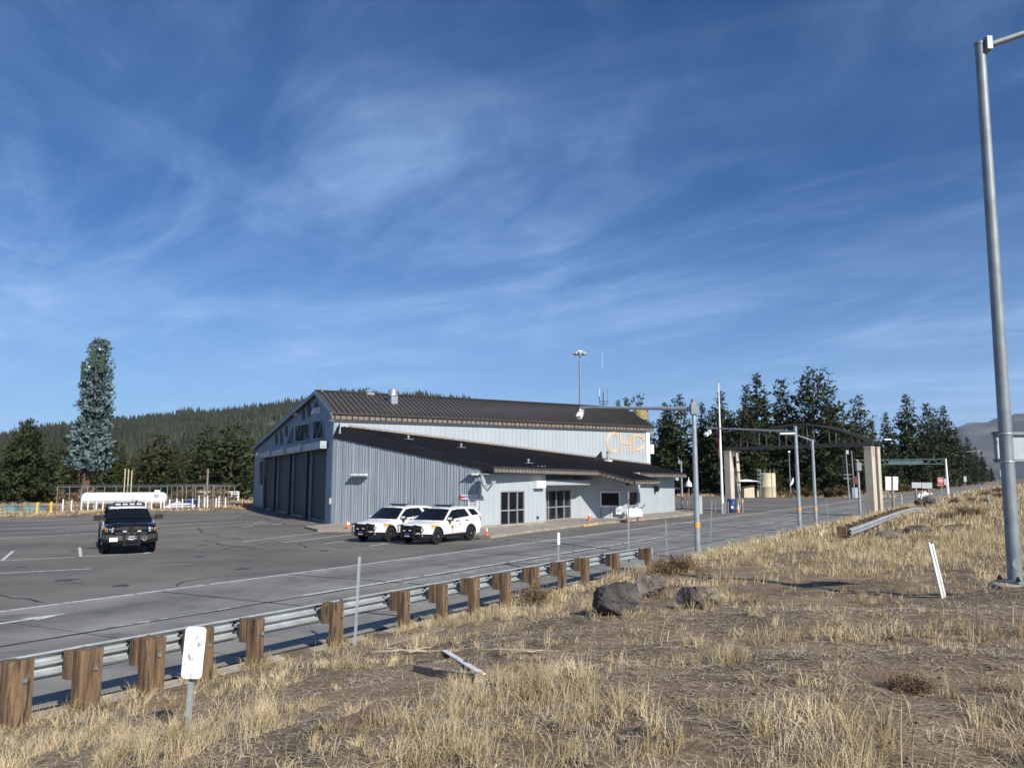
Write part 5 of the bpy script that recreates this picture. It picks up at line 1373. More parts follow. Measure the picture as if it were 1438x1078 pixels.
dl_ = delin(784, 788, 749, 'slim post with white reflective tip behind the middle of the guardrail', s_n=11.1, dx=.3)
t = dl_[0]; mb = MB(); c = Vector((0, -.03, PY(784, 756, dl_[4].y).z - dl_[4].z)); mb.box(c, (.075, .012, .34)); mb.build('reflector', K['white'], t)
d2 = delin(881, 778, 690, 'tall steel post carrying a grey sign back near the guardrail end', 'sign_post', s_n=11.0, dx=1.6, cat='sign post', r=.035)
c = PY(887.5, 685.5, d2[4].y); mb = MB(); mb.box(Vector((c.x, c.y, c.z)) - d2[4], (.30, .03, .20)); d2s = mb.build('sign_panel', K['darksteel'], d2[0])
delin(935.5, 775, 731, 'plain grey marker post between guardrail end and tall camera pole', s_n=11.1, dx=-.3)
delin(994, 775, 702, 'thin bent grey post leaning beside the tall camera pole', s_n=11.05, dx=6, r=.028)
delin(1162, 738, 702, 'short marker post at the road edge past the two tall poles', s_n=11.0, dx=-1.5, r=.05)
delin(1266, 707, 694, 'short white marker post behind the brown post sign', s_n=10.6, r=.05, mat='plastic_white')
delin(1295, 702, 688, 'white marker post seen below the long grey sign back', s_n=10.6, r=.05, mat='plastic_white')
delin(1392, 711, 694, 'white stake leaning among the dark bushes on the bank', dx=-4, r=.05, mat='plastic_white')
# pair of leaning white battens
def batten_pair():
    b = GT(1327, 839); t = T('white_stake', 'tall leaning white grooved marker stake on the bare bank', 'marker post', b)
    for off in (-.03, .03):
        a1 = PY(1306.5, 762, b.y + .05) - b; a0 = Vector((0, 0, -.15)); mb = MB()
        mb.bar(a0 + Vector((off, 0, 0)), a1 + Vector((off, 0, random.uniform(-.02, .02))), .03, .048, up=(0, 1, 0)); mb.build('batten', K['plastic_white'], t)
    mb = MB(); mb.bar(Vector((0, .012, -.1)), a1 + Vector((0, .012, -.03)), .012, .05, up=(0, 1, 0)); mb.build('web', K['plastic_white'], t)
batten_pair()
# ---- poles
def tapered_pole(name, label, base, topz, r0, r1, cat='pole', band=None, group=None, mat='galv', cap=True):
    t = T(name, label, cat, base, 0, group); h = topz - base.z
    mb = MB(); mb.tube([(0, 0, -.2), (0, 0, h * .33), (0, 0, h * .34), (0, 0, h)], [r0, r0 - (r0 - r1) * .33, r0 - (r0 - r1) * .34, r1], 16); mb.build('shaft', K[mat], t, smooth=True)
    if cap: mb = MB(); mb.lathe([(r1 * 1.25, -.02), (r1 * 1.2, .05), (r1 * .4, .10)], (0, 0, h), 12); mb.build('cap', K['galv_dull'], t, smooth=True)
    if band: mb = MB(); mb.lathe([(r0 + .004, band), (r0 + .004, band + .22)], (0, 0, 0), 16); mb.build('orange_band', K['band'], t)
    mb = MB(); mb.lathe([(r0 * 2.0, -.1), (r0 * 1.9, .03), (r0 * 1.2, .05)], (0, 0, 0), 14); mb.build('footing', K['kerb'], t)
    return t
def camera_unit(t, p, yaw, s=1.0):
    d = Vector((math.cos(yaw), math.sin(yaw), -.55)).normalized(); mb = MB()
    mb.bar(p + Vector((0, 0, -.05)), p + Vector((0, 0, -.42 * s)), .06, .06); mb.build('drop_bracket', K['white'], t)
    mb = MB(); c = p + Vector((0, 0, -.45 * s)); mb.bar(c - d * .35 * s, c + d * .35 * s, .24 * s, .22 * s); mb.bar(c - d * .3 * s + Vector((0, 0, .16 * s)), c + d * .5 * s + Vector((0, 0, .14 * s)), .30 * s, .03); mb.build('camera', K['white'], t)
def pole_base(px, n): 
    b = RF(s_at(px, n), n); return Vector((b.x, b.y, tz(b.x, b.y)))
b = pole_base(977.5, 10.55); tz_ = PY(973, 563, b.y).z
t = tapered_pole('camera_pole', 'tall galvanised pole with orange band and long mast arm by the guardrail end', b, tz_, .115, .085, band=PY(975, 741, b.y).z - b.z)
tip = PY(815, 571.5, b.y + 3.0); root_ = Vector((0, 0, PY(968, 574, b.y).z - b.z))
mb = MB(); mb.tube([root_, root_.lerp(tip - b, .5), tip - b], [.085, .065, .045], 12); mb.build('mast_arm', K['galv'], t, smooth=True)
mb = MB(); mb.box(root_, (.26, .30, .42)); mb.build('arm_flange', K['galv_dull'], t)
camera_unit(t, tip - b + Vector((0, 0, 0)), R(250), .75)
b = pole_base(1121, 11.0); 
t = tapered_pole('camera_pole', 'galvanised pole before the arched gantry with long thin arm and camera', b, PY(1116.5, 600, b.y).z, .125, .09, band=PY(1119, 717, b.y).z - b.z)
tip = PY(990, 600.5, b.y + 6); root_ = Vector((0, 0, PY(1113, 606, b.y).z - b.z))
mb = MB(); mb.tube([root_, tip - b], [.075, .05], 10); mb.build('mast_arm', K['galv'], t, smooth=True)
mb = MB(); e0_ = PY(1095, 608, b.y); mb.tube([root_ - Vector((0, 0, .12)), e0_ - b - Vector((0, 0, .05))], [.09, .07], 8); mb.build('arm_sleeve', K['galv'], t)
camera_unit(t, PY(994, 601, b.y + 5.8) - b, R(220), .8)
b = pole_base(1144, 10.95)
t = tapered_pole('camera_pole', 'shorter galvanised pole in front of the gantry with a drooping stub arm', b, PY(1140, 617, b.y).z, .115, .085, band=PY(1142, 717, b.y).z - b.z, cap=False)
mb = MB(); a0 = PY(1139, 618, b.y) - b; a1 = PY(1120, 611, b.y + .3) - b; mb.tube([a0, a1], [.05, .03], 8); mb.build('stub_arm', K['galv'], t)
b = pole_base(1206.5, 10.4)
t = tapered_pole('signal_pole', 'thin pole with small grey box standing beside the gantry pillar', b, PY(1203, 648, b.y).z, .11, .08, cap=True)
mb = MB(); mb.box((0, -.1, PY(1203, 655, b.y).z - b.z), (.36, .3, .6)); mb.build('box', K['galv_dull'], t)
# ---- large mast close by with sign panels
b = GT(1426, 821); topz = PY(1384, 62, b.y).z
t = T('lighting_mast', 'huge galvanised mast with flanged base close to the camera', 'mast', b); t.rotation_euler = (0, R(.75), 0)
h = topz - b.z
mb = MB(); mb.tube([(0, 0, .06), (0, 0, h * .5), (0, 0, h)], [.116, .103, .088], 28); mb.build('shaft', K['galv_dull'], t, smooth=True)
mb = MB(); mb.lathe([(.096, -.03), (.098, .02), (.07, .04)], (0, 0, h), 20); mb.build('cap', K['galv_dull'], t)
mb = MB(); mb.box((0, 0, .06), (.42, .42, .04), rz=.4); fl = mb.build('base_plate', K['galv_dull'], t)
for k in range(4):
    th = .4 + math.pi / 4 + k * math.pi / 2; mb = MB(); mb.tube([(.23 * math.cos(th), .23 * math.sin(th), -.02), (.23 * math.cos(th), .23 * math.sin(th), .16)], .022, 8); mb.tube([(.23 * math.cos(th), .23 * math.sin(th), .08), (.23 * math.cos(th), .23 * math.sin(th), .12)], .04, 6); mb.build('anchor_bolt', K['rim'], fl)
mb = MB(); mb.lathe([(.42, -.45), (.40, .0), (.36, .03), (.1, .035)], (0, 0, 0), 18); mb.build('footing', K['kerb'], t)
c = PY(1430, 792, b.y - .135) - b; mb = MB(); d = Vector((c.x, c.y, 0)).normalized()
vw = Vector((-b.x * .55 + .1, -b.y, 0)).normalized(); xx = Vector((-vw.y, vw.x, 0))
mb.ext([Vector((0, 0, c.z)) + vw * .117 + xx * (.055 * math.cos(q)) + Vector((0, 0, .095 * math.sin(q))) for q in np.linspace(0, 2 * math.pi, 14, endpoint=False)], -vw * .03)
mb.build('hand_hole_cover', K['galv'], t)
mb = MB(); a0 = Vector((.10, -.02, PY(1386, 66, b.y).z - b.z)); a1 = PY(1438, 43, b.y - .2) - b; dd = (a1 - a0)
mb.tube([a0, a0 + dd * 2.0, a0 + dd * 4.0], [.062, .055, .04], 14); mb.build('mast_arm', K['galv_dull'], t, smooth=True)
mb = MB(); mb.box(a0 + Vector((-.01, -.03, 0)), (.10, .24, .26)); mb.build('arm_flange', K['galv_dull'], t)
for y_ in (609, 648.5):
    z = PY(1412, y_, b.y).z - b.z; mb = MB(); mb.lathe([(.118, -.015), (.121, 0), (.118, .015)], (0, 0, z), 24); mb.build('strap', K['galv'], t)
sg = T('mast_sign', 'dark grey back of a large sign strapped behind the huge mast', 'sign', (b.x, b.y, b.z + PY(1412, 609, b.y).z - b.z - .6))
zt, zb_ = PY(1392, 609, b.y + .35).z - sg.location.z, PY(1392, 649.5, b.y + .35).z - sg.location.z
xl = PY(1393, 630, b.y + .3).x - b.x
mb = MB(); mb.box(((xl + 1.0) / 2, .24, (zt + zb_) / 2), (1.0 - xl, .012, zt - zb_)); mb.build('panel', K['signback'], sg)
for z in (zt - .0, zb_ + .04):
    mb = MB(); mb.box(((xl + 1.0) / 2, .20, z), (1.0 - xl + .08, .06, .05)); mb.build('rail', K['galv_dull'], sg)
    mb = MB(); mb.bar((0, .1, z), (0, .2, z), .1, .06); mb.build('clamp', K['galv'], sg)
# ---- arched gantry over the lanes
gl_ = G(1026, 718); gr_ = pole_base(1224, 10.3)
GR = T('arched_gantry', 'brown arched truss gantry on tan square pillars spanning the inspection lanes', 'gantry', gr_)
ax = (gl_ - gr_); ax.z = 0; span = ax.length; ax.normalize(); sd_ = Vector((ax.y, -ax.x, 0)); sd_ = sd_ if sd_.dot(DV) > 0 else -sd_
ra = math.atan2(ax.y, ax.x)
PH = 5.55
for u in (0, span):
    for v, hh in ((0, PH), (1.15, PH)):
        mb = MB(); w = .62 if v == 0 else .50
        mb.box(ax * u + sd_ * v + Vector((0, 0, hh / 2 - .2)), (w, w, hh + .4), rz=ra); mb.box(ax * u + sd_ * v + Vector((0, 0, hh - .06)), (w + .05, w + .05, .10), rz=ra); mb.build('pillar', K['pillar'], GR)
mb = MB(); mb.box(ax * span + sd_ * 1.15 + Vector((0, 0, 4.5)) - sd_ * .24 - ax * .0, (.34, .08, 1.1), rz=ra); mb.build('signal_head', K['trimblack'], GR)
for v in (0, 1.15):
    mb = MB(); a0 = -ax * .35 + sd_ * v + Vector((0, 0, PH + .22)); a1 = ax * (span + .35) + sd_ * v + Vector((0, 0, PH + .22)); mb.bar(a0, a1, .14, .30); mb.build('bottom_beam', K['gantry'], GR)
    pts = [ax * (span * t) + sd_ * v + Vector((0, 0, PH + .4 + 1.75 * (1 - (2 * t - 1) ** 2))) for t in np.linspace(0, 1, 21)]
    mb = MB(); mb.tube(pts, .075, 8); mb.build('arch_chord', K['gantry'], GR)
    ks = [2, 5, 8, 12, 15, 18]
    for k in ks:
        mb = MB(); mb.bar(pts[k], Vector((pts[k].x, pts[k].y, PH + .4)), .07, .07); mb.build('upright', K['gantry'], GR)
    for k, j in ((5, 8), (2, 5), (8, 10), (12, 10), (15, 12), (18, 15)):
        mb = MB(); q = pts[j]; mb.bar(pts[k], Vector((q.x, q.y, PH + .42)), .05, .05); mb.build('diagonal', K['gantry'], GR)
for t_ in np.linspace(.06, .94, 9):
    mb = MB(); p = ax * span * t_ + Vector((0, 0, PH + .3)); mb.bar(p, p + sd_ * 1.15, .08, .1); mb.build('cross_tie', K['gantry'], GR)
mb = MB(); mb.bar(-ax * .3 + sd_ * .0 + Vector((0, 0, PH + .42)), -ax * .3 + sd_ * .0 + Vector((0, 0, PH - .9)) , .05, .05); mb.bar(-ax * .26 + sd_ * .5, -ax * .26 + sd_ * .5 + Vector((0, 0, PH)), .06, .06); mb.build('conduit', K['gantry'], GR)
# ---- things round the far island
def small(px, py, name, label, cat, fn, group=None, z=0.0):
    b = G(px, py, z); t = T(name, label, cat, b, 0, group); fn(t, b); return t
def bollard(h=.9, r=.07, mat='galv_dull', cap=None):
    def f(t, b):
        mb = MB(); mb.tube([(0, 0, -.1), (0, 0, h)], r, 10); mb.lathe([(r, 0), (r * .6, .05)], (0, 0, h), 10); mb.build('post', K[mat], t)
        if cap: mb = MB(); mb.lathe([(r + .01, h * .75), (r + .01, h * .98)], (0, 0, 0), 10); mb.build('band', K[cap], t)
    return f
for (x, y, yt, lab) in ((965.5, 719.8, 704.5, 'thin steel bollard between wing corner and tall camera pole'), (985.8, 720.6, 705, 'thin steel bollard touching the pale equipment cabinet'), (1004.5, 719.2, 704, 'thin steel bollard standing free between cabinet and flagpole'),
                        (1013.3, 720.8, 705, 'thin steel bollard just before the flagpole base'), (1018.3, 721.2, 705, 'thin steel bollard just past the flagpole base'), (1023.0, 720, 705, 'thin steel bollard beside the blue barrel')):
    b_ = G(x, y); small(x, y, 'bollard', lab, 'bollard', bollard(PY(x, yt, b_.y).z, .055), 'bollards on the far island')
small(1042.8, 719.5, 'bollard', 'thicker bollard with weathered orange top beside the orange cone', 'bollard', bollard(PY(1042, 701, G(1042, 719.5).y).z, .10, 'galv_dull', 'band'))
def cabinet(t, b):
    h = PY(983, 696, b.y).z; mb = MB(); mb.box((0, 0, h / 2), (.30, .6, h)); mb.box((0, 0, h + .02), (.36, .66, .05)); mb.build('shell', K['siding_light'], t)
    mb = MB(); mb.box((-.16, 0, h / 2), (.03, .52, h * .9)); mb.build('door', K['siding_door'], t)
small(983, 721, 'equipment_cabinet', 'narrow pale equipment cabinet standing beside the tall camera pole', 'cabinet', cabinet)
def barrel(t, b):
    r = .31; mb = MB(); mb.lathe([(r * .96, 0), (r, .04), (r, .30), (r * 1.03, .32), (r, .34), (r, .60), (r * 1.03, .62), (r, .64), (r, .92), (r * .97, 1.0), (r * .9, 1.02), (r * .88, 1.0)], (0, 0, 0), 20); mb.build('drum', K['bluebarrel'], t, smooth=True)
    mb = MB(); mb.box((-.06, -r - .0, .42), (.16, .03, .2)); mb.build('label_patch', K['white'], t)
b_ = G(1028, 719.8); t = small(1028, 719.8, 'barrel', 'blue plastic drum in front of the tan gantry pillar', 'barrel', barrel); k_ = PY(1028, 700.2, b_.y).z / 1.02; t.scale = (k_, k_, k_)
def cone(t, h=.72, fancy=True):
    mb = MB(); mb.box((0, 0, .02), (.36, .36, .04)); mb.lathe([(.145, .03), (.035, h), (.02, h + .01)], (0, 0, 0), 16); mb.build('body', K['orange'], t, smooth=True)
    def col(za, zb):
        f = lambda z: .145 - .11 * (z - .03) / (h - .03) + .004
        mb = MB(); mb.lathe([(f(za), za), (f(zb), zb)], (0, 0, 0), 16); mb.build('reflective_sleeve', K['reflect'], t)
    if fancy: col(h * .52, h * .74); col(h * .80, h * .92)
def put_cone(px, py, yt, label, z=0.0, fancy=True, group=None):
    b = G(px, py, z); t = T('traffic_cone', label, 'traffic cone', b, random.uniform(0, 1.5), group); cone(t, .72, fancy); s = max(.6, (PY(px, yt, b.y).z - z) / .74); t.scale = (s, s, s); return t
put_cone(683.5, 751.0, 739.5, 'small orange cone on the walk corner by the parked suv', .14)
put_cone(827.5, 730.6, 717.0, 'orange cone with white sleeves on the walk below the angled booth wall', .14)
put_cone(487.5, 741.2, 731.5, 'orange cone of the pair before the end wall, nearer the building corner', .14)
put_cone(489.8, 742.0, 731.0, 'orange cone of the pair before the end wall, nearer the parked suvs', .14)
put_cone(1036.5, 719.5, 709, 'orange cone between blue barrel and banded bollard')
put_cone(341.0, 712.8, 700.0, 'tall white-sleeved cone in the cluster beside the far gable corner', 0)
for i, (x, y) in enumerate(((344, 713.6), (348, 713.2))): put_cone(x, y, 705.5, ['low plain orange cone in the cluster by the far gable corner', 'plain orange cone touching the far gable lean-to'][i], 0, False)
# flagpole
b = G(1015, 721); t = T('flagpole', 'tall white flagpole with a limp flag between building and gantry', 'flagpole', b); h = PY(1007.5, 537, b.y).z
mb = MB(); mb.tube([(0, 0, 0), (0, 0, h * .4), (0, 0, h)], [.13, .11, .05], 12); mb.build('shaft', K['white'], t, smooth=True)
mb = MB(); mb.lathe([(.0, 0), (.09, .05), (.09, .12), (.0, .18)], (0, 0, h), 10); mb.build('finial', K['galv_dull'], t)
fz0, fz1 = PY(1009, 640, b.y).z, PY(1008, 598, b.y).z
fl = T('flag', 'limp red, white and blue flag hanging at half mast on the white pole', 'flag', (b.x, b.y, fz1))
H_ = fz1 - fz0
def flag_strip(i, n, mat, z0, z1):
    mb = MB(); vs = []; m = 14
    for k in range(m + 1):
        z = z0 + (z1 - z0) * k / m
        for e in (0, 1):
            u = (i + e) / n; a = u * 9.0 + .4 * math.sin(z * 3); rr = .04 + .20 * u * (.35 + .65 * abs(math.sin(z * 1.1 + .5)))
            vs.append((-.10 - rr * (.7 + .25 * math.sin(a)), .20 * math.cos(a) * (.3 + u), -z))
    fs = [(2 * k, 2 * k + 1, 2 * k + 3, 2 * k + 2) for k in range(m)]
    mb.add([Vector(v) for v in vs] + [Vector(v) + Vector((.0, .008, 0)) for v in vs], fs + [tuple(reversed([q + len(vs) for q in f])) for f in fs]); return mb.build('stripe', K[mat], fl)
for i in range(7): flag_strip(i, 7, ('flag_red', 'white')[i % 2], H_ * (.42 if i < 4 else .0), H_)
for i in range(4): flag_strip(i, 7, 'flag_blue', 0, H_ * .42)
# A-frame barricade by the booth
def barricade(t, b):
    mb = MB()
    for x in (-.5, .5):
        mb.bar((x, .25, 0), (x, 0, .95), .05, .05); mb.bar((x, -.25, 0), (x, 0, .95), .05, .05)
    mb.build('frame', K['orange'], t); mb = MB(); mb.box((0, -.12, .62), (1.3, .03, .55), rot=Matrix.Rotation(R(-12), 3, 'X')); mb.build('board', K['white'], t)
small(890, 731.6, 'barricade', 'white folding barricade board by the booth window', 'barricade', barricade, z=.10).rotation_euler[2] = R(25)
# satellite dish and signs on the wing corner
b = at(Bc + oAB * .05 - dAB * .1, PY(678, 676, Bc.y).z); t = T('satellite_dish', 'grey satellite dish on the wing corner above the truckers sign', 'satellite dish', b)
f_ = Vector((.93, -.20, .30)).normalized(); c = PY(679.5, 676.0, Bc.y - .7) - b
xx = f_.cross(Vector((0, 0, 1))).normalized(); yy = xx.cross(f_)
mb = MB(); nr, na = 5, 22; vs = [c - f_ * .16]; fs = []
for i in range(1, nr + 1):
    for k in range(na):
        a = 2 * math.pi * k / na; r_ = i / nr; vs.append(c + (xx * math.cos(a) * .42 + yy * math.sin(a) * .52) * r_ + f_ * (.16 * r_ * r_ - .16))
for k in range(na): fs.append((0, 1 + k, 1 + (k + 1) % na))
for i in range(nr - 1):
    for k in range(na): fs.append((1 + i * na + k, 1 + (i + 1) * na + k, 1 + (i + 1) * na + (k + 1) % na, 1 + i * na + (k + 1) % na))
n_ = len(vs); vs += [v - f_ * .02 for v in vs]; fs += [tuple(reversed([q + n_ for q in f])) for f in fs]
mb.add(vs, fs); mb.build('reflector', K['signback'], t, smooth=True)
mb = MB(); tipd = PY(693.5, 677.2, Bc.y - 1.1) - b; mb.tube([c - yy * .6, tipd], .035, 6); mb.tube([c + xx * .1 - yy * .3, tipd], .02, 6); ar = mb.build('feed_arm', K['pier'], t)
mb = MB(); mb.box(tipd, (.25, .2, .2)); mb.build('feed_horn', K['galv'], ar)
mb = MB(); mb.tube([Vector((0, 0, 0)), Vector((-.05, -.25, -.25)), c - f_ * .17], .045, 8); mb.build('mount', K['galv_dull'], t)
def wall_sign(name, label, cat, px0, px1, py0, py1, org, off=.06):
    p = [onE(px0, py0, off), onE(px1, py0, off), onE(px1, py1, off), onE(px0, py1, off)]
    c = (p[0] + p[2]) / 2; t = T(name, label, cat, c); w = (p[1] - p[0]).length; h = (p[0] - p[3]).length
    mb = MB(); mb.box((0, 0, 0), (w, .03, h), rz=rab); mb.build('panel', K['white'], t)
    return t, w, h
t, w, h = wall_sign('truckers_sign', 'white sign with red arrow reading TRUCKERS beside the wing corner', 'sign', 646.2, 672.3, 694.6, 701.0, None)
nrm = oAB
text('lettering', 'TRUCKERS', h * .70, K['black'], t, frame4(nrm * .019 + dAB * w * .11, dAB, (0, 0, 1)))
mb = MB(); ar = [(.5, .05), (-.1, .05), (-.1, .16), (-.5, 0), (-.1, -.16), (-.1, -.05), (.5, -.05)]
mb.ext([dAB * (a * .42 - w * .39) + Vector((0, 0, b_ * 1.0)) + nrm * .019 for a, b_ in ar], nrm * .004); mb.build('arrow', K['redprint'], t)
for e in (-1, 1): mb = MB(); mb.box(dAB * e * w / 2 * .99, (.03, .034, h), rz=rab); mb.build('edge_band', K['redprint'], t)
t, w, h = wall_sign('notice_sign', 'white three-line notice board under the truckers sign', 'sign', 657.2, 671.8, 702.2, 714.2, None)
for i, s in enumerate(('WALK IN', 'TO THE', 'SCALE')): text('lettering', s, h * .24, K['black'], t, frame4(nrm * .019 + Vector((0, 0, h * (.30 - .29 * i))), dAB, (0, 0, 1)))
c = onE(669.6, 719.4, .15); mb = MB(); mb.lathe([(.10, -.08), (.10, .08), (.05, .1)], (0, 0, 0), 10, axis='X'); mb.box((0, 0, 0), (.1, .3, .1)); o = mb.build('wall_bell', K['trimblack'], None, loc=c); tag(o, 'small black bell or reel on the end wall below the notice', 'bell')
# ================================================================== FAR THINGS
def far_pt(px, Y, z=0.0):
    d = ray(px, 672); p = CAM + d * (Y / d.y); return Vector((p.x, p.y, z))
# propane tank
a, b = far_pt(115.5, 80), far_pt(236.5, 82)
c = (a + b) / 2; d = (b - a).normalized(); Lk = (b - a).length
t = T('propane_tank', 'long white propane tank on saddles behind chain-link fence', 'tank', c, math.atan2(d.y, d.x))
r_ = .66; zc = 1.04; mb = MB(); hx = Lk / 2
prof = [(.02, -hx)] + [(r_ * math.sin(q), -hx + r_ * .8 * (1 - math.cos(q))) for q in np.linspace(.25, math.pi / 2, 6)] + [(r_ * math.sin(q), hx - r_ * .8 * (1 - math.cos(q))) for q in np.linspace(math.pi / 2, .25, 6)] + [(.02, hx)]
mb.lathe(prof, (0, 0, zc), 22, axis='X'); mb.build('vessel', K['tank_white'], t, smooth=True)
for x in (-2.6, 2.6): mb = MB(); mb.box((x, 0, .25), (.4, 1.1, .5)); mb.build('saddle', K['kerb'], t)
mb = MB(); mb.box((hx - 1.0, -.1, zc + r_ + .08), (.5, .3, .28)); mb.build('valve_cover', K['white'], t)
mb = MB(); mb.box((hx - .95, -r_ * .96, zc + .2), (.5, .04, .5)); mb.build('placard', K['signback'], t)
mb = MB(); mb.tube([(1.2, -.8, .0), (1.2, -.75, .7), (1.4, -.7, .9)], .07, 8); mb.build('fill_pipe', K['darksteel'], t)
# fence of posts, wire and rails in front and behind the tank
def chain_fence(name, label, p, q, h, n, rails=True, mesh=True, r=.035, mat='galv_dull'):
    t = T(name, label, 'fence', p); d = (q - p); L = d.length
    for i in range(n + 1):
        f = i / n; b = d * f; mb = MB(); mb.tube([b, b + Vector((0, 0, h))], r, 6)
        if rails: mb.bar(b + Vector((0, 0, h)), b + Vector((0, -.2, h + .22)), .03, .03)
        mb.build('post', K[mat], t)
    if rails:
        for z in (h - .02, .1): mb = MB(); mb.tube([Vector((0, 0, z)), d + Vector((0, 0, z))], .022, 5); mb.build('rail', K[mat], t)
        wb = MB()
        for k in range(3): wb.tube([Vector((0, -.06 - .06 * k, h + .06 + .07 * k)), d + Vector((0, -.06 - .06 * k, h + .06 + .07 * k))], .008, 4)
        wb.build('barbed_wire', K[mat], t)
    if mesh:
        w = MB(); st = .30; u = d.normalized(); m = int((L + h) / st)
        for sg in (1, -1):
            for k in range(m):
                s0 = k * st - (h if sg > 0 else 0); pa, pb = s0, s0 + sg * h
                if sg < 0: pa, pb = k * st, k * st - h
                za, zb = 0.05, h
                x0, x1 = sorted((pa, pb))
                if x1 < 0 or x0 > L: continue
                def clip(x): return za + (zb - za) * (x - pa) / (pb - pa)
                A_ = max(0, min(L, pa)); B_ = max(0, min(L, pb))
                w.bar(u * A_ + Vector((0, 0, clip(A_))), u * B_ + Vector((0, 0, clip(B_))), .008, .008)
        w.build('chain_link', K['darksteel'], t, kind='stuff')
    return t
chain_fence('chain_link_fence', 'chain-link fence with angled wire tops running behind the propane tank', far_pt(82, 88), far_pt(330, 96), 2.2, 16)
chain_fence('chain_link_fence', 'chain-link side fence beyond the white pipes near the gable corner', far_pt(236, 82), far_pt(322, 93), 2.3, 7)
t = T('post_barrier', 'row of short white posts standing before the propane tank', 'barrier', far_pt(72, 73))
for px in (91, 103, 117, 126, 138, 147, 207, 215, 228, 232.5, 240, 250, 258, 272, 281, 289, 293, 305, 309, 318):
    b = far_pt(px, np.interp(px, [72, 320], [73, 82])) - t.location; mb = MB(); mb.tube([b, b + Vector((0, 0, random.uniform(1.0, 1.35)))], .065, 8); mb.build('post', K['plastic_white'], t)
for a, b in ((116, 208), (240, 320)):
    pa = far_pt(a, np.interp(a, [72, 320], [73, 82]), .95) - t.location; pb = far_pt(b, np.interp(b, [72, 320], [73, 82]), .95) - t.location
    mb = MB(); mb.tube([pa, pb], .03, 6); mb.build('rail', K['galv_dull'], t)
for px, lab in ((55.2, 'yellow steel bollard under the big dark pine'), (74.6, 'yellow steel bollard nearer the white post row')):
    b = far_pt(px, 68 if px < 60 else 70); tt = T('yellow_bollard', lab, 'bollard', b, 0, 'yellow bollards at the lot edge'); bollard(1.0, .10, 'yellow')(tt, b)
# low utility boxes, white pipes, tarpaulin-white pipes on the ground
def ubox(px, Y, w, h, mat, label, name='utility_box', cat='utility box'):
    b = far_pt(px, Y); t = T(name, label, cat, b); mb = MB(); mb.box((0, 0, h / 2), (w, w * .7, h)); mb.build('shell', K[mat], t); mb = MB(); mb.box((0, 0, h + .03), (w + .08, w * .7 + .08, .06)); mb.box((0, -w * .36, h * .5), (w * .8, .03, h * .7)); mb.build('lid', K[mat], t); return t
ubox(19, 72, 1.0, .6, 'green_steel', 'low green utility box in the straw at the lot edge'); ubox(52, 75, 1.5, .5, 'green_steel', 'wide low green utility box behind the yellow bollards')
ubox(272, 83, .8, .9, 'bluebarrel', 'small blue box among the white posts', 'blue_box', 'box')
t = T('pipe_stack', 'short white pipes lying stacked among the white posts', 'pipes', far_pt(252, 81))
for k in range(5): mb = MB(); z = .15 + .12 * k; mb.tube([(-1.5 + .3 * k, .2 * (k % 2), z), (1.6 - .5 * k + random.uniform(0, .8), .2 * (k % 2), z + .1)], .08, 8); mb.build('pipe', K['white'], t)
t = T('vent_pipes', 'three tall white vent pipes rising behind the propane tank', 'pipes', far_pt(180, 95))
for k in range(3): mb = MB(); x = -.42 + k * .42; mb.tube([(x, 0, 0), (x, 0, 4.35 - .1 * k)], .06, 8); mb.build('pipe', K['tank_beige'], t)
for px, Y, ht, r, lab in ((291.5, 105, 658, .14, 'bare brown utility pole before the pine belt near the gable'), (279, 120, 670, .12, 'short grey pole beside the brown utility pole'), (311, 120, 669, .09, 'thin grey pole close to the far gable corner'), (124, 98, 682, .08, 'white pipe standing beside the fake tree mast'), (148, 96, 688, .05, 'thin post between fake tree mast and white vent pipes')):
    b = far_pt(px, Y); t = T('utility_pole', lab, 'pole', b); h = PY(px, ht, b.y).z; mb = MB(); mb.tube([(0, 0, 0), (0, 0, h)], [r, r * .8], 8); mb.build('shaft', K['greywood' if r > .1 else 'galv_dull'], t)
# white rail fences far off
def rail_fence(px0, px1, Y, label, h=1.3, n=6):
    a, b = far_pt(px0, Y), far_pt(px1, Y); t = T('rail_fence', label, 'fence', a); d = b - a
    for i in range(n + 1): mb = MB(); mb.box(d * i / n + Vector((0, 0, h / 2)), (.16, .16, h)); mb.build('post', K['white'], t)
    for z in (.55, .95, 1.25): mb = MB(); mb.bar(Vector((0, -.1, z)), d + Vector((0, -.1, z)), .05, .16); mb.build('rail', K['white'], t)
rail_fence(-12, 30, 128, 'white rail fence passing under the big dark pine'); rail_fence(62, 120, 125, 'white rail fence behind the fake tree mast'); rail_fence(280, 336, 110, 'white rail fence between brown utility pole and gable')
rail_fence(958, 1018, 150, 'white rail fence seen through poles right of the wing', 1.9)
# beige tanks and shed
b = far_pt(1078, 131); t = T('storage_tank', 'beige riveted storage tank with ladder at the lot edge', 'tank', b); h = PY(1078, 664, b.y).z
mb = MB(); mb.lathe([(1.28, 0), (1.28, h * .42), (1.31, h * .43), (1.28, h * .44), (1.28, h - .12), (1.1, h)], (0, 0, 0), 28); mb.build('shell', K['tank_beige'], t, smooth=True)
mb = MB(); mb.tube([(.3, -1.33, 0), (.3, -1.33, h)], .06, 6); mb.build('downpipe', K['tank_beige'], t)
ld = MB()
for x in (-1.75, -1.35): ld.bar((x, -.3, 0), (x, -.3, h + .7), .05, .05)
for k in range(14): ld.bar((-1.75, -.3, .3 + k * .32), (-1.35, -.3, .3 + k * .32), .03, .03)
for k in range(5): ld.lathe([(.36, 0), (.36, .05)], (-1.55, -.5, 1.6 + k * .7), 10)
ld.build('ladder', K['galv'], t)
mb = MB()
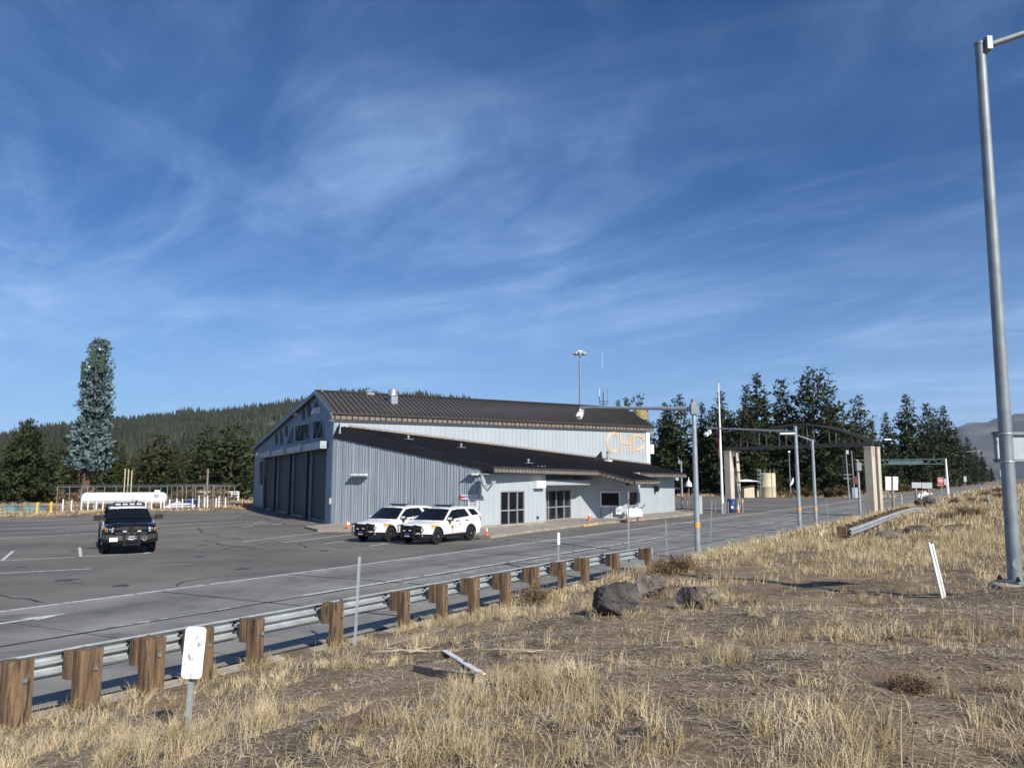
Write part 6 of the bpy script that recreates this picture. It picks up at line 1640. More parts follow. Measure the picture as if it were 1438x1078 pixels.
for a in range(8): q = a * math.pi / 4; mb.tube([(1.2 * math.cos(q), 1.2 * math.sin(q), h - .05), (1.2 * math.cos(q), 1.2 * math.sin(q), h + .6)], .03, 5)
mb.build('top_railing', K['galv'], t)
mb = MB(); mb.box((-1.55, .3, .7), (.6, .6, 1.4)); mb.build('pump_box', K['tank_beige'], t)
b = far_pt(1049.5, 129); t = T('small_shed', 'small beige shed with dark brown roof by the storage tank', 'shed', b); mb = MB()
mb.box((0, 0, .85), (1.7, 1.6, 1.7)); mb.build('wall', K['tank_beige'], t); mb = MB(); mb.ext([(-.95, -.95, 1.55), (.95, -.95, 1.9), (.95, .95, 1.9), (-.95, .95, 1.55)], (0, 0, .14)); mb.build('roof', K['roof_brown'], t)
b = far_pt(1046, 136); t = T('canopy_shelter', 'dark open shelter with a bright white roof behind the small shed', 'shelter', b)
for x in (-2.2, 2.2):
    for y in (-1.5, 1.5): mb = MB(); mb.box((x, y, 1.3), (.12, .12, 2.6)); mb.build('post', K['darksteel'], t)
mb = MB(); mb.ext([(-2.5, -1.8, 2.62), (2.5, -1.8, 2.62), (0, -1.2, 3.0)], (0, 3.4, 0)); mb.build('roof', K['white'], t); mb = MB(); mb.box((0, 1.6, 1.3), (4.4, .1, 2.6)); mb.build('back_panel', K['darksteel'], t)
# floodlight poles
def flood_pole(px, Y, yt, yl, label, flip=1):
    b = far_pt(px, Y); t = T('light_pole', label, 'light pole', b); h = PY(px, yt, b.y).z
    mb = MB(); mb.tube([(0, 0, 0), (0, 0, h)], [.10, .07], 10); mb.build('shaft', K['galv_dull'], t); mb = MB(); mb.box((0, -.05, h), (.34, .3, .26)); mb.build('top_lamp', K['white'], t)
    z = PY(px, yl, b.y).z; mb = MB(); mb.ext([(-.15, -.2, z - .7), (.35 * flip, -.2, z + .5), (.55 * flip, -.2, z + .62), (.45 * flip, -.2, z - .25), (.2 * flip, -.2, z - .5)], (0, .25, 0)); mb.build('flood_head', K['white'], t)
flood_pole(1109.5, 129, 634, 676, 'slim light pole with white tilted floodlight past the beige tank')
b = far_pt(957, 80); t = T('light_pole', 'slim pole with orange band at the far end of the wing', 'light pole', b); h = PY(957, 647, b.y).z
mb = MB(); mb.tube([(0, 0, 0), (0, 0, h)], [.11, .08], 10); mb.build('shaft', K['galv'], t); mb = MB(); mb.lathe([(.115, 0), (.115, .5)], (0, 0, PY(957, 702, b.y).z), 10); mb.build('orange_band', K['band'], t)
mb = MB(); mb.tube([(-.1, 0, h), (-.35, 0, h + .45)], .03, 6); mb.box((-.2, 0, h - .1), (.2, .2, .4)); mb.build('bracket', K['galv_dull'], t)
b = far_pt(967, 95); t = T('hanging_floodlight', 'white bell-shaped floodlight on a thin pole beyond the wing', 'floodlight', b); z = PY(967, 677, b.y).z
mb = MB(); mb.lathe([(.40, z - .5), (.34, z - .1), (.06, z + .3), (.05, z + .6)], (0, 0, 0), 12); mb.build('bell', K['white'], t); mb = MB(); mb.tube([(0, 0, 0), (0, 0, z - .4)], .05, 6); mb.build('stand', K['galv_dull'], t)
for k, (px, Y, yb, yt) in enumerate(((1191, 120, 697, 632), (1199, 124, 696, 633))):
    b = far_pt(px, Y); t = T('utility_pole', ['pale steel pole with insulator arms beyond the arched gantry', 'thin pale pole paired with the insulator pole beyond the gantry'][k], 'pole', b); h = PY(px - 2, yt, b.y).z; mb = MB(); mb.tube([(0, 0, 0), (-.15, 0, h)], [.12, .07], 8); mb.build('shaft', K['galv'], t)
    if k == 0:
        for z in (h * .42, h * .5): mb = MB(); mb.bar((-.7, 0, z), (.6, 0, z), .06, .06); mb.build('arm', K['galv'], t)
        mb = MB(); mb.box((0, -.1, h - .3), (.4, .3, .6)); mb.build('box', K['galv'], t)
    if k == 1:
        mb = MB(); mb.box((.2, -.1, PY(1203, 674, b.y).z), (.9, .04, 1.2)); mb.build('red_panel', pm('maroon_panel', (.14, .025, .035), .6), t)
b = far_pt(1199.5, 126); ubox(1199.5, 127, 1.1, 1.6, 'signback', 'pale steel cabinet at the foot of the paired poles', 'steel_cabinet', 'cabinet')
# high mast light, aerials, yellow tank behind the building
b = far_pt(816, 118); t = T('high_mast_light', 'tall thin mast with a ring of floodlights behind the building', 'mast light', b); h = PY(814.5, 494, b.y).z
mb = MB(); mb.tube([(0, 0, 0), (0, 0, h)], [.28, .12], 10); mb.build('shaft', K['galv_dull'], t)
mb = MB(); mb.lathe([(.55, h - .05), (.5, h + .12), (.2, h + .25)], (0, 0, 0), 12); mb.build('hub', K['white'], t)
for k in range(8):
    q = k * math.pi / 4; c = Vector((.85 * math.cos(q), .85 * math.sin(q), h - .25)); mb = MB(); mb.lathe([(.27, -.18), (.22, .12), (.1, .2)], c, 10); mb.bar((0, 0, h), c, .05, .05); mb.build('floodlight', K['galv'], t)
b = far_pt(848.6, 100); t = T('radio_antenna', 'whip antennas on a small rack rising behind the roof ridge', 'antenna', b)
for px, y0, y1, r, m in ((848.8, 640, 550, .07, 'darksteel'), (848.6, 551, 518, .045, 'galv'), (848.4, 518, 495, .02, 'white'), (843.6, 556, 545, .05, 'white'), (843.6, 566, 556, .05, 'darksteel'), (855, 566, 546, .045, 'galv_dull')):
    x = far_pt(px, 100).x - b.x; mb = MB(); mb.tube([(x, 0, PY(px, y0, 100).z), (x, 0, PY(px, y1, 100).z)], r, 6); mb.build('rod', K[m], t)
for y in (563.5, 567): z = PY(848, y, 100).z; mb = MB(); mb.bar((far_pt(843, 100).x - b.x, 0, z), (far_pt(855.5, 100).x - b.x, 0, z), .09, .09); mb.build('cross_arm', K['darksteel'], t)
b = far_pt(901, 145); t = T('water_tower', 'yellow tank on legs with railing, peeking over the roof end', 'water tower', b); z0, z1 = PY(901, 589, 145).z, PY(901, 578, 145).z
mb = MB(); mb.lathe([(1.35, z0), (1.35, z1), (.9, z1 + .35), (.1, z1 + .6)], (0, 0, 0), 20); mb.build('tank', K['tank_yellow'], t, smooth=True)
mb = MB(); mb.lathe([(1.7, z0 - .12), (1.7, z0)], (0, 0, 0), 16); mb.build('platform', K['tank_yellow'], t)
for k in range(6): q = k * math.pi / 3 + .2; mb = MB(); mb.tube([(1.3 * math.cos(q), 1.3 * math.sin(q), 0), (1.3 * math.cos(q), 1.3 * math.sin(q), z0)], .07, 6); mb.build('leg', K['tank_yellow'], t)
mb = MB()
for k in range(10): q = k * math.pi / 5; mb.tube([(1.65 * math.cos(q), 1.65 * math.sin(q), z0), (1.65 * math.cos(q), 1.65 * math.sin(q), z0 + 1.0)], .03, 4)
mb.build('railing', K['tank_yellow'], t)
# ---- signs further along the road
def sign(name, label, base, posts, panels, mat='signback', pmat='greywood', pr=.06, cat='sign'):
    t = T(name, label, cat, base)
    for px, yt in posts:
        p = PY(px, yt, base.y); gz = tz(p.x, base.y); mb = MB(); mb.box((p.x - base.x, 0, (gz - .3 + p.z) / 2 - base.z), (pr * 2, pr * 2, p.z - gz + .3)); mb.build('post', K[pmat], t)
    for (x0, y0, x1, y1, m) in panels:
        a = PY(x0, y0, base.y - .1) - base; b = PY(x1, y1, base.y - .1) - base
        mb = MB(); mb.box(((a.x + b.x) / 2, -.12, (a.z + b.z) / 2), (abs(b.x - a.x), .03, abs(a.z - b.z))); mb.build('panel', K[m], t)
    return t
b = pole_base(1253.5, 9.0); sign('road_sign', 'four-part white sign on one brown wooden post beyond the gantry', b, [(1252.5, 669)], [(1242.7, 669, 1251.3, 678.6, 'white'), (1253.6, 669, 1261.3, 678.8, 'white'), (1243, 679, 1251.5, 688, 'white'), (1253.8, 679.2, 1261, 688, 'white')], pr=.09)
b = pole_base(1295, 8.0); sign('road_sign', 'long grey sign back on two brown posts above the bent guardrail end', b, [(1285.5, 677), (1303, 678)], [(1280, 677, 1294, 684.8, 'signback'), (1294.3, 677.2, 1309, 685.6, 'signback')], pr=.08)
b = pole_base(1321, 11.2); 
t = sign('do_not_enter_sign', 'red and white do not enter sign with wrong way plate', b, [(1321, 671)], [(1316, 670, 1325, 678.8, 'signred'), (1316.2, 679.2, 1325, 682.3, 'signred')], pr=.06, pmat='galv_dull')
p0 = PY(1320.5, 674.4, b.y - .1) - b; k_ = (PY(1325, 674, b.y).x - PY(1316, 674, b.y).x)
mb = MB(); mb.lathe([(k_ * .44, -.012), (k_ * .44, 0)], (0, 0, 0), 24, axis='Y'); o = mb.build('disc', K['signred'], t, loc=(p0.x, -.150, p0.z))
mb = MB(); mb.lathe([(k_ * .48, -.008), (k_ * .48, 0)], (0, 0, 0), 24, axis='Y'); mb.build('disc_rim', K['white'], t, loc=(p0.x, -.140, p0.z))
mb = MB(); mb.box((0, 0, 0), (k_ * .62, .01, k_ * .13)); mb.build('bar', K['white'], t, loc=(p0.x, -.170, p0.z))
text('lettering', 'DO NOT', k_ * .17, K['white'], t, frame4((p0.x, -.165, p0.z + k_ * .2), (1, 0, 0), (0, 0, 1))); text('lettering', 'ENTER', k_ * .17, K['white'], t, frame4((p0.x, -.165, p0.z - k_ * .2), (1, 0, 0), (0, 0, 1)))
p1 = PY(1320.5, 680.7, b.y - .1) - b; text('lettering', 'WRONG WAY', k_ * .16, K['white'], t, frame4((p1.x, -.14, p1.z), (1, 0, 0), (0, 0, 1)))
b = pole_base(1327, 11.6); sign('road_sign', 'grey sign back half hidden behind the red do not enter sign', b, [(1328, 672)], [(1325.5, 672, 1329.5, 681, 'signback')])
b = pole_base(1355, 10.6); sign('road_sign', 'small grey diamond sign back on a dark post along the bank', b, [(1354.5, 669)], [(1353, 668.5, 1357.5, 676, 'signback')], pr=.07)
b = pole_base(1409, 8.0); sign('road_sign', 'distant grey sign on a dark post just before the huge mast', b, [(1408.5, 655)], [(1404, 660, 1408, 669, 'signback')], pr=.09)
# sign gantry with truss across the far lanes
b = pole_base(1331, 11.6); t = T('sign_gantry', 'green-grey truss gantry crossing the lanes beyond the arch', 'gantry', b); h = PY(1329.5, 643.5, b.y).z - b.z
mb = MB(); mb.tube([(0, 0, -.2), (0, 0, h)], [.26, .18], 12); mb.build('upright', K['plastic_white'], t)
far_ = NV * 15.5
mb = MB(); mb.tube([far_ + Vector((0, 0, -b.z)), far_ + Vector((0, 0, h))], [.26, .18], 12); mb.build('upright', K['plastic_white'], t)
z0 = PY(1329, 651, b.y).z - b.z
for z in (h - .1, z0):
    for v in (0, 1.0): mb = MB(); mb.bar(DV * v + Vector((0, 0, z)), far_ + DV * v + Vector((0, 0, z)), .13, .13); mb.build('chord', K['green_steel'], t)
for k in range(14):
    mb = MB(); f0, f1 = k / 14, (k + 1) / 14; za, zb = (z0, h - .1) if k % 2 else (h - .1, z0); mb.bar(far_ * f0 + Vector((0, 0, za)), far_ * f1 + Vector((0, 0, zb)), .09, .09); mb.build('diagonal', K['green_steel'], t)
mb = MB(); mb.box(far_ * .45 + DV * 1.1 + Vector((0, 0, (z0 + h) / 2)), (6.0, .08, 1.0), rz=math.atan2(NV.y, NV.x)); mb.build('sign_panel', K['green_steel'], t)
# street lamps far along
def street_lamp(px, n, yt, label, reach, lift):
    b = pole_base(px, n); t = T('street_lamp', label, 'street lamp', b); h = PY(px, yt, b.y).z - b.z
    mb = MB(); mb.tube([(0, 0, -.2), (0, 0, h)], [.22, .14], 10); mb.build('shaft', K['galv'], t)
    mb = MB(); mb.tube([(0, 0, h - .3), (reach * .5, 0, h + lift * .8), (reach, 0, h + lift)], .10, 8); mb.build('arm', K['galv_dull'], t); mb = MB(); mb.box((reach + .4, 0, h + lift - .05), (1.1, .45, .22)); mb.build('lamp_head', K['galv'], t)
street_lamp(1348.5, 23.0, 638, 'tall street lamp with long arm past the truss gantry', 9.0, 1.6); street_lamp(1374.5, 22.5, 642, 'street lamp with short arm farther down the road than the long-armed one', 4.0, 1.2)
b = far_pt(1229, 90); t = T('street_lamp', 'cobra-head street lamp reaching from behind the gantry pillar', 'street lamp', Vector((b.x, b.y, 0))); h = PY(1221, 618, 90).z
mb = MB(); mb.tube([(-.6, 0, 0), (-.6, 0, h - .6), (-.6, 0, h - .55)], .09, 8); mb.tube([(-.6, 0, h - .5), (0.2, 0, h), (1.4, 0, h + .15)], .05, 6); mb.build('shaft', K['galv_dull'], t); mb = MB(); mb.box((1.7, 0, h + .1), (.8, .3, .16)); mb.build('lamp_head', K['white'], t)
# white pipe rail at the far lot edge beyond the gantry
t = T('parking_block', 'pale concrete blocks lying at the far road edge by the pines', 'barrier', far_pt(1236, 130))
for k in range(3): mb = MB(); mb.box((-1.4 + k * 1.6, 0, .2), (1.3, .4, .4)); mb.build('block', K['kerb'], t)
# ================================================================== ROCKS, WOOD, STICKS
EXTRA = []
def rock(name, label, base, size, mat, seed, sink=.25, rz=0.0, group=None, fl=0.0):
    import bmesh
    bm = bmesh.new(); bmesh.ops.create_icosphere(bm, subdivisions=5 if max(size) > .2 else 4, radius=1.0)
    r = random.Random(seed); planes = [(Vector((r.gauss(0, 1), r.gauss(0, 1), r.gauss(0, 1))).normalized(), r.uniform(.50, .92)) for _ in range(11)]
    P = np.array([v.co.normalized() for v in bm.verts]); m = np.full(len(P), 1.06)
    for q, dd in planes:
        c = P @ np.array(q); m = np.where(c > .05, np.minimum(m, dd / np.maximum(c, .05)), m)
    def n3(k, sd): return (fbm(P[:, 0] * k + sd, P[:, 1] * k + P[:, 2] * k * .7, sd, 4) + fbm(P[:, 1] * k - sd, P[:, 2] * k + P[:, 0] * k * .6, sd + 9, 4) - .94) * .5
    m = m + n3(2.2, seed) * .45 + n3(7, seed + 3) * .26 - np.clip(n3(15, seed + 5), 0, 1) * .30
    for v, a, b_ in zip(bm.verts, P, m): v.co = Vector(a) * float(b_)
    me = bpy.data.meshes.new(name)
    for v in bm.verts: v.co = Vector((v.co.x * size[0], v.co.y * size[1], v.co.z * size[2]))
    bm.to_mesh(me); bm.free(); me.materials.append(K[mat])
    me.polygons.foreach_set('use_smooth', [True] * len(me.polygons)); me.set_sharp_from_angle(angle=R(28))
    EXTRA.append((base.x, base.y, max(size[:2])))
    o = link(name, me); o.location = (base.x, base.y, base.z + size[2] * (1 - sink * 2)); o.rotation_euler = (0, 0, rz)
    return tag(o, label, 'rock', group)
g = GT(868, 862); rock('boulder', 'largest dark basalt boulder, sitting on bare soil near the guardrail', g, (.40, .36, .34), 'rock_dark', 3, .2, .3)
g = GT(912, 838); rock('boulder', 'tan-grey boulder just behind the largest dark boulder', g, (.40, .34, .36), 'rock_tan', 8, .2, 1.1)
g = GT(972, 854); rock('boulder', 'dark angular boulder beside two small rocks and white chip', g, (.26, .24, .25), 'rock_dark', 14, .2, .5)
g = GT(990, 843); rock('boulder', 'pale flat-topped rock behind the dark angular boulder', g, (.26, .22, .2), 'rock_tan', 18, .15)
g = GT(998, 849); rock('boulder', 'small grey rock touching the dark angular boulder', g, (.15, .14, .15), 'rock_tan', 21, .15)
g = GT(525, 1012); rock('stone', 'reddish stone half buried in grass, larger of the pair', g, (.17, .13, .10), 'rock_red', 23, .2)
g = GT(490, 1022); rock('stone', 'reddish stone half buried in grass, smaller of the pair', g, (.12, .11, .08), 'rock_red', 27, .2)
g = GT(612, 1022); rock('stone', 'flat tan stone sunk in the dry grass below the plank', g, (.17, .12, .06), 'rock_tan', 29, .2)
g = GT(381, 965); rock('stone', 'small grey pointed stone in grass above the reddish stones', g, (.07, .07, .08), 'rock_tan', 33, .2)
g = GT(1061, 848); rock('stone', 'small grey stone alone on the bare trail', g, (.055, .05, .05), 'rock_tan', 37)
g = GT(1221, 847); rock('stone', 'pale flat stone at the shadow end on the bank', g, (.16, .08, .045), 'rock_tan', 39)
g = GT(1011, 837); rock('stone', 'tiny bright white chip by the boulders', g, (.055, .04, .03), 'tank_white', 41)
g = GT(1027, 844); rock('stone', 'tiny red-brown brick fragment near the white chip', g, (.05, .04, .03), 'rock_red', 43)
g = GT(1309, 713); rock('boulder', 'dark brown boulder at the bent end of the second guardrail', g, (.85, .7, .62), 'rock_tan', 47)
g = GT(1292, 711); rock('boulder', 'rusty brown rock against the second guardrail end', g, (.5, .5, .5), 'rock_red', 49)
g = GT(1203, 752); rock('boulder', 'grey rock under the near end of the second guardrail', g, (.4, .3, .22), 'rock_tan', 51)
g = GT(1250, 756); rock('boulder', 'flat grey rock in straw below the second guardrail', g, (.55, .4, .22), 'rock_tan', 53)
g = GT(1292, 748); rock('boulder', 'dark flat rock ledge in straw below the second guardrail', g, (.6, .3, .22), 'rock_dark', 57)
# crumpled white sheet at the guardrail end
g = GT(1301, 708); mb = MB(); vs = []; n = 8
for i in range(n):
    for j in range(n): vs.append(((i - 3.5) * .17, (j - 3.5) * .08, .75 + .25 * math.sin(i * 1.3 + j) + .25 * math.cos(j * 1.7) - .06 * (i - 3.5) ** 2 * .4))
mb.add(vs + [(a, b_, c_ - .02) for a, b_, c_ in vs], [(i * n + j, (i + 1) * n + j, (i + 1) * n + j + 1, i * n + j + 1) for i in range(n - 1) for j in range(n - 1)] + [(64 + i * n + j + 1, 64 + (i + 1) * n + j + 1, 64 + (i + 1) * n + j, 64 + i * n + j) for i in range(n - 1) for j in range(n - 1)])
o = mb.build('crumpled_sheet', K['plastic_white'], loc=g); tag(o, 'crumpled white sheet draped over the second guardrail end', 'sheet')
# plank, white strip, grey plank, dead branch
def plank(name, label, p, q, w, h, mat, cat, cracked=False, up=(0, 0, 1)):
    P, Q = p, q; t = T(name, label, cat, P); d = Q - P
    ends = [(0, .36), (.365, 1.0)] if cracked else [(0, 1)]
    for k, (a, b) in enumerate(ends):
        mb = MB(); mb.bar(d * a + Vector((0, 0, h * .1 - .012 * k)), d * b + Vector((0, 0, h * .1 + .01 * k)), w * (1 - .05 * k), h, up=up); mb.build('piece', K[mat], t)
    return t
plank('plank', 'split grey weathered plank lying under the white strip', GT(586, 941) + Vector((0, 0, .012)), GT(673, 958) + Vector((0, 0, .03)), .11, .09, 'greywood', 'plank', True)
plank('white_strip', 'bright white strip lying across the split plank', GT(624, 916) + Vector((0, 0, .03)), GT(676, 955) + Vector((0, 0, .07)), .10, .016, 'white', 'strip', up=(.25, -.75, .6))
plank('plank', 'long thin grey plank sunk in soil near the sixth wooden post', GT(535, 909) + Vector((0, 0, .03)), GT(620, 885) + Vector((0, 0, .03)), .14, .04, 'greywood', 'plank')
def branch(label, px, py, seed, sc):
    r = random.Random(seed); g = GT(px, py); mb = MB()
    for k in range(9):
        p = Vector((r.uniform(-.15, .1), r.uniform(-.08, .08), .03)); pts = [p]; a = r.uniform(-.5, .5) + (math.pi if r.random() < .6 else 0)
        for j in range(6): a += r.uniform(-.5, .5); p = p + Vector((math.cos(a), math.sin(a) * .6, r.uniform(-.12, .22) * (1 if j < 3 else -.6))) * .13 * sc; p.z = max(.01, p.z); pts.append(p)
        mb.tube(pts, [.012 * sc, .011 * sc, .009 * sc, .008 * sc, .006 * sc, .004 * sc, .002 * sc], 6)
    o = mb.build('dead_branch', K['stick'], loc=g, smooth=True); tag(o, label, 'branch')
branch('bleached forked dead branch beside the split plank', 582, 917, 3, 1.0); branch('thin bleached twig on bare soil beyond the white strip', 735, 917, 9, .6)
# ================================================================== VEGETATION
def crown_arrays(seed, h, r, base, levels, per, prof, step, L, Wd, K_, droop, jitter=.25, tipup=.25, inner=.25, pad=0, taper=True):
    g = np.random.default_rng(seed); C = []; O = []
    for lv in range(levels):
        t = (lv + g.uniform(-.3, .3)) / levels; t = min(max(t, 0), .995); z = base + (h - base) * t
        R_ = r * prof(t); n = max(3, int(per * (.55 + .45 * (1 - t))))
        a0 = g.uniform(0, 6.28)
        for b in range(n):
            if g.random() < pad: continue
            a = a0 + 2 * math.pi * b / n + g.normal(0, .22); l = R_ * g.uniform(.62, 1.15)
            el = droop + (tipup - droop) * t + g.normal(0, .10)
            m = max(1, int(l * (1 - inner) / step) + 1)
            for k in range(m):
                q = l * (inner + (1 - inner) * (k + g.uniform(.1, .9)) / m) if l > .3 else l * g.uniform(0, 1)
                C.append((q * math.cos(a) + g.normal(0, jitter), q * math.sin(a) + g.normal(0, jitter), z + q * math.tan(el) + g.normal(0, jitter * .8) + .10 * q * q / max(r, .1) * .5))
                O.append((math.cos(a), math.sin(a), .35))
    for k in range(4): C.append((g.normal(0, .1), g.normal(0, .1), h - .25 * k * L)); O.append((0, 0, 1))
    C = np.array(C); O = np.array(O); n = len(C)
    C2 = np.repeat(C, K_, 0); O2 = np.repeat(O, K_, 0); N = n * K_
    d = O2 * .55 + np.array([0, 0, .35]) + g.normal(0, .62, (N, 3)); d /= np.linalg.norm(d, axis=1)[:, None]
    w = np.cross(d, g.normal(0, 1, (N, 3))); w /= np.linalg.norm(w, axis=1)[:, None] + 1e-6
    tp = (1 - .42 * np.clip(C2[:, 2:3] / h - .45, 0, 1) / .55) if taper else 1.0
    l = L * g.uniform(.6, 1.25, N)[:, None] * tp; ww = Wd * g.uniform(.6, 1.2, N)[:, None] * tp
    st = C2 + g.normal(0, L * .28, (N, 3))
    v = np.stack([st - w * ww * .35, st + w * ww * .35, st + d * l * .65 + w * ww * .6, st + d * l, st + d * l * .65 - w * ww * .6], 1).reshape(-1, 3)
    f = np.arange(N * 5).reshape(N, 5)
    return v, f
def trunk_mesh(h, r, seed, bare=0):
    mb = MB(); g = random.Random(seed); pts = [(g.gauss(0, .04) * k, g.gauss(0, .04) * k, h * k / 7 - (.3 if k == 0 else 0)) for k in range(8)]
    mb.tube(pts, [r * (1.15 if k == 0 else 1) * (1 - .92 * k / 7) for k in range(8)], 9)
    for k in range(bare):
        z = h * g.uniform(.08, .55); a = g.uniform(0, 6.28); l = g.uniform(.5, 1.4); mb.tube([(0, 0, z), (l * math.cos(a), l * math.sin(a), z + g.uniform(-.2, .25))], [.05, .02], 5)
    return mb
def tree_proto(name, h, r, seed, mat='pine', base=.12, levels=None, per=7, prof=None, step=.50, L=.76, Wd=.29, K_=7, droop=-.18, tr=.25, pad=.0, jit=.25, tipup=.45, bark='bark', inner=.25):
    prof = prof or (lambda t: (1 - t) ** .75)
    levels = levels or int(h * 1.5)
    t = bpy.data.objects.new(name, None); COL.objects.link(t)
    v, f = crown_arrays(seed, h, r, h * base, levels, per, prof, step, L, Wd, K_, droop, jit, tipup, inner, pad)
    np_mesh('crown', v, f, K[mat], t)
    trunk_mesh(h * .96, tr, seed, 6).build('trunk', K[bark], t, smooth=True)
    return t
conic = lambda t: (1 - t) ** .88
rounded = lambda t: (.55 + .6 * t if t < .45 else .82 * (1 - ((t - .45) / .58) ** 1.6)) + .08
def broken(seed):
    g = np.random.default_rng(seed); k = g.uniform(.6, 1.15, 9)
    return lambda t: (1 - t) ** .74 * np.interp(t, np.linspace(0, 1, 9), k) + .06
tall = [tree_proto('pine_tree', 20, 3.4, 101, base=.10, prof=conic), tree_proto('pine_tree', 20, 3.7, 102, base=.12, prof=broken(3), pad=.12), tree_proto('pine_tree', 20, 3.9, 103, 'pine', .16, prof=broken(5), pad=.18),
        tree_proto('pine_tree', 20, 4.6, 104, 'pine', .12, prof=rounded, per=8, pad=.10), tree_proto('pine_tree', 20, 3.0, 105, 'pine_olive', .08, prof=conic)]
young = [tree_proto('pine_tree', 11, 2.6, 111, 'pine', .05, per=6, prof=conic, K_=6), tree_proto('pine_tree', 11, 3.0, 112, 'pine_olive', .06, per=6, prof=rounded, K_=6), tree_proto('pine_tree', 11, 2.3, 113, 'pine', .05, per=6, prof=broken(8), K_=6)]
used = set()
def place(proto, p, h, label, group, wide=1.0, cat='pine tree'):
    key = proto.name
    if key in used: t = copy_tree(proto)
    else: t = proto; used.add(key)
    h0 = 20 if proto in tall else 11
    s = h / h0; t.location = p; t.scale = (s * wide, s * wide, s); t.rotation_euler = (0, 0, random.uniform(0, 6.28))
    if label.startswith('*'): label = KIND[proto] + label[1:]
    t['label'] = label; t['category'] = cat
    if group: t['group'] = group
    return t
KIND = dict(zip(tall + young, ('slim pointed dark', 'ragged dark', 'open-branched dark', 'broad rounded dark', 'narrow olive-green', 'small conical dark', 'bushy rounded olive', 'small ragged dark')))
ADJ = ['*']
GRT = 'pines behind the inspection lot and road'
def tree_at(px, ytop, Y, proto, label, group=GRT, wide=1.0):
    wide = wide * 1.24
    p = far_pt(px, Y); p.z = -.1; h = PY(px, ytop, p.y).z
    return place(proto, p, h, label, group, wide)
# named trees of the skyline: (px, top, depth, proto, label, width)
SK = [(869.5, 563, 175, 0, 'thin pine top peeking over the roof end, smallest of three there', .8), (882, 559, 172, 0, 'pointed pine top over the roof end beside the yellow tank', .9), (899, 555, 170, 1, 'pine top directly behind the yellow tank', .9),
      (936, 566, 150, 0, 'narrow pine between roof end and the camera pole arm', 1.0), (956.5, 555, 148, 1, 'tall pine whose top stands just before the camera pole', 1.1), (989, 566, 146, 0, 'pointed pine just past the camera pole top', .95),
      (1002, 577, 150, 2, 'shorter pine tucked beside the flagpole', 1.0), (1016, 551, 142, 0, 'pointed pine rising immediately past the flagpole', 1.05), (1035, 580, 150, 3, 'low pine in the gap past the flagpole', 1.0),
      (1052, 543, 140, 2, 'ragged pine shouldering the tall pointed pine over the gantry', .9), (1069, 526, 142, 0, 'tall pointed pine above the rising half of the gantry arch', 1.15), (1103.5, 535, 144, 2, 'loose open-crowned pine above the gantry arch centre', 1.15),
      (1150, 521, 140, 3, 'broadest and tallest pine, rounded crown above the gantry', 1.0), (1189, 578, 165, 1, 'shorter ragged pine beyond the broad rounded pine', 1.0), (1211, 556, 168, 1, 'wide pine over the gantry pillar', 1.1), (1228, 590, 175, 0, 'low pine filling the gap past the gantry pillar', 1.0),
      (1249, 580, 195, 0, 'slim dark pine above the four-part white sign', .9), (1279, 555, 205, 0, 'tall conical pine above the truss gantry', 1.15), (1306, 568, 240, 2, 'dense pine of the group past the truss gantry, first of three', 1.0), (1317, 574, 245, 1, 'dense pine of the group past the truss gantry, middle one', 1.0), (1331, 571, 255, 0, 'dense pointed pine of the group past the truss gantry, last one', 1.05),
      (1347, 603, 300, 0, 'receding pine above the long-armed street lamp', 1.0), (1362, 614, 380, 0, 'receding pine above the short-armed street lamp', 1.0), (1372, 628, 440, 2, 'small distant pine past the street lamps', 1.0), (1381, 634, 520, 0, 'last tiny pine before the mast sign panel', 1.0)]
for px, yt, Y, k, lab, w in SK: tree_at(px, yt, Y, tall[k], lab, GRT, w)
r2 = random.Random(5)
for i in range(46):
    px = r2.uniform(872, 1290); Y = r2.uniform(150, 215) if px < 1225 else r2.uniform(215, 300)
    yt = 672 - (r2.uniform(11, 17.5) - 3) / Y * FPX
    tree_at(px, yt, Y, tall[r2.choice((0, 1, 2, 4, 2))], ADJ[0] + ' pine in the ranks behind the skyline pines past the station', GRT, r2.uniform(.9, 1.2))
for i in range(16):
    px = r2.uniform(1040, 1240); Y = r2.uniform(136, 150) if px < 1190 else r2.uniform(160, 190)
    yt = 672 - (r2.uniform(4, 8) - 3) / Y * FPX
    tree_at(px, yt, Y, young[r2.choice((0, 1, 2))], ADJ[0] + ' young pine low before the tall pines past the station', 'young pines along the lot edge', 1.1)
for i in range(26):
    px = r2.uniform(1290, 1395); Y = np.interp(px, [1290, 1345, 1395], [250, 330, 620]) * r2.uniform(1.0, 1.3); yt = 672 - (r2.uniform(10, 19) - 3) / Y * FPX
    tree_at(px, yt, Y, tall[r2.choice((0, 1, 2, 4))], ADJ[0] + ' pine in the thinning line along the receding road', GRT, r2.uniform(.9, 1.2))
# belt behind the propane tank and lot
GLT = 'pines in the belt behind the lot'
for i in range(105):
    px = r2.uniform(-90, 440); Y = 112 + 240 * r2.random() ** 1.2
    if px < 110 and Y < 140: Y += 40
    h = r2.uniform(7.5, 12.5) if Y < 170 else r2.uniform(9, 14)
    yt = 672 - (h - 3) / Y * FPX
    tree_at(px, yt, Y, young[r2.choice((0, 1, 2, 2, 0))] if r2.random() < .7 else tall[r2.choice((0, 1, 4))], ADJ[0] + ' pine in the dense belt between propane tank and hill', GLT, r2.uniform(.9, 1.25))
tree_at(222, 611, 135, young[1], 'broad bushy pine with tallest crown right behind the propane tank', GLT, 1.3)
tree_at(334, 668, 118, young[1], 'low rounded olive pine against the gable corner', GLT, 1.4)
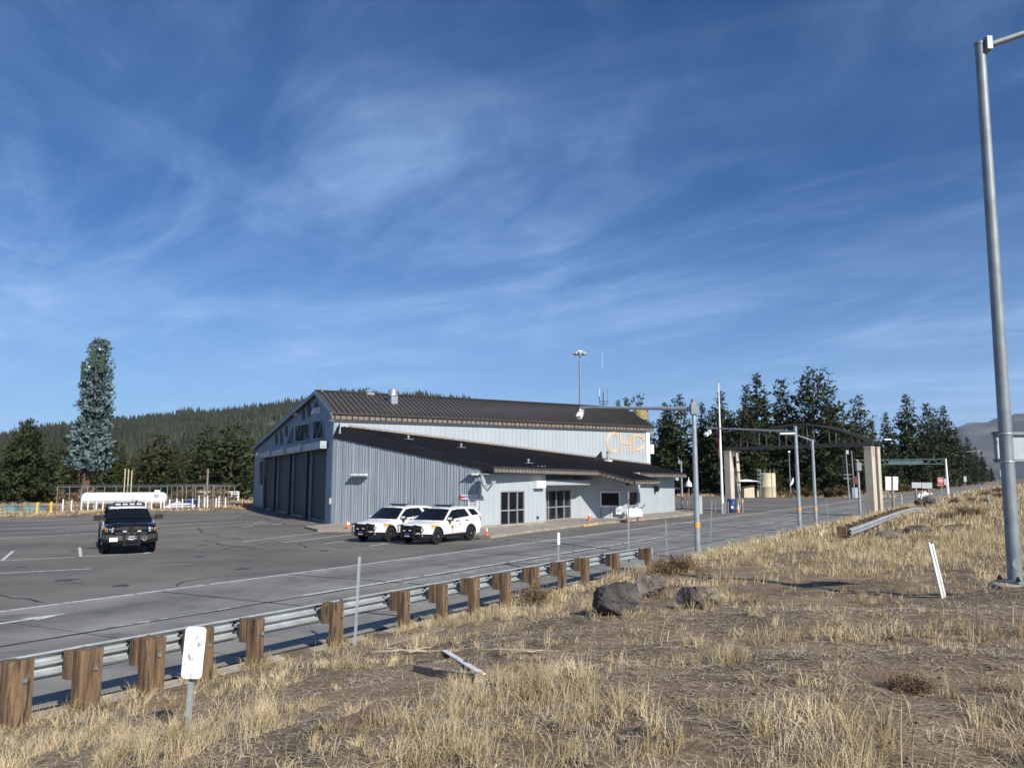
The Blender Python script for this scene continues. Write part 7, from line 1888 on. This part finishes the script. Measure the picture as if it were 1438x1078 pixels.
# big dark pine at the lot edge
big = tree_proto('pine_tree', 11.0, 4.3, 131, 'pine', .13, levels=22, per=11, prof=lambda t: .95 * (1 - t) ** .72 + .05, step=.42, L=.55, Wd=.24, K_=8, droop=-.1, tr=.35, jit=.28, tipup=.6)
p = far_pt(34, 96); big.location = (p.x, p.y, -.1); s = PY(38, 591, p.y).z / 11.0; big.scale = (s, s, s)
tag(big, 'broad dark green pine standing alone at the lot edge', 'pine tree')
# mast disguised as a tree
p = far_pt(121, 104); H = PY(128, 477, p.y).z
fk = T('disguised_mast', 'tall mast disguised as a blue-green conifer on a thick brown trunk', 'cell mast', (p.x, p.y, 0))
mb = MB(); mb.tube([(0, 0, 0), (0, 0, H * .5), (0, 0, H * .95)], [.56, .42, .30], 14); mb.build('trunk', K['barkfake'], fk, smooth=True)
v, f = crown_arrays(77, H, 2.15, 4.7, 42, 14, lambda t: np.interp(t, [0, .05, .12, .3, .55, .78, .80, .96, 1], [1.0, 1.18, 1.05, .92, .84, .78, .62, .60, .30]), .40, .62, .30, 9, -.12, .12, .10, .35)
v = v + np.stack([.035 * v[:, 2], 0 * v[:, 0], 0 * v[:, 0]], 1)
np_mesh('crown', v, f, K['spruce'], fk)
mb = MB()
for k, (x, y, z, m) in enumerate(((-1.35, -1.2, .80, 0), (1.2, -1.3, .84, 0), (.2, -1.7, .87, 0))): mb.box((x + .035 * H * z, y, H * z), (.5, .25, 2.4))
mb.build('antenna_panel', pm('green_panel', (.035, .07, .03), .7), fk)
mb = MB(); mb.box((1.4, -1.3, H * .93), (.16, .14, .24)); mb.box((.35, -1.7, H * .82), (.16, .14, .2)); mb.build('radio_unit', K['white'], fk)
# ---- bushes
def bush_proto(name, h, r, seed, mat, n, L, Wd, stem=True):
    g = np.random.default_rng(seed); t = bpy.data.objects.new(name, None); COL.objects.link(t)
    th = g.uniform(0, 6.28, n); ph = np.arccos(g.uniform(0, 1, n)); rr = g.uniform(.25, 1, n) ** .6
    lump = .75 + .35 * np.sin(th * 3 + seed) * np.sin(ph * 4)
    C = np.stack([r * rr * lump * np.sin(ph) * np.cos(th), r * rr * lump * np.sin(ph) * np.sin(th), h * .92 * rr * lump * np.cos(ph) + .03], 1)
    d = C / (np.linalg.norm(C, axis=1)[:, None] + 1e-6) * .8 + np.array([0, 0, .5]) + g.normal(0, .45, (n, 3)); d /= np.linalg.norm(d, axis=1)[:, None]
    w = np.cross(d, g.normal(0, 1, (n, 3))); w /= np.linalg.norm(w, axis=1)[:, None]
    l = L * g.uniform(.5, 1.3, n)[:, None]; ww = Wd * g.uniform(.6, 1.3, n)[:, None]
    v = np.stack([C - w * ww * .4, C + w * ww * .4, C + d * l * .6 + w * ww * .5, C + d * l, C + d * l * .6 - w * ww * .5], 1).reshape(-1, 3)
    np_mesh('foliage', v, np.arange(n * 5).reshape(n, 5), K[mat], t)
    mb = MB(); rd = random.Random(seed)
    for k in range(14): a = rd.uniform(0, 6.28); q = rd.uniform(.4, .9); mb.tube([(0, 0, -.05), (r * q * .5 * math.cos(a), r * q * .5 * math.sin(a), h * .45), (r * q * math.cos(a), r * q * math.sin(a), h * rd.uniform(.6, .95))], [.018 * h + .004, .01 * h + .002, .004], 5)
    mb.build('stems', K['bark'], t)
    return t
sage = [bush_proto('sage_bush', .62, .55, 5, 'sage', 1800, .085, .014), bush_proto('sage_bush', .55, .6, 6, 'brown_brush', 1700, .085, .015)]
brushp = [bush_proto('brush_shrub', 1.6, 1.4, 8, 'brush', 900, .30, .16), bush_proto('brush_shrub', 1.3, 1.6, 9, 'brown_brush', 800, .30, .14)]
usedb = set()
def put_bush(proto, p, s, label, group=None, cat='bush', squash=1.0):
    if proto.name in usedb: t = copy_tree(proto)
    else: t = proto; usedb.add(proto.name)
    t.location = p; t.scale = (s, s, s * squash); t.rotation_euler = (0, 0, random.uniform(0, 6.28)); t['label'] = label; t['category'] = cat
    if group: t['group'] = group
put_bush(sage[1], GT(958, 803), 1.0, 'dark brown dry bush by the guardrail end and tall camera pole'); put_bush(sage[0], GT(932, 808), .95, 'pale seed-headed dry bush in front of the dark brown bush')
put_bush(sage[0], GT(752, 848), 1.0, 'wide straw-coloured dry bush between largest boulder and wooden posts', squash=.8)
put_bush(sage[1], GT(1276, 972), .42, 'low reddish-brown dead plant in the bare soil, lower corner', squash=.7)
for px, py, s in ((1383, 696, 1.3), (1404, 700, 1.6), (1371, 723, 1.0), (1354, 725, 1.2), (1330, 728, .9), (1385, 707, 1.1), (1402, 690, 1.5), (1341, 706, 1.0), (1366, 704, .9)):
    put_bush(sage[r2.choice((0, 1, 1))], GT(px, py), s, 'dark dry bush among the clumps on the straw bank near the huge mast', 'dry bushes on the straw bank', squash=.8)
for i in range(60):
    px = r2.uniform(1080, 1245); Y = r2.uniform(131, 142) if px < 1190 else r2.uniform(142, 170)
    p = far_pt(px, Y); s_, n_ = sn(p)
    if s_ < 133 and px < 1190 and n_ < 37: continue
    if n_ < 24.8: continue
    put_bush(brushp[r2.choice((0, 0, 1))], (p.x, p.y, 0), r2.uniform(.6, 1.25), 'olive scrub along the lot edge under the pines', 'scrub along the lot and road edge')
for i in range(46):
    s_ = r2.uniform(180, 520); p = RF(s_, r2.uniform(22.5, 29))
    put_bush(brushp[r2.choice((0, 1, 1))], (p.x, p.y, 0), r2.uniform(.8, 1.8), 'olive scrub along the receding road under the pines', 'scrub along the lot and road edge')
for i in range(34):
    px = r2.uniform(-20, 350); p = far_pt(px, r2.uniform(98, 118))
    put_bush(brushp[r2.choice((1, 1, 0))], (p.x, p.y, 0), r2.uniform(.7, 1.7), 'brown leafless scrub behind the propane tank fence', 'brown scrub behind the fence')
for t in tall + young:
    if t.name not in used:
        for c in list(t.children): bpy.data.objects.remove(c)
        bpy.data.objects.remove(t)
# ---- grass: tufts of single blades, pebbles and straw litter
BARE = [(6.2, 15.0, 4.2, 3.2, .9), (.2, 11.6, 2.4, 1.5, .85), (1.6, 9.2, 1.4, 1.1, .7), (4.5, 11.5, 3.0, 2.0, .75), (9.0, 12.4, 2.2, 1.2, .6), (2.8, 6.2, 1.2, .8, .55), (-1.2, 9.2, 1.3, .9, .6), (4.2, 7.6, 1.4, .9, .6)]
def gdens(x, y):
    s = x * DV.x + y * DV.y; n = x * NV.x + y * NV.y
    d = np.clip((fbm(x * .7, y * .7, 61) - .45) * 7.0, .0, 1) * np.clip((fbm(x * 2.2, y * 2.2, 67) - .40) * 8, 0.1, 1) + .05
    for cx, cy, rx, ry, k in BARE: d = d * (1 - k * np.exp(-(((x - cx) / rx) ** 2 + ((y - cy) / ry) ** 2) ** 1.5))
    d = d + np.clip((s - 20) / 5, 0, 1) * (.10 + .95 * np.clip((fbm(x * .35, y * .35, 44) - .40) * 6, 0, 1)) + .35 * np.exp(-((n - 9.6) / .7) ** 2) + .3 * np.clip((7.2 - y) / 2, 0, 1) * np.clip((fbm(x * 1.2, y * 1.2, 81) - .42) * 5, 0, 1)
    return np.clip(d, 0, 1.3) * (n < 10.15 + .35 * vnoise(x * 2, y * 2, 91))
def blades(cx, cy, nb, h, wd, g, spread=.06, lean=.45, bend=.5):
    N = len(cx) * nb
    x = np.repeat(cx, nb) + g.normal(0, 1, N) * np.repeat(spread, nb); y = np.repeat(cy, nb) + g.normal(0, 1, N) * np.repeat(spread, nb)
    z = terrain(x, y) - .01; H = np.repeat(h, nb) * g.uniform(.35, 1.15, N)
    a = g.uniform(0, 6.28, N); ln = np.abs(g.normal(0, lean, N)); wind = .12
    dx = np.cos(a) * ln + wind; dy = np.sin(a) * ln
    p0 = np.stack([x, y, z], 1); p1 = p0 + np.stack([dx * H * .45, dy * H * .45, H * .6], 1); b2 = bend * g.uniform(.4, 1.4, N)
    p2 = p0 + np.stack([dx * H * (.9 + b2 * .6), dy * H * (.9 + b2 * .6), H * (1 - .22 * np.minimum(ln + b2 * .35, 1.6))], 1)
    q = g.uniform(0, 6.28, N); w = np.stack([np.cos(q), np.sin(q), 0 * q], 1) * (np.repeat(wd, nb) * g.uniform(.6, 1.3, N))[:, None] / 2
    v = np.stack([p0 - w, p0 + w, p1 + w * .85, p1 - w * .85, p2], 1).reshape(-1, 3)
    i = np.arange(N)[:, None] * 5
    quad = np.concatenate([i, i + 1, i + 2, i + 3], 1); tri = np.concatenate([i + 3, i + 2, i + 4], 1)
    return v, quad, tri
def grass(name, zones, mat, label, seed):
    g = np.random.default_rng(seed); V = []; F = []; off = 0
    for (Ymin, Ymax, n_try, nb, h, wd, spread, lean, thr) in zones:
        n_try = int(n_try * 1.32)
        u = g.uniform(0, 1, n_try); y = np.sqrt(Ymin ** 2 + (Ymax ** 2 - Ymin ** 2) * u); x = y * g.uniform(-.95, .95, n_try)
        d = gdens(x, y); s = x * DV.x + y * DV.y; n = x * NV.x + y * NV.y
        k = (g.uniform(0, 1, n_try) < d * thr) & (n > -60)
        x, y, d = x[k], y[k], d[k]
        if name == 'grass' and Ymin < 17:
            ex = [(cx + (rr + .06) * math.cos(a), cy + (rr + .06) * math.sin(a)) for cx, cy, rr in EXTRA + [(RF(s_, GN).x, RF(s_, GN).y, .16) for s_ in gs] for a in g.uniform(0, 6.28, 9) if Ymin <= cy < Ymax]
            if ex: x = np.concatenate([x, [q[0] for q in ex]]); y = np.concatenate([y, [q[1] for q in ex]]); d = np.concatenate([d, np.full(len(ex), .6)])
        hh = h * g.uniform(.45, 1.2, len(x)) * (.6 + .5 * np.clip(d, 0, 1)) ; 
        v, q, t = blades(x, y, nb, hh, wd * np.ones(len(x)), g, spread * g.uniform(.5, 1.5, len(x)), lean)
        q3 = np.concatenate([q[:, [0, 1, 2]], q[:, [0, 2, 3]], t], 0) + off
        V.append(v); F.append(q3); off += len(v)
    o = np_mesh(name, np.concatenate(V), np.concatenate(F), K[mat], kind='stuff'); tag(o, label, 'grass')
grass('grass', [(3.6, 9, 2300, 40, .245, .0042, .036, .80, .58), (9, 17, 4300, 28, .28, .0060, .045, .76, .62), (17, 32, 9500, 15, .32, .011, .09, .60, .85), (32, 75, 17000, 8, .42, .028, .18, .42, 1.2), (75, 190, 13000, 5, .5, .075, .35, .4, 1.2)], 'grass', 'dry golden grass tufts over the roadside bank', 3)
grass('bleached_grass', [(3.6, 10, 1500, 20, .20, .0042, .06, .75, .6), (10, 22, 2100, 14, .24, .007, .07, .7, .6), (3.6, 12, 340, 6, .48, .004, .03, .28, .8)], 'grass_pale', 'bleached paler grass stems mixed through the bank', 13)
grass('green_tuft', [(4, 12, 120, 26, .10, .006, .05, .7, .5)], 'grass_green', 'small green grass tufts low in the dry soil', 23)
# verge grass at the far lot edges
def verge():
    g = np.random.default_rng(9); n = 5200; x = g.uniform(-75, -24, n); y = g.uniform(52, 122, n); s = x * DV.x + y * DV.y; nn = x * NV.x + y * NV.y; k = (nn > 66.4) & (fbm(x * .2, y * .2, 3) > .45)
    v, q, t = blades(x[k], y[k], 6, .28 * np.ones(k.sum()), .04 * np.ones(k.sum()), g, .25 * np.ones(k.sum()), .4)
    x2 = np.concatenate([g.uniform(30, 90, 2600)]); y2 = g.uniform(129, 175, 2600); s2 = x2 * DV.x + y2 * DV.y; n2 = x2 * NV.x + y2 * NV.y; k2 = (~paved(s2, n2)) & (n2 > 24.4) & (s2 > 133)
    v2, q2, t2 = blades(x2[k2], y2[k2], 6, .5 * np.ones(k2.sum()), .07 * np.ones(k2.sum()), g, .3 * np.ones(k2.sum()), .4)
    f = np.concatenate([q[:, [0, 1, 2]], q[:, [0, 2, 3]], t, np.concatenate([q2[:, [0, 1, 2]], q2[:, [0, 2, 3]], t2]) + len(v)])
    o = np_mesh('verge_grass', np.concatenate([v, v2]), f, K['grass'], kind='stuff'); tag(o, 'straw verge grass along the far lot edges', 'grass')
verge()
def litter():
    g = np.random.default_rng(19); n = 34000; u = g.uniform(0, 1, n); y = np.sqrt(3.6 ** 2 + (26 ** 2 - 3.6 ** 2) * u); y = np.where(g.uniform(0, 1, n) < .7, g.uniform(3.6, 14, n), y); x = y * g.uniform(-.9, .9, n)
    nn = x * NV.x + y * NV.y; k = (nn < 10.2); x, y = x[k], y[k]; n = len(x); z = terrain(x, y) + .008
    a = g.uniform(0, 6.28, n); l = g.uniform(.02, .15, n) * (1 + y / 25); w = .0028 + y * .00035
    d = np.stack([np.cos(a), np.sin(a), g.normal(0, .12, n)], 1) * l[:, None] / 2; p = np.stack([-np.sin(a), np.cos(a), 0 * a], 1) * w[:, None] / 2; c = np.stack([x, y, z], 1)
    v = np.stack([c - d - p, c + d - p, c + d + p, c - d + p], 1).reshape(-1, 3)
    o = np_mesh('straw_litter', v, np.arange(n * 4).reshape(n, 4), K['grass_pale'], kind='stuff'); tag(o, 'broken straw lying flat on the soil', 'straw')
litter()
def pebbles():
    g = np.random.default_rng(29); n = 11000; y = 3.6 + 17 * g.uniform(0, 1, n) ** 1.4; x = y * g.uniform(-.9, .9, n); nn = x * NV.x + y * NV.y; k = nn < 10.2; x, y = x[k], y[k]; n = len(x)
    r = .006 + .016 * g.uniform(0, 1, n) ** 4 + y * .0004; z = terrain(x, y)
    base = np.array([[1, 0, 0], [-1, 0, 0], [0, 1, 0], [0, -1, 0], [0, 0, 1], [0, 0, -1]], float); fo = np.array([[0, 2, 4], [2, 1, 4], [1, 3, 4], [3, 0, 4], [2, 0, 5], [1, 2, 5], [3, 1, 5], [0, 3, 5]])
    v = (base[None] * g.uniform(.6, 1.3, (n, 6, 1)) * r[:, None, None] * np.array([1.2, 1, .7])) + np.stack([x, y, z + r * .2], 1)[:, None]
    f = (fo[None] + np.arange(n)[:, None, None] * 6).reshape(-1, 3)
    o = np_mesh('pebbles', v.reshape(-1, 3), f, K['rock_tan'], kind='stuff'); tag(o, 'small pebbles scattered on the bare soil', 'pebbles')
pebbles()

def clods():
    g = np.random.default_rng(39); n = 16000; y = 3.6 + 15 * g.uniform(0, 1, n) ** 1.3; x = y * g.uniform(-.9, .9, n); nn = x * NV.x + y * NV.y
    k = (nn < 10.0) & (fbm(x * 1.3, y * 1.3, 15) > .36); x, y = x[k], y[k]; n = len(x)
    r = (.007 + .026 * g.uniform(0, 1, n) ** 5 + y * .0005); z = terrain(x, y)
    base = np.array([[1, 0, 0], [.1, .95, 0], [-.9, .2, 0], [-.3, -1, 0], [.2, .1, .9]]); fo = np.array([[0, 1, 4], [1, 2, 4], [2, 3, 4], [3, 0, 4]])
    v = base[None] * g.uniform(.5, 1.5, (n, 5, 3)) * r[:, None, None] + np.stack([x, y, z - .002], 1)[:, None]
    o = np_mesh('soil_clods', v.reshape(-1, 3), (fo[None] + np.arange(n)[:, None, None] * 5).reshape(-1, 3), K['soil'], kind='stuff'); tag(o, 'loose clods of dry soil on the bank', 'soil')
clods()
